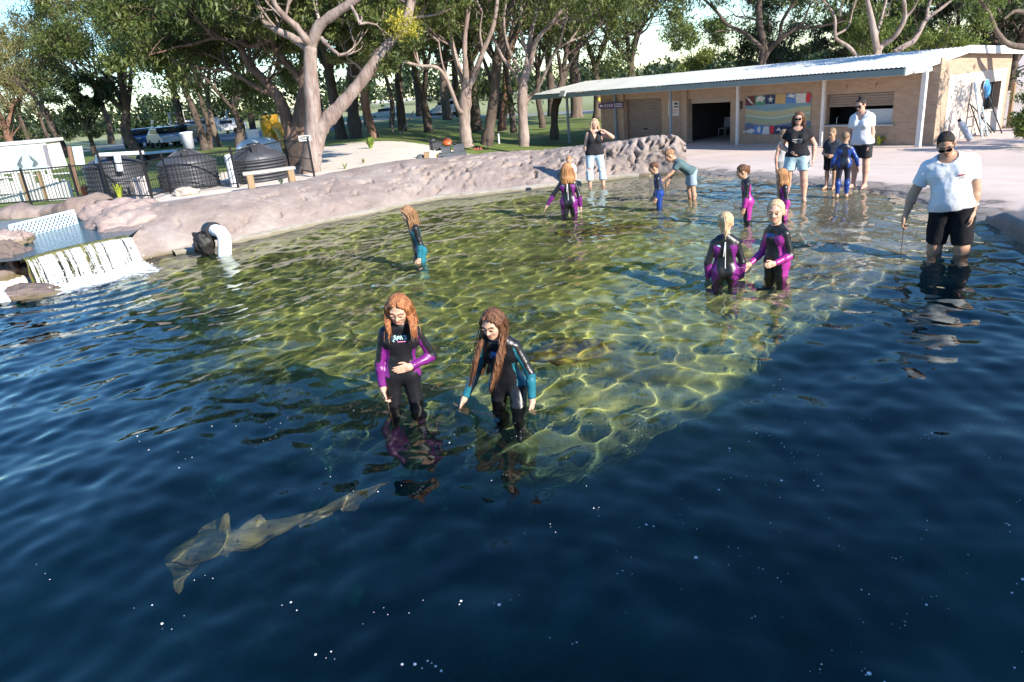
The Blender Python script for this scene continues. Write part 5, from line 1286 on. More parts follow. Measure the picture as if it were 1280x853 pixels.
    mb = MB(); mb.poly([Q(ru0 - .02, ev, 1.60), Q(ru0 - .02, ev, 1.82), Q(ru0 + 1.48, rv, rz_ + .01), Q(ru0 + 1.48, rv, rz_ - .2)], .02, u); mb.build('barge_board', fa, rf, og)
    wb = pm('barge_white', (.72, .72, .69), rough=.5); mb = MB(); mb.poly([Q(ru1 - .01, ev, 1.58), Q(ru1 - .01, ev, 1.83), Q(ru1 + .60, rv, rz_ + .03), Q(ru1 + .60, rv, rz_ - .2)], .03, u); mb.poly([Q(ru1 + .61, rv + .02, rz_ - .2), Q(ru1 + .61, rv + .02, rz_ + .03), Q(ru1 + .61, DE + 1.1, 2.045), Q(ru1 + .61, DE + 1.1, 1.79)], .03, u); mb.build('barge_board', wb, rf, og)
    mb = MB(); mb.poly([Q(ru1 - .02, ev, 1.59), Q(ru1 - .02, VW, 1.59), Q(ru0, VW, 1.59), Q(ru0, ev, 1.59)], .012, V(0, 0, 1)); mb.build('soffit', pm('soffit_cream', (.62, .52, .42), rough=.7), rf, og)
    mb = MB(); mb.poly([Q(UE - .1, VW + .02, 1.62), Q(UE - .1, VW + .02, 1.92), Q(UE - .1, rv, rz_ - .12), Q(UE - .1, DE, 2.0), Q(UE - .1, DE, 1.62)], .08, u); mb.build('gable_brick', bm_, end, og); mb = MB(); mb.poly([Q(UE - .3, -.55, 1.62), Q(UE - .3, -.55, 1.72), Q(UE - .3, VW + .1, 1.95), Q(UE - .3, VW + .1, 1.62)], .05, u); mb.build('gable_infill', wb, end, og)
    # fittings: floodlight, arrow sign, notices, mural
    c = Q(1.0, ev - .12, 1.72); fl = thing('floodlight', 'square grey floodlight fixed to the green fascia at the left', 'floodlight', c); MB().box(c + V(0, 0, .06), (.42, .1, .3), Rb @ rotm((1, 0, 0), -.5), 0, .02).build('housing', pm('grey_alloy', (.35, .36, .36), rough=.4), fl, c); MB().box(c + V(.2, .1, -.1), (.3, .2, .12), Rb, 0, .02).build('bracket', pm('black_metal', (.012, .012, .014)), fl, c)
    zc = 1.06; c = Q(2.95, -.06 + .0, zc); c = Q(3.0, VW - .22, zc); sg = thing('arrow_sign', 'purple arrow sign with white lettering on the left veranda post', 'sign', c); W = 1.75; mb = MB()
    L_ = lambda x, z, e=0: c + u * x + V(0, 0, z) - v * e
    mb.poly([L_(-.95, 0), L_(-.84, -.13), L_(.8, -.13), L_(.8, .13), L_(-.84, .13)], .02, v); mb.build('board', pm('sign_purple', (.10, .045, .17), rough=.5), sg, c); mb = MB(); mb.poly([L_(-.86, 0, .004), L_(-.72, -.08, .004), L_(-.72, -.03, .004), L_(-.58, -.03, .004), L_(-.58, .03, .004), L_(-.72, .03, .004), L_(-.72, .08, .004)], .003, v)
    def glyph(x, z, w, h, strokes):
        for (x0, z0, x1, z1) in strokes: mb.tube([L_(x + x0 * w, z + z0 * h, .006), L_(x + x1 * w, z + z1 * h, .006)], .011, 4, 0, True, False)
    MARKS = [[(0, 0, 1, 1), (0, 1, 1, 0)], [(0, .5, .5, 1), (.5, 1, 1, .5), (1, .5, .5, 0), (.5, 0, 0, .5)], [(0, 0, 1, 1), (0, 1, 1, 0)], [(0, .5, .5, 1), (.5, 1, 1, .5), (1, .5, .5, 0), (.5, 0, 0, .5)]]
    for i, x in enumerate((-.50, -.34, -.18, -.02)): glyph(x, -.06, .12, .13, MARKS[i])
    for i in range(6): glyph(.20 + i * .095, -.07, .05, .14, [(.5, 0, .5, 1)])
    for z in (-.07, .07): mb.tube([L_(.2, z, .006), L_(.72, z, .006)], .009, 4, 0, True, False)
    mb.build('lettering', pm('sign_white', (.75, .75, .75)), sg, c)
    c = Q(6.72, VW - .012, .80); sg = thing('wall_notice', 'white notice with dark lines on the brick pier right of the roller door', 'notice', c); mb = MB(); mb.box(c, (.62, .012, .62), Rb); mb.build('board', pm('notice_white', (.62, .58, .56), rough=.5), sg, c); mb = MB()
    for x0, x1, z, h in ((-.27, -.02, .22, .03), (-.27, -.04, .14, .03), (-.27, -.04, .06, .03), (-.25, .25, -.08, .05), (-.25, .2, -.18, .03)): mb.box(c + u * (x0 + x1) / 2 + V(0, 0, z) - v * .009, (x1 - x0, .004, h), Rb, 1)
    mb.box(c + u * .15 + V(0, 0, .2) - v * .009, (.2, .004, .09), Rb, 0); mb.box(c + u * .15 + V(0, 0, .07) - v * .009, (.26, .004, .05), Rb, 0)
    mb.build('printing', [pm('notice_dark', (.04, .07, .07)), pm('notice_pink', (.5, .28, .3))], sg, c)
    c = Q(10.2, VW - .03, .82); sg = thing('meter_box', 'small dark box on the brick wall beside the mural', 'box', c); MB().box(c, (.26, .06, .3), Rb, 0, .008).build('case', pm('maroon_dark', (.04, .025, .03), rough=.5), sg, c); MB().box(c - v * .032, (.2, .006, .05), Rb).build('label_plate', pm('maroon_mid', (.1, .07, .07)), sg, c)
    # mural: a painted board of dunes and sea with cut-out sea creatures along its edges
    m0, m1, z0, z1 = 10.5, 13.35, -.22, 1.12; c = Q((m0 + m1) / 2, VW - .02, (z0 + z1) / 2); mu = thing('mural', 'painted seaside mural with cut-out creature shapes on the brick wall', 'mural', c)
    mm = NT('mural_paint'); s3 = mm.N.new('ShaderNodeSeparateXYZ'); mm.l(mm.tc.outputs['Object'], s3.inputs[0]); ua_ = mm.math('ADD', mm.math('MULTIPLY', s3.outputs[0], float(u[0])), mm.math('MULTIPLY', s3.outputs[1], float(u[1])))
    h = mm.math('ADD', s3.outputs[2], mm.math('MULTIPLY', mm.math('SINE', mm.math('ADD', mm.math('MULTIPLY', ua_, -2.0), 1.1)), .07)); h = mm.math('ADD', h, mm.math('MULTIPLY', mm.noise(3, 3), .05))
    col = mm.ramp(mm.rng(h, -.55, .55, 0, 1, False), (0, (.02, .06, .16)), (.20, (.03, .12, .28)), (.23, (.36, .33, .17)), (.34, (.30, .34, .19)), (.42, (.20, .33, .25)), (.47, (.55, .6, .5)), (.49, (.33, .36, .2)), (.60, (.44, .39, .17)), (.66, (.42, .42, .24)), (.70, (.13, .30, .33)), (.78, (.10, .26, .34)), (1, (.16, .32, .44)))
    col = mm.mix(.22, col, (.30, .28, .24)); col = mm.mix(mm.rng(mm.noise(5, 5), .45, .7, 0, .35), col, (.35, .33, .27)); mm.done(col, .6); mb = MB(); mb.box(c, (m1 - m0, .02, z1 - z0 - .2), Rb); mb.build('board', mm.m, mu, c)
    cl = [pm('mural_' + n, k, tuple(x * .8 for x in k), scale=9, rough=.6) for n, k in (('white', (.62, .6, .58)), ('maroon', (.13, .03, .04)), ('ochre', (.55, .36, .14)), ('blue', (.08, .22, .48)), ('red', (.6, .03, .05)), ('green', (.07, .25, .14)), ('navy', (.02, .04, .1)))]
    mb = MB()
    def cut(uu, z, pts, m, e=.014):
        MB().poly([Q(uu + x, VW - .03 - e, z + y) for x, y in pts], .012, v, 0).build('creature_cutout', cl[m], mu, c)
    tile = lambda w, h: [(-w, -h), (w, -h), (w, h), (-w, h)]
    fish = [(-.22, .1), (-.16, .02), (-.05, .1), (.1, .08), (.2, 0), (.1, -.07), (-.05, -.08), (-.16, -.01), (-.22, -.1)]
    turtle = [(-.2, -.02), (-.12, .09), (.02, .13), (.14, .07), (.22, .06), (.2, -.01), (.12, -.05), (.14, -.13), (.05, -.08), (-.08, -.08), (-.14, -.13)]
    star = [(math.cos(a) * (.13 if k % 2 == 0 else .05), math.sin(a) * (.13 if k % 2 == 0 else .05)) for k, a in enumerate(np.linspace(PI / 2, 2.5 * PI, 10, endpoint=False))]
    zt, zb = z1 - .13, z0 + .08
    for x, m in ((.22, 1), (.66, 5), (1.12, 6), (1.58, 2), (2.03, 3), (2.45, 0), (2.72, 4)): cut(m0 + x, zt - .02 * (x < 1), tile(.22 if x < 2.6 else .09, .17), m, .008)
    cut(m0 + .2, zt + .0, [(-.22, .18), (.0, .05), (.2, -.18), (.02, -.08)], 0); cut(m0 + .68, zt + .03, turtle, 0); cut(m0 + 1.15, zt, star, 0); cut(m0 + 1.62, zt + .04, fish, 2); cut(m0 + 2.05, zt + .08, [(-.2, 0), (-.05, .1), (.08, .04), (.2, .08), (.1, -.06)], 0); cut(m0 + 2.4, zt + .03, turtle, 0); cut(m0 + 2.74, zt, [(-.06, -.16), (.06, -.16), (.1, .05), (.03, .18), (-.05, .16), (-.1, 0)], 4)
    for x, m in ((.62, 3), (1.5, 6), (1.85, 6), (2.3, 6), (2.68, 5)): cut(m0 + x, zb, tile(.2, .15), m, .008)
    cut(m0 + .22, zb - .03, [(-.3, .02), (-.2, .0), (.1, .09), (.28, .02), (.1, -.1), (-.2, -.03), (-.27, -.12)], 0); cut(m0 + .66, zb + .03, [(-.08, -.1), (.06, -.12), (.08, .06), (0, .12), (-.08, .05)], 0); cut(m0 + 1.0, zb, [(-.2, -.16), (.14, -.16), (.12, .14), (-.12, .13)], 0); cut(m0 + 1.25, zb + .02, [(-.1, -.1), (0, -.2), (.1, -.08), (.1, .1), (0, .16), (-.1, .1)], 4); cut(m0 + 1.55, zb + .02, [(-.12, -.05), (0, .08), (.12, -.04)], 0); cut(m0 + 2.7, zb - .02, turtle, 0)
    # weeds at the wall foot
    for i, (uu, k) in enumerate(((15.6, .42), (16.05, .5))):
        blade_plant('weed', ('smaller left' if i == 0 else 'taller right') + ' yellow-green weed at the foot of the brick wall', Q(uu, .45, ZB + .03), 34, k, .08, 40 + i, ((.42, .44, .06), (.3, .36, .05)), 'weed', spread=.7)
    # things leaning on the end wall
    E = lambda vv, z, e: Q(UE + e, vv + .5, z)
    al_ = pm('alloy', (.42, .46, .48), (.36, .4, .42), rough=.35, metal=.3); c = E(2.25, ZB, .6); ld = thing('step_ladder', 'grey folding ladder leaning on the rendered end wall', 'ladder', c); 
    MB().box((E(2.25, ZB, .55) + E(2.25, 1.12, .08)) / 2, (.04, .10, 1.9), Rb @ rotm((0, 1, 0), -.25), 0, .01).build('stile', al_, ld, c); MB().box((E(2.72, ZB, .55) + E(2.72, .3, .2)) / 2, (.04, .08, 1.05), Rb @ rotm((0, 1, 0), -.3), 0, .01).build('stile', al_, ld, c)
    for z in (-.42, -.12, .16): MB().tube([E(2.25, z, .47 - (z + .42) * .25), E(2.72, z, .47 - (z + .42) * .25)], .022, 6).build('rung', al_, ld, c)
    c = E(3.5, ZB, .65); nt_ = thing('scoop_net', 'long-handled scoop net with blue mesh leaning on the end wall', 'net', c); MB().tube([c, E(3.2, .75, .1)], .022, 8).build('handle', pm('black_metal', (.012, .012, .014)), nt_, c); mb = MB(); cc = E(3.12, .95, .1); ringp = [cc + v * math.cos(k) * .2 + V(0, 0, 1) * math.sin(k) * .2 for k in np.linspace(0, 2 * PI, 15)]; mb.tube(ringp, .014, 6, 0); mb.build('hoop', al_, nt_, c)
    mb = MB(); G = [[cc + v * math.cos(k) * .2 * (1 - .5 * t) + V(0, 0, math.sin(k) * .2 * (1 - .6 * t) - .42 * t * (.6 + .4 * math.cos(k))) + u * .10 * math.sin(t * PI) for k in np.linspace(0, 2 * PI, 15)] for t in np.linspace(0, 1, 6)]; mb.sheet(np.array(G)); mb.build('net_bag', pm('blue_mesh', (.05, .22, .5), (.08, .3, .6), scale=40, rough=.6), nt_, c)
    c = E(2.9, ZB, .5); tl = thing('hand_trolley', 'dark sack trolley with crossed bars leaning beside the ladder', 'trolley', c); dkm = pm('black_metal', (.012, .012, .014))
    MB().tube([E(2.35, ZB + .1, .45), E(2.05, .45, .12)], .022, 6).build('frame_bar', dkm, tl, c); MB().tube([E(2.3, .35, .1), E(3.25, ZB + .1, .5)], .022, 6).build('frame_bar', dkm, tl, c); MB().tube([E(2.7, .1, .14), E(3.0, ZB + .1, .5)], .02, 6).build('frame_bar', dkm, tl, c)
    for vv in (2.75, 3.0): MB().lathe([(.001, -.04), (.13, -.04), (.16, 0), (.13, .04), (.001, .04)], E(vv, ZB + .16, .38), 16, 0, Rb @ rotm((0, 1, 0), PI / 2)).build('wheel', pm('grey_wheel', (.3, .28, .26)), tl, c)
    MB().tube([E(1.95, .2, .1), E(2.0, .55, .1), E(1.98, .62, .1)], .016, 6).build('hook', dkm, tl, c)
    c = E(1.15, -.32, .45); cy = thing('gas_cylinder', 'grey gas cylinder leaning against the end wall behind the man', 'cylinder', c - V(0, 0, .35)); d = nrm(u * .5 + v * .35 - V(0, 0, 1.0)); Rr = np.stack([*frame(d), d], 1); mb = MB(); mb.lathe([(.001, -.36), (.05, -.36), (.095, -.30), (.10, .3), (.08, .36), (.001, .37)], c, 18, 0, Rr); mb.build('cylinder_body', pm('cyl_grey', (.42, .45, .5), rough=.4), cy, c - V(0, 0, .35)); MB().lathe([(.001, -.43), (.05, -.43), (.055, -.35)], c, 12, 0, Rr).build('valve', dkm, cy, c - V(0, 0, .35))
    c = Q(UE + .15, DE + .3, ZB); pp = thing('corner_post', 'weathered timber post at the far corner of the end wall', 'post', c); MB().box(c + V(0, 0, .8), (.12, .12, 1.6), Rb, 0, .02).build('post', pm('timber_weathered', (.34, .23, .13), (.22, .15, .09)), pp, c); MB().box(c + V(0, 0, .06), (.5, .3, .12), Rb, 0, .02).build('foot_block', pm('slab', (.25, .2, .17)), pp, c)
    return root
def NTcopy(m, name):
    c = m.copy(); c.name = name; return c
# ================================================================ trees: tapered limbs, twigs and thousands of small leaves
def leaf_mat(name, c1, c2, c3, tr=.35):
    m = bpy.data.materials.new('foliage_' + name); m.use_nodes = True; nt = m.node_tree; N = nt.nodes; N.clear()
    o = N.new('ShaderNodeOutputMaterial'); d = N.new('ShaderNodeBsdfPrincipled'); t = N.new('ShaderNodeBsdfTranslucent'); mx = N.new('ShaderNodeMixShader'); mx.inputs[0].default_value = tr
    d.inputs['Roughness'].default_value = .5; d.inputs['Specular IOR Level'].default_value = .35
    a = N.new('ShaderNodeAttribute'); a.attribute_name = 'tone'; r = N.new('ShaderNodeValToRGB'); e = r.color_ramp.elements; e.new(.5)
    for k, (p, c) in enumerate(((.0, c1), (.5, c2), (1, c3))): e[k].position = p; e[k].color = tuple(c) + (1,)
    nt.links.new(a.outputs['Fac'], r.inputs[0]); nt.links.new(r.outputs[0], d.inputs['Base Color'])
    sc = N.new('ShaderNodeVectorMath'); sc.operation = 'SCALE'; sc.inputs['Scale'].default_value = 1.25; nt.links.new(r.outputs[0], sc.inputs[0]); nt.links.new(sc.outputs[0], t.inputs['Color'])
    nt.links.new(d.outputs[0], mx.inputs[1]); nt.links.new(t.outputs[0], mx.inputs[2]); nt.links.new(mx.outputs[0], o.inputs[0]); return m
def bark_mat(name, c1, c2, c3, st=.25):
    t = NT('bark_' + name); a = t.noise(3.2, 6, (1, 1, st), .7); b = t.noise(9, 5, (1.6, 1.6, .22)); c = t.noise(1.1, 3)
    col = t.ramp(a, (.32, c1), (.52, c2), (.7, c3)); col = t.mix(t.rng(b, .5, .68, 0, .5), col, tuple(x * .55 for x in c1)); col = t.mix(t.rng(c, .55, .7, 0, .5), col, c1)
    return t.done(col, .85, t.bump(b, .6, .03), .2)
def smoothline(pts, n=4):
    pts = [V(*p) for p in pts]
    if len(pts) < 3: return [pts[0] + (pts[-1] - pts[0]) * t for t in np.linspace(0, 1, n + 1)]
    P_ = [2 * pts[0] - pts[1]] + pts + [2 * pts[-1] - pts[-2]]; o = []
    for i in range(1, len(P_) - 2):
        for t in np.linspace(0, 1, n, endpoint=False):
            a, b, c, d = P_[i - 1:i + 3]; o.append(.5 * (2 * b + (c - a) * t + (2 * a - 5 * b + 4 * c - d) * t * t + (3 * b - a - 3 * c + d) * t ** 3))
    return o + [pts[-1]]
LEAF_N, LEAF_S = 1.75, .98
class Tree:
    def __init__(s, seed): s.r = np.random.default_rng(seed); s.mb = MB(); s.cl = []
    def limb(s, pts, r0, r1, n=8, wob=.0):
        L = smoothline(pts, 4); k = len(L)
        if wob:
            for i in range(1, k): L[i] = L[i] + s.r.normal(0, wob, 3)
        rs = [r0 + (r1 - r0) * (i / (k - 1)) ** .8 for i in range(k)]
        s.mb.tube(L, [q * (1 + .07 * s.r.normal()) for q in rs], n, 0, True); return L, rs
    def spray(s, p, d, L, r0, lvl, up=.25, droop=0):
        """a branch that forks down to twigs, each twig ending in a clump of leaves"""
        d = nrm(d); pts = [p]; q = p; dd = d
        for i in range(3):
            dd = nrm(dd + s.r.normal(0, .22, 3) + V(0, 0, up * .3 - droop * .25 * i)); q = q + dd * L / 3; pts.append(q)
        s.mb.tube(pts, np.linspace(r0, r0 * .45, 4), 5 if r0 > .03 else 4, 0, False)
        if lvl == 0:
            s.cl.append((q, L * .75)); s.cl.append((pts[2], L * .6)); return
        for k in range(3 if lvl > 1 else 2 + (s.r.random() > .4)):
            a = s.r.normal(0, .75, 3); nd = nrm(dd + a + V(0, 0, up * .5)); s.spray(pts[2 if k == 0 and lvl > 1 else 3] * 1.0, nd, L * s.r.uniform(.6, .8), r0 * .5, lvl - 1, up, droop)
    def leaves(s, per, size, flat=.75, tone=(0, 1), shape=.28, hang=.5):
        r = s.r; C_ = np.array([c for c, _ in s.cl]); R_ = np.array([q for _, q in s.cl])
        n = len(C_) * per; k = np.repeat(np.arange(len(C_)), per)
        off = r.normal(0, 1, (n, 3)); off /= np.linalg.norm(off, axis=1)[:, None]; off *= (r.random(n) ** .45)[:, None]; off[:, 2] *= flat
        pos = C_[k] + off * R_[k][:, None]
        ax = r.normal(0, 1, (n, 3)); ax[:, 2] -= hang * 1.6; ax /= np.linalg.norm(ax, axis=1)[:, None]
        sd = np.cross(ax, r.normal(0, 1, (n, 3))); sd /= np.linalg.norm(sd, axis=1)[:, None]
        L = size * r.uniform(.6, 1.35, n); W = L * shape
        v = np.stack([pos - ax * (L / 2)[:, None], pos + sd * W[:, None] * .5 - ax * (L * .1)[:, None], pos + ax * (L / 2)[:, None], pos - sd * W[:, None] * .5 - ax * (L * .1)[:, None]], 1).reshape(-1, 3)
        q = np.arange(4 * n).reshape(n, 4)
        tn = np.clip(r.normal(.5, .2, n) + .25 * r.normal(0, 1, len(C_))[k], 0, 1) * (tone[1] - tone[0]) + tone[0]
        return v, q, np.repeat(tn, 4)
    def build(s, label, loc, bark, leaf, per, size, group=None, cat='tree', name='gum_tree', **kw):
        root = thing(name, label, cat, loc, 0, group); s.mb.build('trunk', bark, root, loc)
        if s.cl:
            v, q, t = s.leaves(int(per * LEAF_N), size * LEAF_S, **kw); link('crown', rawmesh('crown', v - V(*loc), q, leaf, None, False, {'tone': t}), root)
        return root
def grown(label, px, py, z, hgt, r0, lean, seed, bark, leaf, fork=.35, spread=.6, nl=4, lvl=2, per=55, size=.2, L0=None, up=.35, group='trees of the park behind the pool', two=False, low=0, **kw):
    """a tree grown from its foot: leaning trunk, main limbs, forks, twigs"""
    b = P(px, py, z) if py is not None else V(*px); t = Tree(seed); r = t.r
    fk = b + V(lean * hgt * fork, r.normal(0, .15), hgt * fork); side = V(r.normal(0, .12), r.normal(0, .12), 0)
    t.limb([b - V(0, 0, .15), b + V(0, 0, .25), b + (fk - b) * .5 + side, fk], r0 * 1.35, r0 * .82, 9)
    L0 = L0 or hgt * (1 - fork) * .42
    a0 = r.uniform(0, 2 * PI)
    for k in range(nl):
        a = a0 + 2 * PI * k / nl + r.normal(0, .35); sp = spread * r.uniform(.45, 1.15); d = nrm(V(math.cos(a) * sp + lean, math.sin(a) * sp, 1)); e = fk + d * hgt * (1 - fork) * r.uniform(.38, .55); m_ = fk + (e - fk) * .5 + V(*r.normal(0, .1, 3)) * hgt * .08
        st = fk - V(0, 0, .1 * r0 * k)
        Lp, rs = t.limb([st, m_, e], r0 * .62, r0 * .3, 7)
        t.spray(e, d, L0, r0 * .3, lvl, up)
        for q in (len(Lp) // 2, len(Lp) * 3 // 4): 
            a2 = r.uniform(0, 2 * PI); t.spray(Lp[q], V(math.cos(a2), math.sin(a2), .35), L0 * .8, r0 * .24, max(1, lvl - 1), up)
    for k in range(low):
        a2 = r.uniform(0, 2 * PI); z_ = r.uniform(.45, .95); t.spray(b + (fk - b) * z_, V(math.cos(a2), math.sin(a2), .25), L0 * .8, r0 * .2, max(1, lvl - 1), up)
    return t.build(label, b, bark, leaf, per, size, group, **kw)
def build_trees():
    pale = bark_mat('pale', (.16, .11, .092), (.29, .225, .195), (.38, .32, .29)); dark = bark_mat('dark', (.055, .042, .034), (.10, .075, .06), (.15, .115, .095)); mid = bark_mat('mid', (.09, .068, .055), (.16, .122, .10), (.23, .185, .155)); red = bark_mat('red', (.13, .065, .042), (.21, .12, .082), (.27, .17, .125))
    gum = leaf_mat('gum', (.042, .066, .016), (.09, .12, .03), (.18, .20, .062)); drk = leaf_mat('dark', (.014, .028, .012), (.03, .05, .018), (.06, .085, .03), .25); olive = leaf_mat('olive', (.11, .11, .04), (.20, .19, .075), (.30, .27, .12)); yel = leaf_mat('yellow', (.24, .23, .03), (.42, .38, .05), (.55, .45, .08)); bright = leaf_mat('bright', (.06, .10, .02), (.12, .17, .035), (.22, .25, .06))
    # ---- the big pale gum by the fence, limbs traced from the photograph and given depth
    b = P(386, 216, ZG); Y = b[1]; k = lambda x, y, d=0: PY(x, y, Y + d)
    t = Tree(1)
    L1, _ = t.limb([k(386, 222), k(389, 200), k(391, 182), k(392, 150), k(389, 105), k(388, 72), k(389, 56)], .36, .17, 14)
    t.limb([k(393, 192), k(399, 164), k(412, 147), k(424, 134), k(440, 116), k(455, 97), k(480, 63), k(500, 43), k(510, 20, .2), k(518, -20, .4)], .27, .13, 12)
    BR = [([(389, 58, 0), (398, 34, -.2), (416, 19, -.4), (437, 5, -.6), (462, -14, -.8)], .19, .11), ([(388, 66, 0), (380, 57, .2), (364, 46, .3), (346, 38, .5), (328, 24, .8), (318, -8, 1)], .15, .07), ([(388, 56, 0), (382, 49, -.2), (370, 33, -.4), (357, 22, -.6), (343, 4, -.8), (338, -20, -1)], .13, .06),
          ([(402, 48, -.2), (407, 54, -.4), (413, 60, -.6), (424, 69, -.9)], .07, .045), ([(482, 61, 0), (489, 70, .3), (490, 84, .5), (478, 93, .7), (460, 96, .9)], .05, .02), ([(437, 5, -.6), (446, 20, -1), (449, 30, -1.2)], .06, .03)]
    lines = []
    for pts, a, c in BR: lines.append(t.limb([k(*p) for p in pts], a, c, 8)[0])
    for (x, y, d, dx, dz, L) in ((338, -10, -.8, -.6, .5, 1.8), (320, -8, 1, -.6, .5, 2.0), (330, 22, .8, -1, .1, 1.8), (350, 40, .5, -.5, .7, 1.5), (462, -14, -.8, .8, .3, 1.7), (518, -20, .4, .3, .8, 1.8), (508, 25, .2, .9, -.2, 1.0), (512, 6, .3, -.8, .1, 1.5), (424, 16, -.4, .2, .9, 1.6), (416, 20, -.4, .5, -.3, 1.3), (449, 30, -1.2, .6, -.2, 1.2), (370, 33, -.4, -.6, .2, 1.6), (400, 30, -.2, -.2, .9, 1.6), (424, 69, -.9, .7, -.2, .9), (460, 96, .9, -.6, .1, .8), (357, 22, -.6, .5, .7, 1.5)):
        for _ in range(2): t.spray(k(x, y, d), V(dx, t.r.normal(.75, .5), dz + .25), L * t.r.uniform(.8, 1.1), .04, 2, .35, .1)
    big = t.build('big pale-barked gum tree with two diverging stems beside the black fence', b, pale, gum, 34, .20, 'large gum trees along the path')
    bigtree = None
    t2 = Tree(77)
    for _ in range(10): t2.cl.append((k(510 + t2.r.normal(0, 9), 28 + t2.r.normal(0, 10), -.1 + t2.r.normal(0, .3)), .5))
    v, q, tn = t2.leaves(90, .14); link('new_leaves', rawmesh('new_leaves', v - b, q, yel, None, False, {'tone': tn}), big)
    # ---- its darker companion just behind
    b = P(366, 208, ZG); Y2 = b[1] + .4; k = lambda x, y, d=0: PY(x, y, Y2 + d); t = Tree(2)
    t.limb([k(368, 216), k(372, 185), k(376, 150), k(381, 118), k(383, 80), k(386, 30), k(390, -20)], .44, .13, 12); t.limb([k(368, 190), k(361, 160), k(351, 128), k(333, 103), k(314, 84), k(300, 60)], .28, .10, 10); t.limb([k(380, 110), k(370, 93), k(358, 80), k(344, 62), k(338, 50), k(315, 58), k(298, 53), k(268, 48), k(240, 56)], .14, .05, 8); t.limb([k(345, 118), k(325, 112), k(300, 96), k(285, 88)], .12, .05, 7); t.limb([k(385, 60), k(400, 40), k(418, 0)], .13, .06, 7)
    for (x, y, dx, dz, L) in ((300, 60, -.8, .5, 1.9), (285, 88, -.9, .1, 1.7), (240, 56, -.9, .2, 1.7), (268, 48, -.2, .7, 1.5), (314, 84, -.3, .7, 1.7), (298, 53, .2, .8, 1.6), (338, 50, .2, .8, 1.7), (390, -20, 0, 1, 2), (418, 0, .6, .5, 1.8), (240, 56, -.6, -.2, 1.3), (333, 103, .4, .5, 1.4), (285, 88, -.3, .8, 1.6), (356, 80, -.6, .4, 1.3)):
        for _ in range(3): t.spray(k(x, y, t.r.normal(0, .4)), V(dx, t.r.normal(.6, .6), dz), L * t.r.uniform(.8, 1.2), .045, 2, .3, .1)
    t.build('broad dark-trunked gum tree standing right behind the big pale one', b, bark_mat('umber', (.09, .06, .045), (.16, .105, .08), (.22, .155, .125)), gum, 40, .21, 'large gum trees along the path')
    # ---- middle gums
    def traced(seed, base, z, limbs, sprays, bark, leaf, label, per=30, size=.24, grp='large gum trees along the path', scale=1.0):
        b = P(*base, z); t = Tree(seed); k = lambda x, y, d=0: PY(x, y, b[1] + d); px = F / b[1]
        for pts, w0, w1 in limbs: t.limb([k(*p) for p in pts], w0 / px / 2, w1 / px / 2, 9)
        for (x, y, d, dx, dz, L) in sprays:
            for _ in range(2): t.spray(k(x, y, d), V(dx, t.r.normal(.3, .7), dz + .15), L * .85 * scale * t.r.uniform(.8, 1.2), .05, 2, .2, .2)
        return t.build(label, b, bark, leaf, per, size, grp)
    traced(3, (583, 181), .0, [([(584, 184), (582, 170), (581, 139), (584, 103)], 17, 13), ([(582, 110), (577, 96, .3), (568, 67, .6), (560, 26, .8), (556, -20, 1)], 8, 4), ([(583, 105), (582, 84, -.2), (581, 51, -.3), (587, 0, -.5), (590, -20, -.5)], 8, 4), ([(586, 106), (592, 97), (604, 64, -.3), (617, 31, -.6), (623, -10, -.8)], 9, 4), ([(581, 142), (573, 136, -.4), (560, 103, -.8), (547, 85, -1.1), (524, 82, -1.5), (500, 76, -2)], 6, 2.5), ([(560, 100, -.8), (553, 80, -1), (548, 50, -1.2)], 3, 1.5), ([(604, 64, -.3), (600, 40, -.5), (603, 15, -.8)], 3, 1.5)],
           [(556, -10, 1, -.5, .6, 3), (560, 30, .8, -.8, .3, 2.6), (590, -15, -.5, .2, 1, 3), (623, -5, -.8, .6, .5, 3), (581, 50, -.3, -.5, .5, 2.2), (548, 52, -1.2, -.6, .4, 2.2), (500, 76, -2, -.8, .1, 1.6), (524, 82, -1.5, -.1, .8, 1.8), (603, 15, -.8, -.4, .8, 2.4), (568, 60, .6, -.7, .4, 2.2)], pale, gum, 'pale forked gum tree directly behind the garden trolley')
    traced(4, (612, 179), -.1, [([(608, 182), (612, 160), (618, 118), (623, 68), (633, 26), (648, -15)], 16, 8), ([(618, 118), (610, 90, .5), (600, 60, 1), (596, 20, 1.4)], 6, 3), ([(624, 66), (640, 48, .4), (652, 20, .8)], 6, 3)], [(648, -10, 0, .4, 1, 3), (596, 25, 1.4, -.5, .6, 3), (652, 20, .8, .6, .4, 3), (630, 35, 0, -.6, .4, 2.6), (600, 60, 1, -.8, .1, 2.3)], dark, gum, 'dark leaning gum trunk right of the garden trolley')
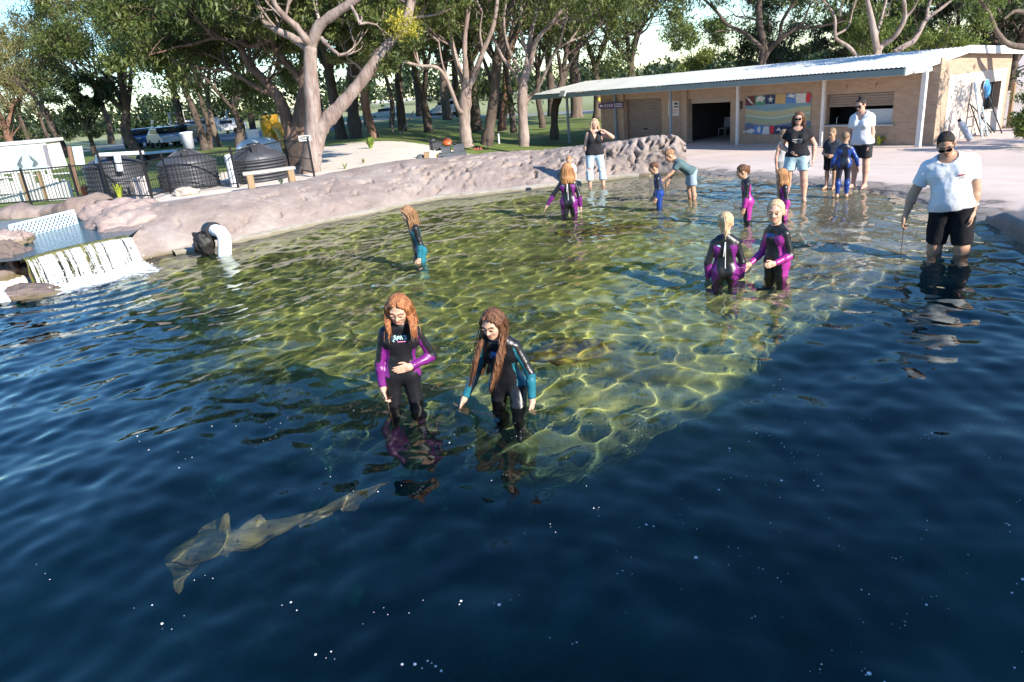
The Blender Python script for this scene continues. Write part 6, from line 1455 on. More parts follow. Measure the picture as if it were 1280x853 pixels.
    traced(5, (655, 180), -.2, [([(655, 183), (655, 170), (653, 134), (655, 97)], 14, 11), ([(656, 100), (662, 84), (670, 52, -.3), (688, 31, -.5), (706, 6, -.8), (715, -15, -1)], 8, 3), ([(655, 98), (659, 80), (663, 46, .3), (670, 15, .5), (674, -15, .6)], 8, 4), ([(652, 112), (646, 96, .2), (628, 72, .5), (618, 52, .7), (600, 38, 1), (590, 34, 1.2)], 5, 2), ([(655, 130), (664, 120), (675, 106, -.5), (690, 72, -.9), (699, 60, -1.2), (712, 52, -1.4)], 5, 2), ([(660, 70), (652, 45, .2), (650, 15, .3), (655, -10, .4)], 5, 2.5), ([(650, 90), (636, 62, -.3), (630, 30, -.6), (633, 0, -.8)], 4, 2)],
           [(715, -10, -1, .6, .5, 3), (674, -10, .6, .1, 1, 3), (655, -8, .4, -.3, 1, 2.8), (590, 34, 1.2, -.8, .1, 1.6), (633, 2, -.8, -.4, .8, 2.8), (712, 52, -1.4, .8, .2, 2.2), (690, 30, -.5, .7, .2, 2.6), (670, 20, .5, .5, .5, 2.2), (699, 60, -1.2, .2, .8, 1.8)], pale, gum, 'pale many-limbed gum tree on the lawn just left of the kiosk veranda')
    traced(6, (693, 173), -.45, [([(693, 175), (694, 134), (703, 100), (707, 70), (716, 30)], 11, 4), ([(695, 134), (702, 118), (710, 85, .5), (724, 60, 1)], 6, 3), ([(702, 100), (698, 70, -.5), (690, 40, -1)], 5, 3)], [(716, 30, 0, .3, .8, 3.6), (724, 60, 1, .8, .3, 3.2), (690, 40, -1, -.4, .7, 3), (707, 70, 0, .7, .1, 2.6), (720, 45, .5, .9, .3, 3)], dark, gum, 'dark forked tree on the lawn between the pale gum and the kiosk')
    # ---- behind the kiosk
    ZK = -.7; kb = lambda x, Y: V(PY(x, 100, Y)[0], Y, ZK)
    def behind(seed, x, Y, limbs, sprays, bark, leaf, label, per=26, size=.22, wmul=1.0):
        b = kb(x, Y); t = Tree(seed); k = lambda x_, y_, d=0: PY(x_, y_, Y + d); px = F / Y
        for pts, w0, w1 in limbs: t.limb(([b] if pts[0] == 'b' else []) + [k(*p) for p in (pts[1:] if pts[0] == 'b' else pts)], w0 / px / 2, w1 / px / 2, 9)
        for (x_, y_, d, dx, dz, L) in sprays:
            for _ in range(2): t.spray(k(x_, y_, d), V(dx, t.r.normal(0, .7), dz), L * t.r.uniform(.8, 1.2), .045, 2, .2, .2)
        return t.build(label, b, bark, leaf, per, size, 'trees behind the kiosk roof')
    behind(21, 953, 36, [(['b', (952, 88), (953, 74), (955, 57), (949, 26), (950, -15)], 12, 6), ([(953, 76), (962, 62), (976, 49, -.4), (996, 36, -.7), (1018, 34, -1), (1036, 31, -1.2)], 8, 2.5), ([(954, 62), (940, 49), (930, 41, .3), (909, 31, .6), (896, 15, .9), (878, -3, 1.2)], 6, 3), ([(974, 50, -.4), (976, 40), (978, 26, -.5), (998, -5, -1)], 6, 3), ([(930, 41, .3), (918, 38, .2), (900, 39, 0), (886, 44, -.2)], 2.5, 1.2), ([(996, 36, -.7), (1005, 25, -.9), (1012, 8, -1)], 3, 1.5)],
           [(950, -12, 0, 0, 1, 2.6), (1036, 31, -1.2, .8, .1, 1.0), (1012, 8, -1, .4, .6, 1.5), (998, -5, -1, .5, .6, 2), (878, -3, 1.2, -.7, .4, 2.2), (896, 15, .9, -.3, .7, 1.6), (949, 26, 0, -.6, .4, 1.3), (935, 5, .5, .1, .8, 1.8), (970, 0, -.4, .2, .9, 1.8)], dark, gum, 'dark gum tree with long bare arching branches behind the kiosk roof', per=13)
    behind(22, 1097, 31, [(['b', (1097, 72), (1096, 62), (1092, 39), (1087, 13), (1081, -12)], 11, 5), ([(1097, 64), (1104, 56), (1118, 46, -.3), (1131, 22, -.5), (1128, -10, -.7)], 8, 4), ([(1118, 66, .2), (1130, 58, .2), (1143, 50, .2), (1158, 24, .4), (1172, 14, .5), (1190, 0, .7)], 8, 3), ([(1072, 71, .5), (1060, 58, .5), (1047, 50, .5), (1044, 44, .5), (1043, 20, .6), (1030, 2, .8)], 5, 2.5), ([(1094, 48), (1100, 30, .4), (1108, 0, .8)], 5, 2.5), ([(1158, 24, .4), (1160, 10, .4), (1168, -12, .5)], 5, 2.5), ([(1045, 44, .5), (1060, 34, .7), (1066, 12, 1)], 3, 1.5), ([(1130, 24, -.5), (1141, 12, -.6), (1150, -6, -.8)], 3.5, 1.5)],
           [(1081, -10, 0, -.3, 1, 1.8), (1128, -8, -.7, .2, 1, 1.8), (1190, 0, .7, .7, .3, 1.2), (1030, 2, .8, -.4, .6, 1.6), (1108, 0, .8, .2, .9, 1.6), (1168, -10, .5, .3, .8, 1.5), (1066, 12, 1, .2, .8, 1.4), (1150, -4, -.8, .4, .6, 1.4), (1050, 20, .6, -.3, .7, 1.3)], pale, gum, 'pale multi-stemmed gum tree rising behind the middle of the kiosk roof', per=9)
    b_ = dict(group='trees behind the kiosk roof')
    def bgrow(label, x, Y, hgt, r0, lean, seed, bark, leaf, **kw):
        p = kb(x, Y); return grown(label, p, None, 0, hgt, r0, lean, seed, bark, leaf, **kw)
    bgrow('broad green tree crown rising behind the left end of the kiosk roof', 790, 52, 11.0, .32, -.02, 31, dark, gum, lvl=3, per=34, size=.34, spread=.8, **b_); bgrow('green tree between the broad crown and the far road', 744, 58, 11, .3, .02, 32, dark, gum, lvl=3, per=30, size=.36, spread=.8, **b_)
    bgrow('rounded yellow-green shrub tree just above the kiosk roof line', 876, 62, 5.6, .16, 0, 33, dark, bright, lvl=2, per=50, size=.3, fork=.2, **b_)
    bgrow('dark bushy tree behind the pale multi-stemmed gum', 1075, 46, 6.3, .25, 0, 34, dark, drk, lvl=3, per=40, size=.30, fork=.2, low=4, **b_); bgrow('dark bushy tree on the rise behind the right end of the roof', 1195, 50, 8.6, .3, 0, 35, dark, drk, lvl=3, per=44, size=.32, fork=.2, spread=.9, low=4, **b_); bgrow('dark bushy tree at the far right beyond the kiosk', 1262, 46, 8.6, .3, 0, 36, dark, drk, lvl=3, per=44, size=.32, fork=.2, spread=.9, low=4, **b_); bgrow('yellow-green bushy tree right of the pale multi-stemmed gum', 1150, 38, 5.2, .18, .05, 37, mid, bright, lvl=2, per=44, size=.22, fork=.3, low=3, **b_); bgrow('low yellow-green bush peeking over the middle of the kiosk roof', 1085, 36, 3.8, .12, 0, 38, mid, bright, lvl=2, per=36, size=.2, fork=.2, low=2, **b_); bgrow('dark rounded tree behind the arching dark gum', 968, 60, 7.0, .2, 0, 39, dark, drk, lvl=2, per=60, size=.36, fork=.2, low=3, **b_)
    # overhanging gum at the right edge
    b = PY(1345, 150, 24); b = V(b[0], 24, ZK); t = Tree(41); k = lambda x, y, d=0: PY(x, y, 24 + d); t.limb([b, k(1335, 90), k(1310, 50), k(1290, 10), k(1280, -40)], .3, .12, 9); t.limb([k(1318, 66), k(1290, 60), k(1262, 56), k(1246, 40), k(1238, 20), k(1225, 0)], .13, .05, 8); t.limb([k(1290, 20), k(1270, 14), k(1255, 24)], .08, .04, 7)
    for (x, y, dx, dz, L) in ((1225, 0, -.6, .5, .9), (1238, 18, -.6, .4, .8), (1250, 16, -.4, .3, .7), (1280, -30, -.5, .5, 1.4), (1285, 6, -.5, .4, 1.0), (1262, 4, -.5, .4, 1.0)):
        for _ in range(2): t.spray(k(x, y, t.r.normal(0, .3)), V(dx, t.r.normal(0, .6), dz), L * .9, .03, 2, .25, .1)
    t.build('gum tree whose leafy branch hangs in at the top right corner', b, mid, bright, 16, .15, 'trees behind the kiosk roof')
    b = P(1300, 186, ZK); grown('small leafy shrub at the right edge beyond the end wall', b, None, 0, 1.5, .05, .0, 42, mid, bright, fork=.2, lvl=1, per=30, size=.14, group=None, name='shrub', cat='shrub', low=4)
    # off to the right, out of frame: the gum whose leaf shade dapples the end wall
    # ---- the park trees behind
    T_ = [  # label, px, py, z, height, r, lean, seed, bark, leaf, kw
        ('sunlit olive gum tree at the far left edge', 20, 196, ZG, 9.6, .34, -.03, 51, red, olive, dict(lvl=3, per=44, size=.22, fork=.25, spread=.9, nl=5, low=3)),
        ('olive gum tree leaning left behind the display shed', 84, 197, ZG, 8.6, .26, -.18, 52, dark, olive, dict(lvl=3, per=26, size=.24, fork=.42, two=True)),
        ('slim dark tree standing beside the olive leaning gum', 67, 190, ZG, 9, .18, -.10, 53, dark, gum, dict(lvl=2, per=44, size=.26)),
        ('small dark bushy tree behind the pale sign board', 119, 195, ZG, 4.6, .16, .02, 54, dark, drk, dict(lvl=2, per=70, size=.24, fork=.36, spread=1.0, low=2)),
        ('many-branched dark gum tree left of the blue cars', 170, 190, ZG, 10.4, .34, .0, 55, dark, gum, dict(lvl=3, per=26, size=.27, fork=.26, nl=6, spread=.75)),
        ('left stem of the three thin dark trunks above the middle tank', 257, 188, ZG, 9.6, .22, -.10, 56, dark, gum, dict(lvl=3, per=22, size=.27, fork=.36)),
        ('middle stem of the three thin dark trunks above the middle tank', 264, 187, ZG, 9.2, .16, .0, 57, dark, gum, dict(lvl=2, per=40, size=.27)),
        ('right stem of the three thin dark trunks above the middle tank', 273, 184, ZG, 9.8, .18, .03, 58, mid, gum, dict(lvl=2, per=44, size=.27)),
        ('forked dark tree behind the white domed tank', 300, 184, ZG, 9.0, .24, .05, 59, dark, drk, dict(lvl=3, per=22, size=.27, fork=.25, nl=3, spread=.8)),
        ('thick dark trunk left of the palm-like plant, behind the path', 428, 178, .2, 11, .3, -.02, 60, dark, gum, dict(lvl=3, per=22, size=.3)),
        ('dark leaning trunk behind the palm-like plant', 446, 177, .2, 11, .34, .10, 61, dark, drk, dict(lvl=3, per=24, size=.3)),
        ('reddish slim trunk right behind the palm-like plant', 469, 177, .2, 10, .24, -.02, 62, red, gum, dict(lvl=3, per=22, size=.3)),
        ('slim pale trunk left of the propped sapling', 490, 164, .05, 11, .16, .02, 63, mid, gum, dict(lvl=2, per=50, size=.34)),
        ('dark trunk beside the slanting prop', 504, 168, .05, 11.5, .28, .06, 64, dark, gum, dict(lvl=3, per=22, size=.32)),
        ('dark many-stemmed tree left of the pale forked gum', 536, 168, .0, 11, .26, -.02, 65, dark, gum, dict(lvl=3, per=22, size=.32, fork=.18, nl=5, spread=.35)),
        ('pale stout trunk seen in the gap left of the pale forked gum', 560, 152, -.2, 12, .42, .02, 66, mid, gum, dict(lvl=3, per=22, size=.38)),
        ('dark stout trunk between the pale forked gum and the leaning gum', 596, 161, -.1, 12, .34, .0, 67, dark, drk, dict(lvl=3, per=24, size=.36)),
        ('leaning reddish trunk right of the leaning dark gum', 628, 160, -.2, 11, .26, .16, 68, red, gum, dict(lvl=3, per=22, size=.36)),
        ('twin slim trunk behind the pale many-limbed gum', 642, 163, -.2, 11, .18, -.04, 69, dark, gum, dict(lvl=2, per=46, size=.34)),
        ('slim dark trunk left of the forked lawn tree', 678, 157, -.4, 10.5, .2, -.01, 70, dark, gum, dict(lvl=3, per=20, size=.34)),
        ('stout pale trunk in the gap beside the kiosk veranda', 721, 146, -.6, 12, .5, .0, 71, mid, gum, dict(lvl=3, per=20, size=.42)),
        ('dark tree far behind the big pale gum', 405, 168, .2, 12, .28, .0, 72, dark, drk, dict(lvl=3, per=26, size=.36)),
        ('dark tree filling the gap right of the big pale gum', 460, 160, .1, 13, .3, .0, 73, dark, drk, dict(lvl=3, per=26, size=.4)),
        ('dark tree behind the forked one left of the yellow slide', 318, 172, .3, 11, .24, .0, 74, dark, drk, dict(lvl=3, per=24, size=.38)),
        ('dark background tree between the red-barked left trees', 38, 186, ZG, 10.5, .26, .0, 75, dark, gum, dict(lvl=3, per=24, size=.32)),
        ('tall background gum behind the many-branched one', 140, 180, ZG, 13, .3, .0, 76, dark, gum, dict(lvl=3, per=22, size=.38)),
        ('tall dark gum whose crown fills the top left of the middle', 232, 178, .3, 14.5, .32, .0, 78, dark, gum, dict(lvl=3, per=24, size=.40, fork=.5)),
        ('tall background gum behind the pale forked gum', 575, 148, -.3, 15, .36, .0, 79, dark, gum, dict(lvl=3, per=24, size=.46)),
        ('tall background gum behind the leaning dark gum', 625, 147, -.4, 15, .36, .0, 80, dark, gum, dict(lvl=3, per=24, size=.46)),
        ('tall background gum behind the forked lawn tree', 690, 144, -.6, 15, .36, .0, 81, dark, gum, dict(lvl=3, per=24, size=.48)),
        ('tall background gum behind the many-stemmed dark tree', 525, 150, -.2, 15, .36, .0, 82, dark, drk, dict(lvl=3, per=24, size=.44)),
    ]
    for lab, x, y, z, hgt, r0, ln, sd, bk, lf, kw in T_:
        h_ = V(*P(x, y, z)); kw.pop('two', None); grown(lab, x, y, z, hgt, r0, ln, sd, bk, lf, **kw)
    # slanting prop sticks
    b = P(499, 173, .1); e = PY(517, 139, b[1]); tag(MB().tube([b, (b + e) / 2, e], [.045, .04, .035], 6).build('prop_stick', pale, None, b), 'pale slanting stick propped against the dark trunk behind the path', 'stick')
    b = P(492, 171, .1); e = PY(487, 137, b[1]); tag(MB().tube([b, (b + e) / 2, e], [.05, .045, .04], 6).build('prop_stick', pale, None, b), 'thin upright pale stem left of the slanting prop stick', 'stick')
    # far-off wood along the horizon, one mass
    r = np.random.default_rng(5); t = Tree(90)
    for az in np.concatenate([np.linspace(-42, 40, 190)]):
        Yd = r.uniform(150, 230); x = math.tan(rad(az)) * Yd; hgt = r.uniform(6, 11) * (.55 if az > 9 else 1.5 if -21 < az < -4 else 1)
        if -9 < az < 6: Yd *= 1.2
        for _ in range(4): t.cl.append((V(x + r.normal(0, 2.5), Yd + r.normal(0, 4), -1 + hgt * r.uniform(.15, .85)), r.uniform(2.0, 3.6)))
    v, q, tn = t.leaves(70, 1.1, shape=.55); tag(link('distant_wood', rawmesh('distant_wood', v, q, drk, None, False, {'tone': tn})), 'dark belt of far-off trees along the horizon', 'wood', None, 'stuff')
    c = P(755, 150, -.7); c = V(c[0], c[1], -.7); sg = thing('road_sign', 'yellow diamond road sign left of the kiosk wall', 'road sign', c); top = PY(754.5, 124, c[1]); MB().tube([c, top], .05, 6).build('pole', pm('bars_grey', (.1, .1, .1)), sg, c); s_ = .45; MB().poly([top + V(0, -.06, s_), top + V(s_, -.06, 0), top + V(0, -.06, -s_), top + V(-s_, -.06, 0)], .04, V(0, 1, 0)).build('plate', pm('sign_yellow', (.7, .55, .05), rough=.5), sg, c)
# ================================================================ the people in and by the pool
def wade(px, py, depth): p = P(px, py); return p[:2], -depth
def build_people():
    BLK = ('black', (.012, .012, .015)); MAG = ('magenta', (.18, .018, .19)); MAG2 = ('hot_pink', (.38, .035, .27)); TEAL = ('teal', (.02, .17, .23)); BLU = ('royal_blue', (.012, .05, .25)); NAV = ('navy_black', (.012, .014, .03))
    fair = ('fair', (.62, .38, .27)); tan = ('tan', (.50, .29, .19)); pink = ('rosy', (.60, .34, .25))
    o = {}
    def per(key, label, x_, y_, d, H, face, **kw): b, z = wade(x_, y_, d); o[key] = person(label, b, z, H, face, **kw); return o[key]
    per('red', 'girl with straight ginger hair in black and purple wetsuit, hand on her belly', 507, 503, .52, 1.47, 8, sex='teen', side=7, lean=3, armR=((-.30, .02, -1), (-.02, -.22, -1)), armL=((.42, .12, -1), (-.85, -.5, -.12)), handL=(-1, -.05, -.12), palmL=(0, 1, 0), curlL=.12, curlR=.7, head=(24, -12), headroll=-2, hair=('long', 'ginger', {'front': .35, 'sidelen': 1.15}), outfit=wetsuit(BLK, MAG, 'front', True, True), px=140, legR=((-.06, -.03, -1), (0, .02, -1)), legL=((.04, -.08, -1), (.02, .06, -1)), skin=fair)
    per('brown', 'girl with very long brown hair in black and teal wetsuit, leaning as she wades', 637, 499, .62, 1.45, -16, sex='teen', lean=12, side=-3, armR=((-.42, .0, -1), (-.42, -.40, -.85)), armL=((.50, -.12, -1), (.02, -.18, -1)), curlR=.25, head=(6, -14), hair=('verylong', 'brown', {'sway': (-.55, -.22, 0), 'front': .3}), outfit=wetsuit(BLK, TEAL, 'front', 'blue', True), px=140, legR=((-.05, -.05, -1), (0, .25, -1)), legL=((.12, -.55, -.85), (.0, .25, -1)), skin=fair, curlL=.6)
    per('teal', 'girl with long light-brown hair in black and teal wetsuit wading alone near the rock wall', 526, 326, .60, 1.45, -72, sex='teen', lean=7, armR=((-.12, .1, -1), (0, -.1, -1)), armL=((.10, .15, -1), (.02, -.25, -1)), head=(14, 0), hair=('midlong', 'fairbrown', {'sway': (0, .05, 0)}), outfit=wetsuit(BLK, TEAL, 'girl', False, True), px=95, skin=fair)
    per('pinkback', 'girl seen from behind with reddish-blond hair and spread arms, in black and purple wetsuit', 712, 268, .55, 1.49, 170, sex='child', armL=((.62, .05, -.8), (.55, -.05, -.8)), armR=((-.28, .1, -1), (-.05, -.2, -1)), head=(12, 10), hair=('midlong', 'strawberry'), outfit=wetsuit(BLK, MAG, 'back', True, True), px=70, curlL=.15, skin=fair)
    per('toddler', 'small child in a white t-shirt looking down in front of the rock wall', 714, 241, .22, 1.03, -8, sex='child', armR=((-.2, -.1, -1), (.2, -.5, -.8)), armL=((.2, -.1, -1), (-.1, -.5, -.8)), head=(26, -8), hair=('short', 'strawberry'), outfit=outfits(shorts(('grey_short', (.25, .26, .28)), .7), tshirt(('white_tee', (.7, .7, .7)))), px=60, skin=pink)
    per('vest', 'blond woman in black sleeveless top and torn pale jeans, hand raised to her neck', 745, 232, .12, 1.62, -4, sex='female', build=1.12, side=3, armR=((-.24, .08, -1), (.10, -.15, -1)), armL=((.86, -.30, -.28), (-.72, -.28, .62)), handL=(-.8, -.1, .5), head=(0, 8), hair=('midlong', 'blond'), outfit=outfits(jeans(('pale_jean', (.44, .56, .66)), to=.55), tshirt(('black_top', (.02, .02, .024)), sleeveless=True, vneck=.13, hem=-.02)), px=65, skin=pink, legR=((-.10, 0, -1), (-.02, 0, -1)), legL=((.16, 0, -1), (.06, 0, -1)))
    per('blueboy', 'small dark-haired boy in blue and black wetsuit facing left beside the bending boy', 824, 259, .35, 1.18, -100, sex='child', lean=6, armR=((-.15, .0, -1), (0, -.45, -1)), armL=((.12, .1, -1), (0, -.35, -1)), head=(16, 0), hair=('short', 'brown'), outfit=wetsuit(NAV, BLU, 'boyplain', False, True), px=70, skin=tan)
    per('bend', 'boy in printed grey-green t-shirt bending forward with a stick at the water edge', 864, 249, .20, 1.36, -95, sex='child', lean=52, armR=((-.05, -.45, -1), (.02, -.55, -1)), armL=((.08, -.75, -.8), (0, -.85, -.6)), head=(-16, 0), hair=('short', 'fairbrown'), outfit=outfits(shorts(('bluegrey_short', (.30, .38, .46)), .75), tshirt(('seagreen_tee', (.10, .16, .17)), hem=-.02)), px=70, skin=tan, curlR=.8, legR=((-.06, -.08, -1), (0, .06, -1)), legL=((.08, .06, -1), (0, .02, -1)))
    per('side', 'girl with wet dark hair in black and pink wetsuit standing side-on, arms hanging', 934, 277, .30, 1.20, -100, sex='child', lean=8, armR=((-.12, .05, -1), (0, -.15, -1)), armL=((.12, -.05, -1), (.02, -.2, -1)), head=(12, 0), hair=('pony', 'brown'), outfit=wetsuit(BLK, MAG2, 'girl', False, True), px=80, skin=tan)
    per('jean', 'woman with sunglasses in black t-shirt and pale denim shorts, hand on her hip', 994, 250, .07, 1.58, -26, sex='female', build=1.08, armR=((-.55, .25, -1), (.75, -.62, -.5)), armL=((.52, .18, -1), (-.02, -.35, -1)), handR=(.7, -.5, -.5), head=(6, -6), hair=('bob', 'brown'), glasses=True, outfit=outfits(shorts(('denim', (.40, .56, .62)), .62), tshirt(('black_tee', (.018, .018, .022)), sleeve=.5, logo=[(-.05, .05, .19, 0, .0035), (-.055, .05, .172, 0, .003), (-.03, .04, .154, 0, .003)])), px=75, skin=pink, legR=((-.14, 0, -1), (-.05, 0, -1)), legL=((.10, 0, -1), (.04, 0, -1)))
    per('redkid', 'small girl with reddish hair in black and pink wetsuit partly behind the smiling blond girl', 979, 274, .33, 1.12, -100, sex='child', lean=4, armR=((-.2, .0, -1), (0, -.2, -1)), armL=((.2, .15, -1), (.05, -.1, -1)), head=(8, -10), hair=('midlong', 'strawberry'), outfit=wetsuit(BLK, MAG2, 'girl', False, True), px=80, skin=fair)
    per('hidden', 'child mostly hidden behind the woman in denim shorts, one bare arm showing', 977, 243, .03, 1.20, 20, sex='child', armR=((-.22, .02, -1), (.02, -.1, -1)), hair=('short', 'sand'), outfit=outfits(shorts(('grey_short', (.25, .26, .28)), .7), tshirt(('grey_vest', (.4, .4, .42)), sleeveless=True)), px=70, skin=pink)
    per('tee', 'small boy in navy t-shirt and black shorts with his arms folded in front', 1037, 237, .0, 1.12, -45, sex='child', armR=((-.35, .05, -1), (.65, -.72, -.15)), armL=((.35, .05, -1), (-.65, -.72, -.22)), head=(20, -10), hair=('short', 'sand'), outfit=outfits(shorts(('black_short', (.014, .014, .018)), .85), tshirt(('navy_tee', (.03, .04, .055)), sleeve=.5)), px=75, skin=tan)
    per('wetboy', 'small boy seen from behind in black wetsuit with royal-blue sleeves', 1052, 247, .0, 1.11, 156, sex='child', armL=((.42, .0, -1), (.15, -.2, -1)), armR=((-.52, .05, -1), (-.28, -.2, -1)), head=(14, 14), hair=('short', 'sand'), outfit=wetsuit(NAV, BLU, 'boy', False), px=78, skin=tan, legR=((-.05, -.05, -1), (0, .05, -1)), legL=((.07, .04, -1), (0, .04, -1)))
    per('white', 'dark-haired woman with a top bun and sunglasses in white shirt and black shorts', 1073, 236, .0, 1.60, -52, sex='female', build=1.02, armR=((-.2, .02, -1), (.1, -.35, -1)), armL=((.16, .08, -1), (-.02, -.22, -1)), head=(18, -8), hair=('bun', 'dark'), glasses=True, outfit=outfits(shorts(('black_short2', (.03, .03, .035)), .72), tshirt(('white_shirt', (.74, .75, .77)), sleeve=.62, loose=.02, vneck=.06, hem=-.03)), px=78, skin=pink, side=-4)
    per('pony', 'girl with blond ponytail seen from behind in black and pink wetsuit, mid-thigh in water', 906, 347, .66, 1.43, 164, sex='child', armL=((.30, .06, -1), (-.02, -.25, -1)), armR=((-.28, .06, -1), (.02, -.25, -1)), head=(10, 0), hair=('pony', 'blond'), outfit=wetsuit(BLK, MAG, 'back', True, True), px=105, skin=fair)
    per('pinkblond', 'smiling blond girl turning left in black and hot-pink wetsuit, holding a feeding stick', 970, 343, .66, 1.53, -68, sex='child', side=-3, armR=((-.22, -.15, -1), (.05, -.8, -.45)), armL=((.22, .12, -1), (-.12, -1, -.28)), handL=(-.1, -1, -.1), curlL=.8, head=(4, 34), hair=('pony', 'blond'), outfit=wetsuit(BLK, MAG2, 'girl', 'blue', True), px=105, skin=fair)
    per('man', 'heavy-set man in white t-shirt, black shorts and sunglasses looking down, knee-deep at right', 1184, 317, .44, 1.90, -36, sex='male', build=1.14, side=-10, lean=3, armR=((-.42, .0, -1), (-.22, -.22, -1)), armL=((.26, .08, -1), (.0, -.22, -1)), curlR=.85, curlL=.35, head=(30, -4), hair=('short', 'dark'), glasses=True, outfit=outfits(shorts(('black_boardshort', (.012, .012, .016)), .93, waist=.02), tshirt(('white_crew', (.74, .76, .80)), sleeve=.66, loose=.018, hem=-.005, logo=[(.048, .082, .205, 1, .0075), (.052, .062, .188, 2, .005), (.07, .08, .19, 2, .004)])), px=112, skin=tan, legR=((-.08, 0, -1), (-.02, .03, -1)), legL=((.09, -.06, -1), (.03, .03, -1)))
    for q in o.values(): wetten(q)
    for q, lab, nm, L, d in (('red', 'dark stick held straight down by the ginger girl', 'R', .42, (.05, -.05, -1)), ('man', 'thin dark stick held in the right hand of the man', 'R', .42, (-.05, -.06, -1)), ('bend', 'thin dark stick held down by the bending boy', 'R', .40, (0, -.02, -1)), ('pinkblond', 'reddish stick held out to the left by the smiling blond girl', 'L', .34, (-1, -.12, .04)), ('brown', 'curved reed-like stick trailing from the hand of the long-haired girl', 'R', .40, (.55, .1, -.55))):
        wetten(stick(lab, o[q], nm, L, d))
# ================================================================ shark, mossy rocks, bubbles, kerb
def build_pool_life():
    zz = -.72
    C_ = [(214, 694, .045), (222, 695, .09), (238, 697, .125), (258, 699, .13), (284, 700, .11), (312, 696, .092), (337, 689, .082), (369, 678, .07), (400, 664, .058), (431, 652, .047), (462, 641, .035), (480, 635, .022), (491, 630, .008)]
    pts = np.array([P(x, y, zz * .72) * V(1, 1, 0) + V(0, 0, zz - .22 * max(0, 1 - i / 6)) for i, (x, y, r) in enumerate(C_)]); rs = np.array([r for _, _, r in C_]) * 1.15
    u = np.linspace(0, 1, 60); s = np.linspace(0, 1, len(pts)); Pm = np.stack([np.interp(u, s, pts[:, k]) for k in range(3)], -1); Rm = np.interp(u, s, rs)
    k5 = np.ones(5) / 5; Pm[2:-2] = np.stack([np.convolve(Pm[:, k], k5, 'valid') for k in range(3)], -1)
    og = Pm[25].copy(); root = thing('nurse_shark', 'tan shark gliding left just under the surface in the deep foreground water', 'shark', og)
    sk = pm('shark_skin', (.14, .115, .045), (.20, .165, .06), scale=4, rough=.55, fine=(30, .15)); rows = []
    for i in range(60):
        d = nrm(Pm[min(i + 1, 59)] - Pm[max(i - 1, 0)]); sd = nrm(np.cross(d, V(0, 0, 1))); t = i / 59
        wx = Rm[i] * (1.25 - .55 * sstep(.25, .8, t)); wz = Rm[i] * (.62 + .75 * sstep(.55, .95, t))
        rows.append([Pm[i] + sd * wx * math.cos(a) + V(0, 0, 1) * (wz * math.sin(a) * (1 if math.sin(a) > 0 else .75)) for a in np.linspace(0, 2 * PI, 21)])
    MB().sheet(np.array(rows), 0, True).build('body', sk, root, og)
    def fin(name, pp, th=.012):
        v = [P(x, y, zz * .72) * V(1, 1, 0) + V(0, 0, zz + dz - .22 * float(np.clip((300 - x) / 90, 0, 1))) for x, y, dz in pp]; c = np.mean(v, 0); rim = v; mb = MB(); n = len(rim); up = V(0, 0, th)
        vs = rim + [c + up, c - up]; f = [(i, (i + 1) % n, n) for i in range(n)] + [((i + 1) % n, i, n + 1) for i in range(n)]; mb.add(vs, f, 0, False); return mb.build(name, sk, root, og)
    fin('pectoral_fin', [(240, 704, -.04), (256, 708, -.04), (252, 718, -.05), (240, 730, -.07), (228, 738, -.08), (216, 728, -.07), (207, 707, -.07), (222, 706, -.05)]); fin('pectoral_fin', [(240, 686, -.05), (262, 688, -.04), (282, 672, -.06), (294, 663, -.06), (285, 662, -.06), (262, 667, -.06), (246, 674, -.06)])
    fin('dorsal_fin', [(272, 697, .04), (290, 676, .15), (296, 674, .15), (300, 692, .06), (290, 698, .04)]); fin('dorsal_fin', [(314, 690, .03), (330, 676, .12), (334, 676, .12), (338, 687, .03), (325, 692, .03)])
    fin('pelvic_fin', [(284, 704, -.04), (304, 705, -.04), (292, 718, -.06), (280, 712, -.06)]); fin('pelvic_fin', [(300, 690, -.04), (316, 688, -.04), (318, 682, -.05), (304, 682, -.05)]); fin('anal_fin', [(370, 675, -.03), (398, 662, -.03), (426, 651, -.02), (420, 660, -.09), (394, 674, -.11), (379, 680, -.10)]); fin('tail_fin', [(430, 649, -.01), (460, 638, -.01), (489, 629, .0), (481, 637, -.07), (454, 650, -.10), (437, 654, -.07)])
    wetten(root)
    mo = NT('algae_rock'); a = mo.noise(7, 6); mo.done(mo.ramp(a, (.3, (.04, .03, .014)), (.46, (.11, .08, .025)), (.58, (.30, .24, .04)), (.72, (.40, .34, .08))), .8, mo.bump(mo.noise(24, 5), .7, .03), .2)
    for i, (x, y, z, r, sq, lab) in enumerate(((706, 476, -.46, .34, (1.25, .9, .55), 'algae-covered rock under water right of the long-haired girl'), (735, 468, -.44, .2, (1, .9, .6), 'smaller brown algae rock at the right of the submerged mound'), (775, 312, -.42, .55, (1.5, .8, .4), 'yellow-brown algae rock under water behind the two front girls'), (735, 318, -.48, .45, (1.3, .8, .35), 'low dark weedy rock left of the yellow-brown submerged rock'), (752, 572, -.80, .30, (1.4, 1, .4), 'pale weedy mound at the front edge of the shallow shelf'))):
        q = boulder('algae_rock', lab, P(x, y, z), r, 60 + i, mo.m, 'rock', sq, 'algae rocks on the pool floor', n=2); wetten(q)
    # floating bubbles and foam flecks: too many and too small to count
    rng = np.random.default_rng(12); mb = MB(); n = 0
    spots = [(870, 697, .010), (519, 833, .008), (545, 836, .006), (503, 833, .007), (552, 842, .006), (535, 829, .005), (528, 838, .004), (540, 832, .004), (808, 656, .007), (817, 658, .005), (977, 599, .008), (912, 560, .007)]
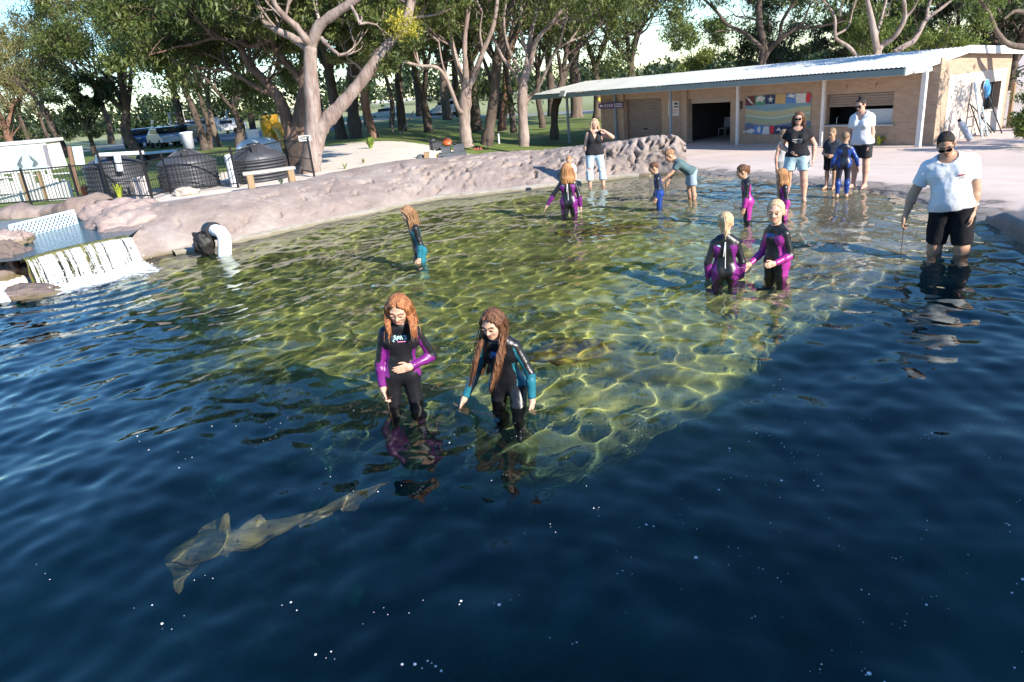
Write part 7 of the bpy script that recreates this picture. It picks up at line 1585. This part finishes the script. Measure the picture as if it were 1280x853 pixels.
    while len(spots) < 300:
        x = rng.uniform(0, 1280); y = rng.uniform(520, 853) if rng.random() < .8 else rng.uniform(400, 560)
        w = .35 + .65 * (x > 620); 
        if rng.random() > w: continue
        c = [(x, y)] + [(x + rng.normal(0, 14), y + rng.normal(0, 7)) for _ in range(rng.integers(0, 4))]
        spots += [(a_, b_, rng.lognormal(-5.95, .45)) for a_, b_ in c]
    for x, y, r in spots:
        p = P(x, y); p[2] = float(water_z(np.array([p[0]]), np.array([p[1]]))[0]) + .0005
        if inside(p[None, :2], POOL)[0]: mb.lathe([(r, 0), (r * .9, r * .35), (r * .5, r * .6), (.0004, r * .68)], p, 7)
    tag(mb.build('foam_bubbles', pm('bubble_white', (.66, .70, .72), rough=.25)), 'scattered white bubbles and flecks floating on the dark foreground water', 'bubbles', None, 'stuff')
    # dark concrete kerb at the right edge
    A = [P(1234, 271, .10), P(1252, 278, .10), P(1285, 297, .10), P(1330, 330, .10), P(1420, 400, .10)]; L = smoothline(A, 4); rows = []
    for i, p in enumerate(L):
        d = nrm(L[min(i + 1, len(L) - 1)] - L[max(i - 1, 0)]); n = V(-d[1], d[0], 0) * V(1, 1, 0); n = n if n[0] > 0 else -n; g = sstep(0, .25, i / len(L))
        rows.append([p - n * .03 + V(0, 0, -.9), p - n * .02 + V(0, 0, .02 * g - .03), p + V(0, 0, .10 * g), p + n * .06 + V(0, 0, .13 * g), p + n * 1.3 + V(0, 0, .10 * g), p + n * 1.6 + V(0, 0, -.3)])
    tag(MB().sheet(np.array(rows), 0, True).build('pool_kerb', pm('dark_concrete', (.16, .14, .125), (.25, .215, .19), scale=2.2, rough=.55, bump=.3, fine=(60, .25))), 'dark concrete kerb sloping into the pool at the right edge', 'kerb')
# ================================================================ light, sky, camera
SUN_AZ, SUN_EL = 139.0, 28.0
def build_light():
    w = bpy.data.worlds.new('World'); S.world = w; w.use_nodes = True; nt = w.node_tree; bg = nt.nodes['Background']
    sk = nt.nodes.new('ShaderNodeTexSky'); sk.sky_type = 'NISHITA'; sk.sun_disc = False; sk.sun_elevation = rad(SUN_EL); sk.sun_rotation = rad(SUN_AZ); sk.air_density = 1.15; sk.dust_density = .1; sk.ozone_density = 2.6
    hs = nt.nodes.new('ShaderNodeHueSaturation'); hs.inputs['Saturation'].default_value = 1.22; nt.links.new(sk.outputs[0], hs.inputs['Color']); mx = nt.nodes.new('ShaderNodeMix'); mx.data_type = 'RGBA'; mx.blend_type = 'MULTIPLY'; mx.inputs[0].default_value = 1; mx.inputs[7].default_value = (.80, .95, 1.12, 1); nt.links.new(hs.outputs[0], mx.inputs[6]); nt.links.new(mx.outputs[2], bg.inputs[0]); bg.inputs[1].default_value = .125
    L = bpy.data.lights.new('sun', 'SUN'); L.energy = 5.0; L.angle = rad(.5); L.color = (1, .93, .82); L.cycles.is_caustics_light = True
    o = bpy.data.objects.new('sun', L); C.objects.link(o); a, e = rad(SUN_AZ), rad(SUN_EL)
    d = Vector((math.sin(a) * math.cos(e), math.cos(a) * math.cos(e), math.sin(e))); o.rotation_euler = d.to_track_quat('Z', 'Y').to_euler()
def build_shade():
    """the open shelter behind the viewer: its straight eave shades the right and front of the pool"""
    e = V(math.sin(rad(47)), math.cos(rad(47)), 0); n = V(.669, -.743, 0); ez = 5.0; back = ez / math.tan(rad(SUN_EL)) - 2.25; base = n * back; R_ = np.stack([e, n, V(0, 0, 1)], 1)
    c = P(1232, 258); s1 = float(c @ e) + 0.2; s0 = -16.0
    og = V(*(base + e * 0)); og[2] = 0
    root = thing('added_shelter', 'long unseen timber shelter added behind the viewer to shade the near water', 'shelter', og); tm = pm('timber_weathered', (.34, .23, .13), (.22, .15, .09))
    mb = MB(); mb.box(base + e * (s0 + s1) / 2 + n * 2.5 + V(0, 0, ez - .06), (s1 - s0, 5.0, .12), R_); mb.build('roof', pm('roof_grey', (.3, .3, .3), rough=.6), root, og)
    mb = MB(); mb.box(base + e * (s0 + s1) / 2 + n * 1.2 + V(0, 0, ez / 2 - .07), (s1 - s0 - .4, .12, ez - .14), R_); mb.build('back_wall', tm, root, og)
    for s in np.linspace(s0 + .3, s1 - .3, 6): MB().box(base + e * s + n * .15 + V(0, 0, ez / 2 - .065), (.16, .16, ez - .13), R_).build('post', tm, root, og)
    # the gum whose leaf shade falls on the end wall of the kiosk
    bark = MATS.get('x') or bark_mat('pale2', (.36, .25, .21), (.50, .39, .34), (.58, .49, .44)); gum = leaf_mat('gum2', (.035, .06, .016), (.075, .11, .03), (.15, .18, .06))
    b = V(20.6, 17.2, -.6); t = Tree(99); t.limb([b, b + V(0, 0, 2), b + V(-.2, .1, 3.4)], .2, .12, 8)
    for k in range(5): a = k * 1.26; t.spray(b + V(-.2, .1, 3.2), V(math.cos(a), math.sin(a), .8), 1.5, .06, 2, .2)
    t.build('young gum tree off to the right whose shade dapples the end wall', b, bark, gum, 14, .2)
def build_camera():
    c = bpy.data.cameras.new('camera'); o = bpy.data.objects.new('camera', c); C.objects.link(o); c.sensor_width = 36; c.lens = F / 1280 * 36; c.clip_end = 3000; c.clip_start = .05
    M4 = Matrix([list(r) for r in MC]).to_4x4(); M4.translation = Vector((0, 0, HC)); o.matrix_world = M4; S.camera = o
    S.view_settings.view_transform = 'Standard'; S.view_settings.look = 'None'; S.view_settings.gamma = 1; S.view_settings.exposure = EXPOSURE
    cy = S.cycles; cy.max_bounces = 10; cy.transparent_max_bounces = 16; cy.transmission_bounces = 8; cy.glossy_bounces = 4; cy.diffuse_bounces = 3; cy.caustics_refractive = True; cy.caustics_reflective = False; cy.sample_clamp_indirect = 6; cy.use_denoising = True
EXPOSURE = 1.0
import time as _t
_t0 = _t.time()
for f in (build_land, build_water, build_rock_wall, build_left, build_cars, build_building, build_trees, build_people, build_pool_life, build_shade, build_light, build_camera):
    f(); print(f.__name__, round(_t.time() - _t0, 1))
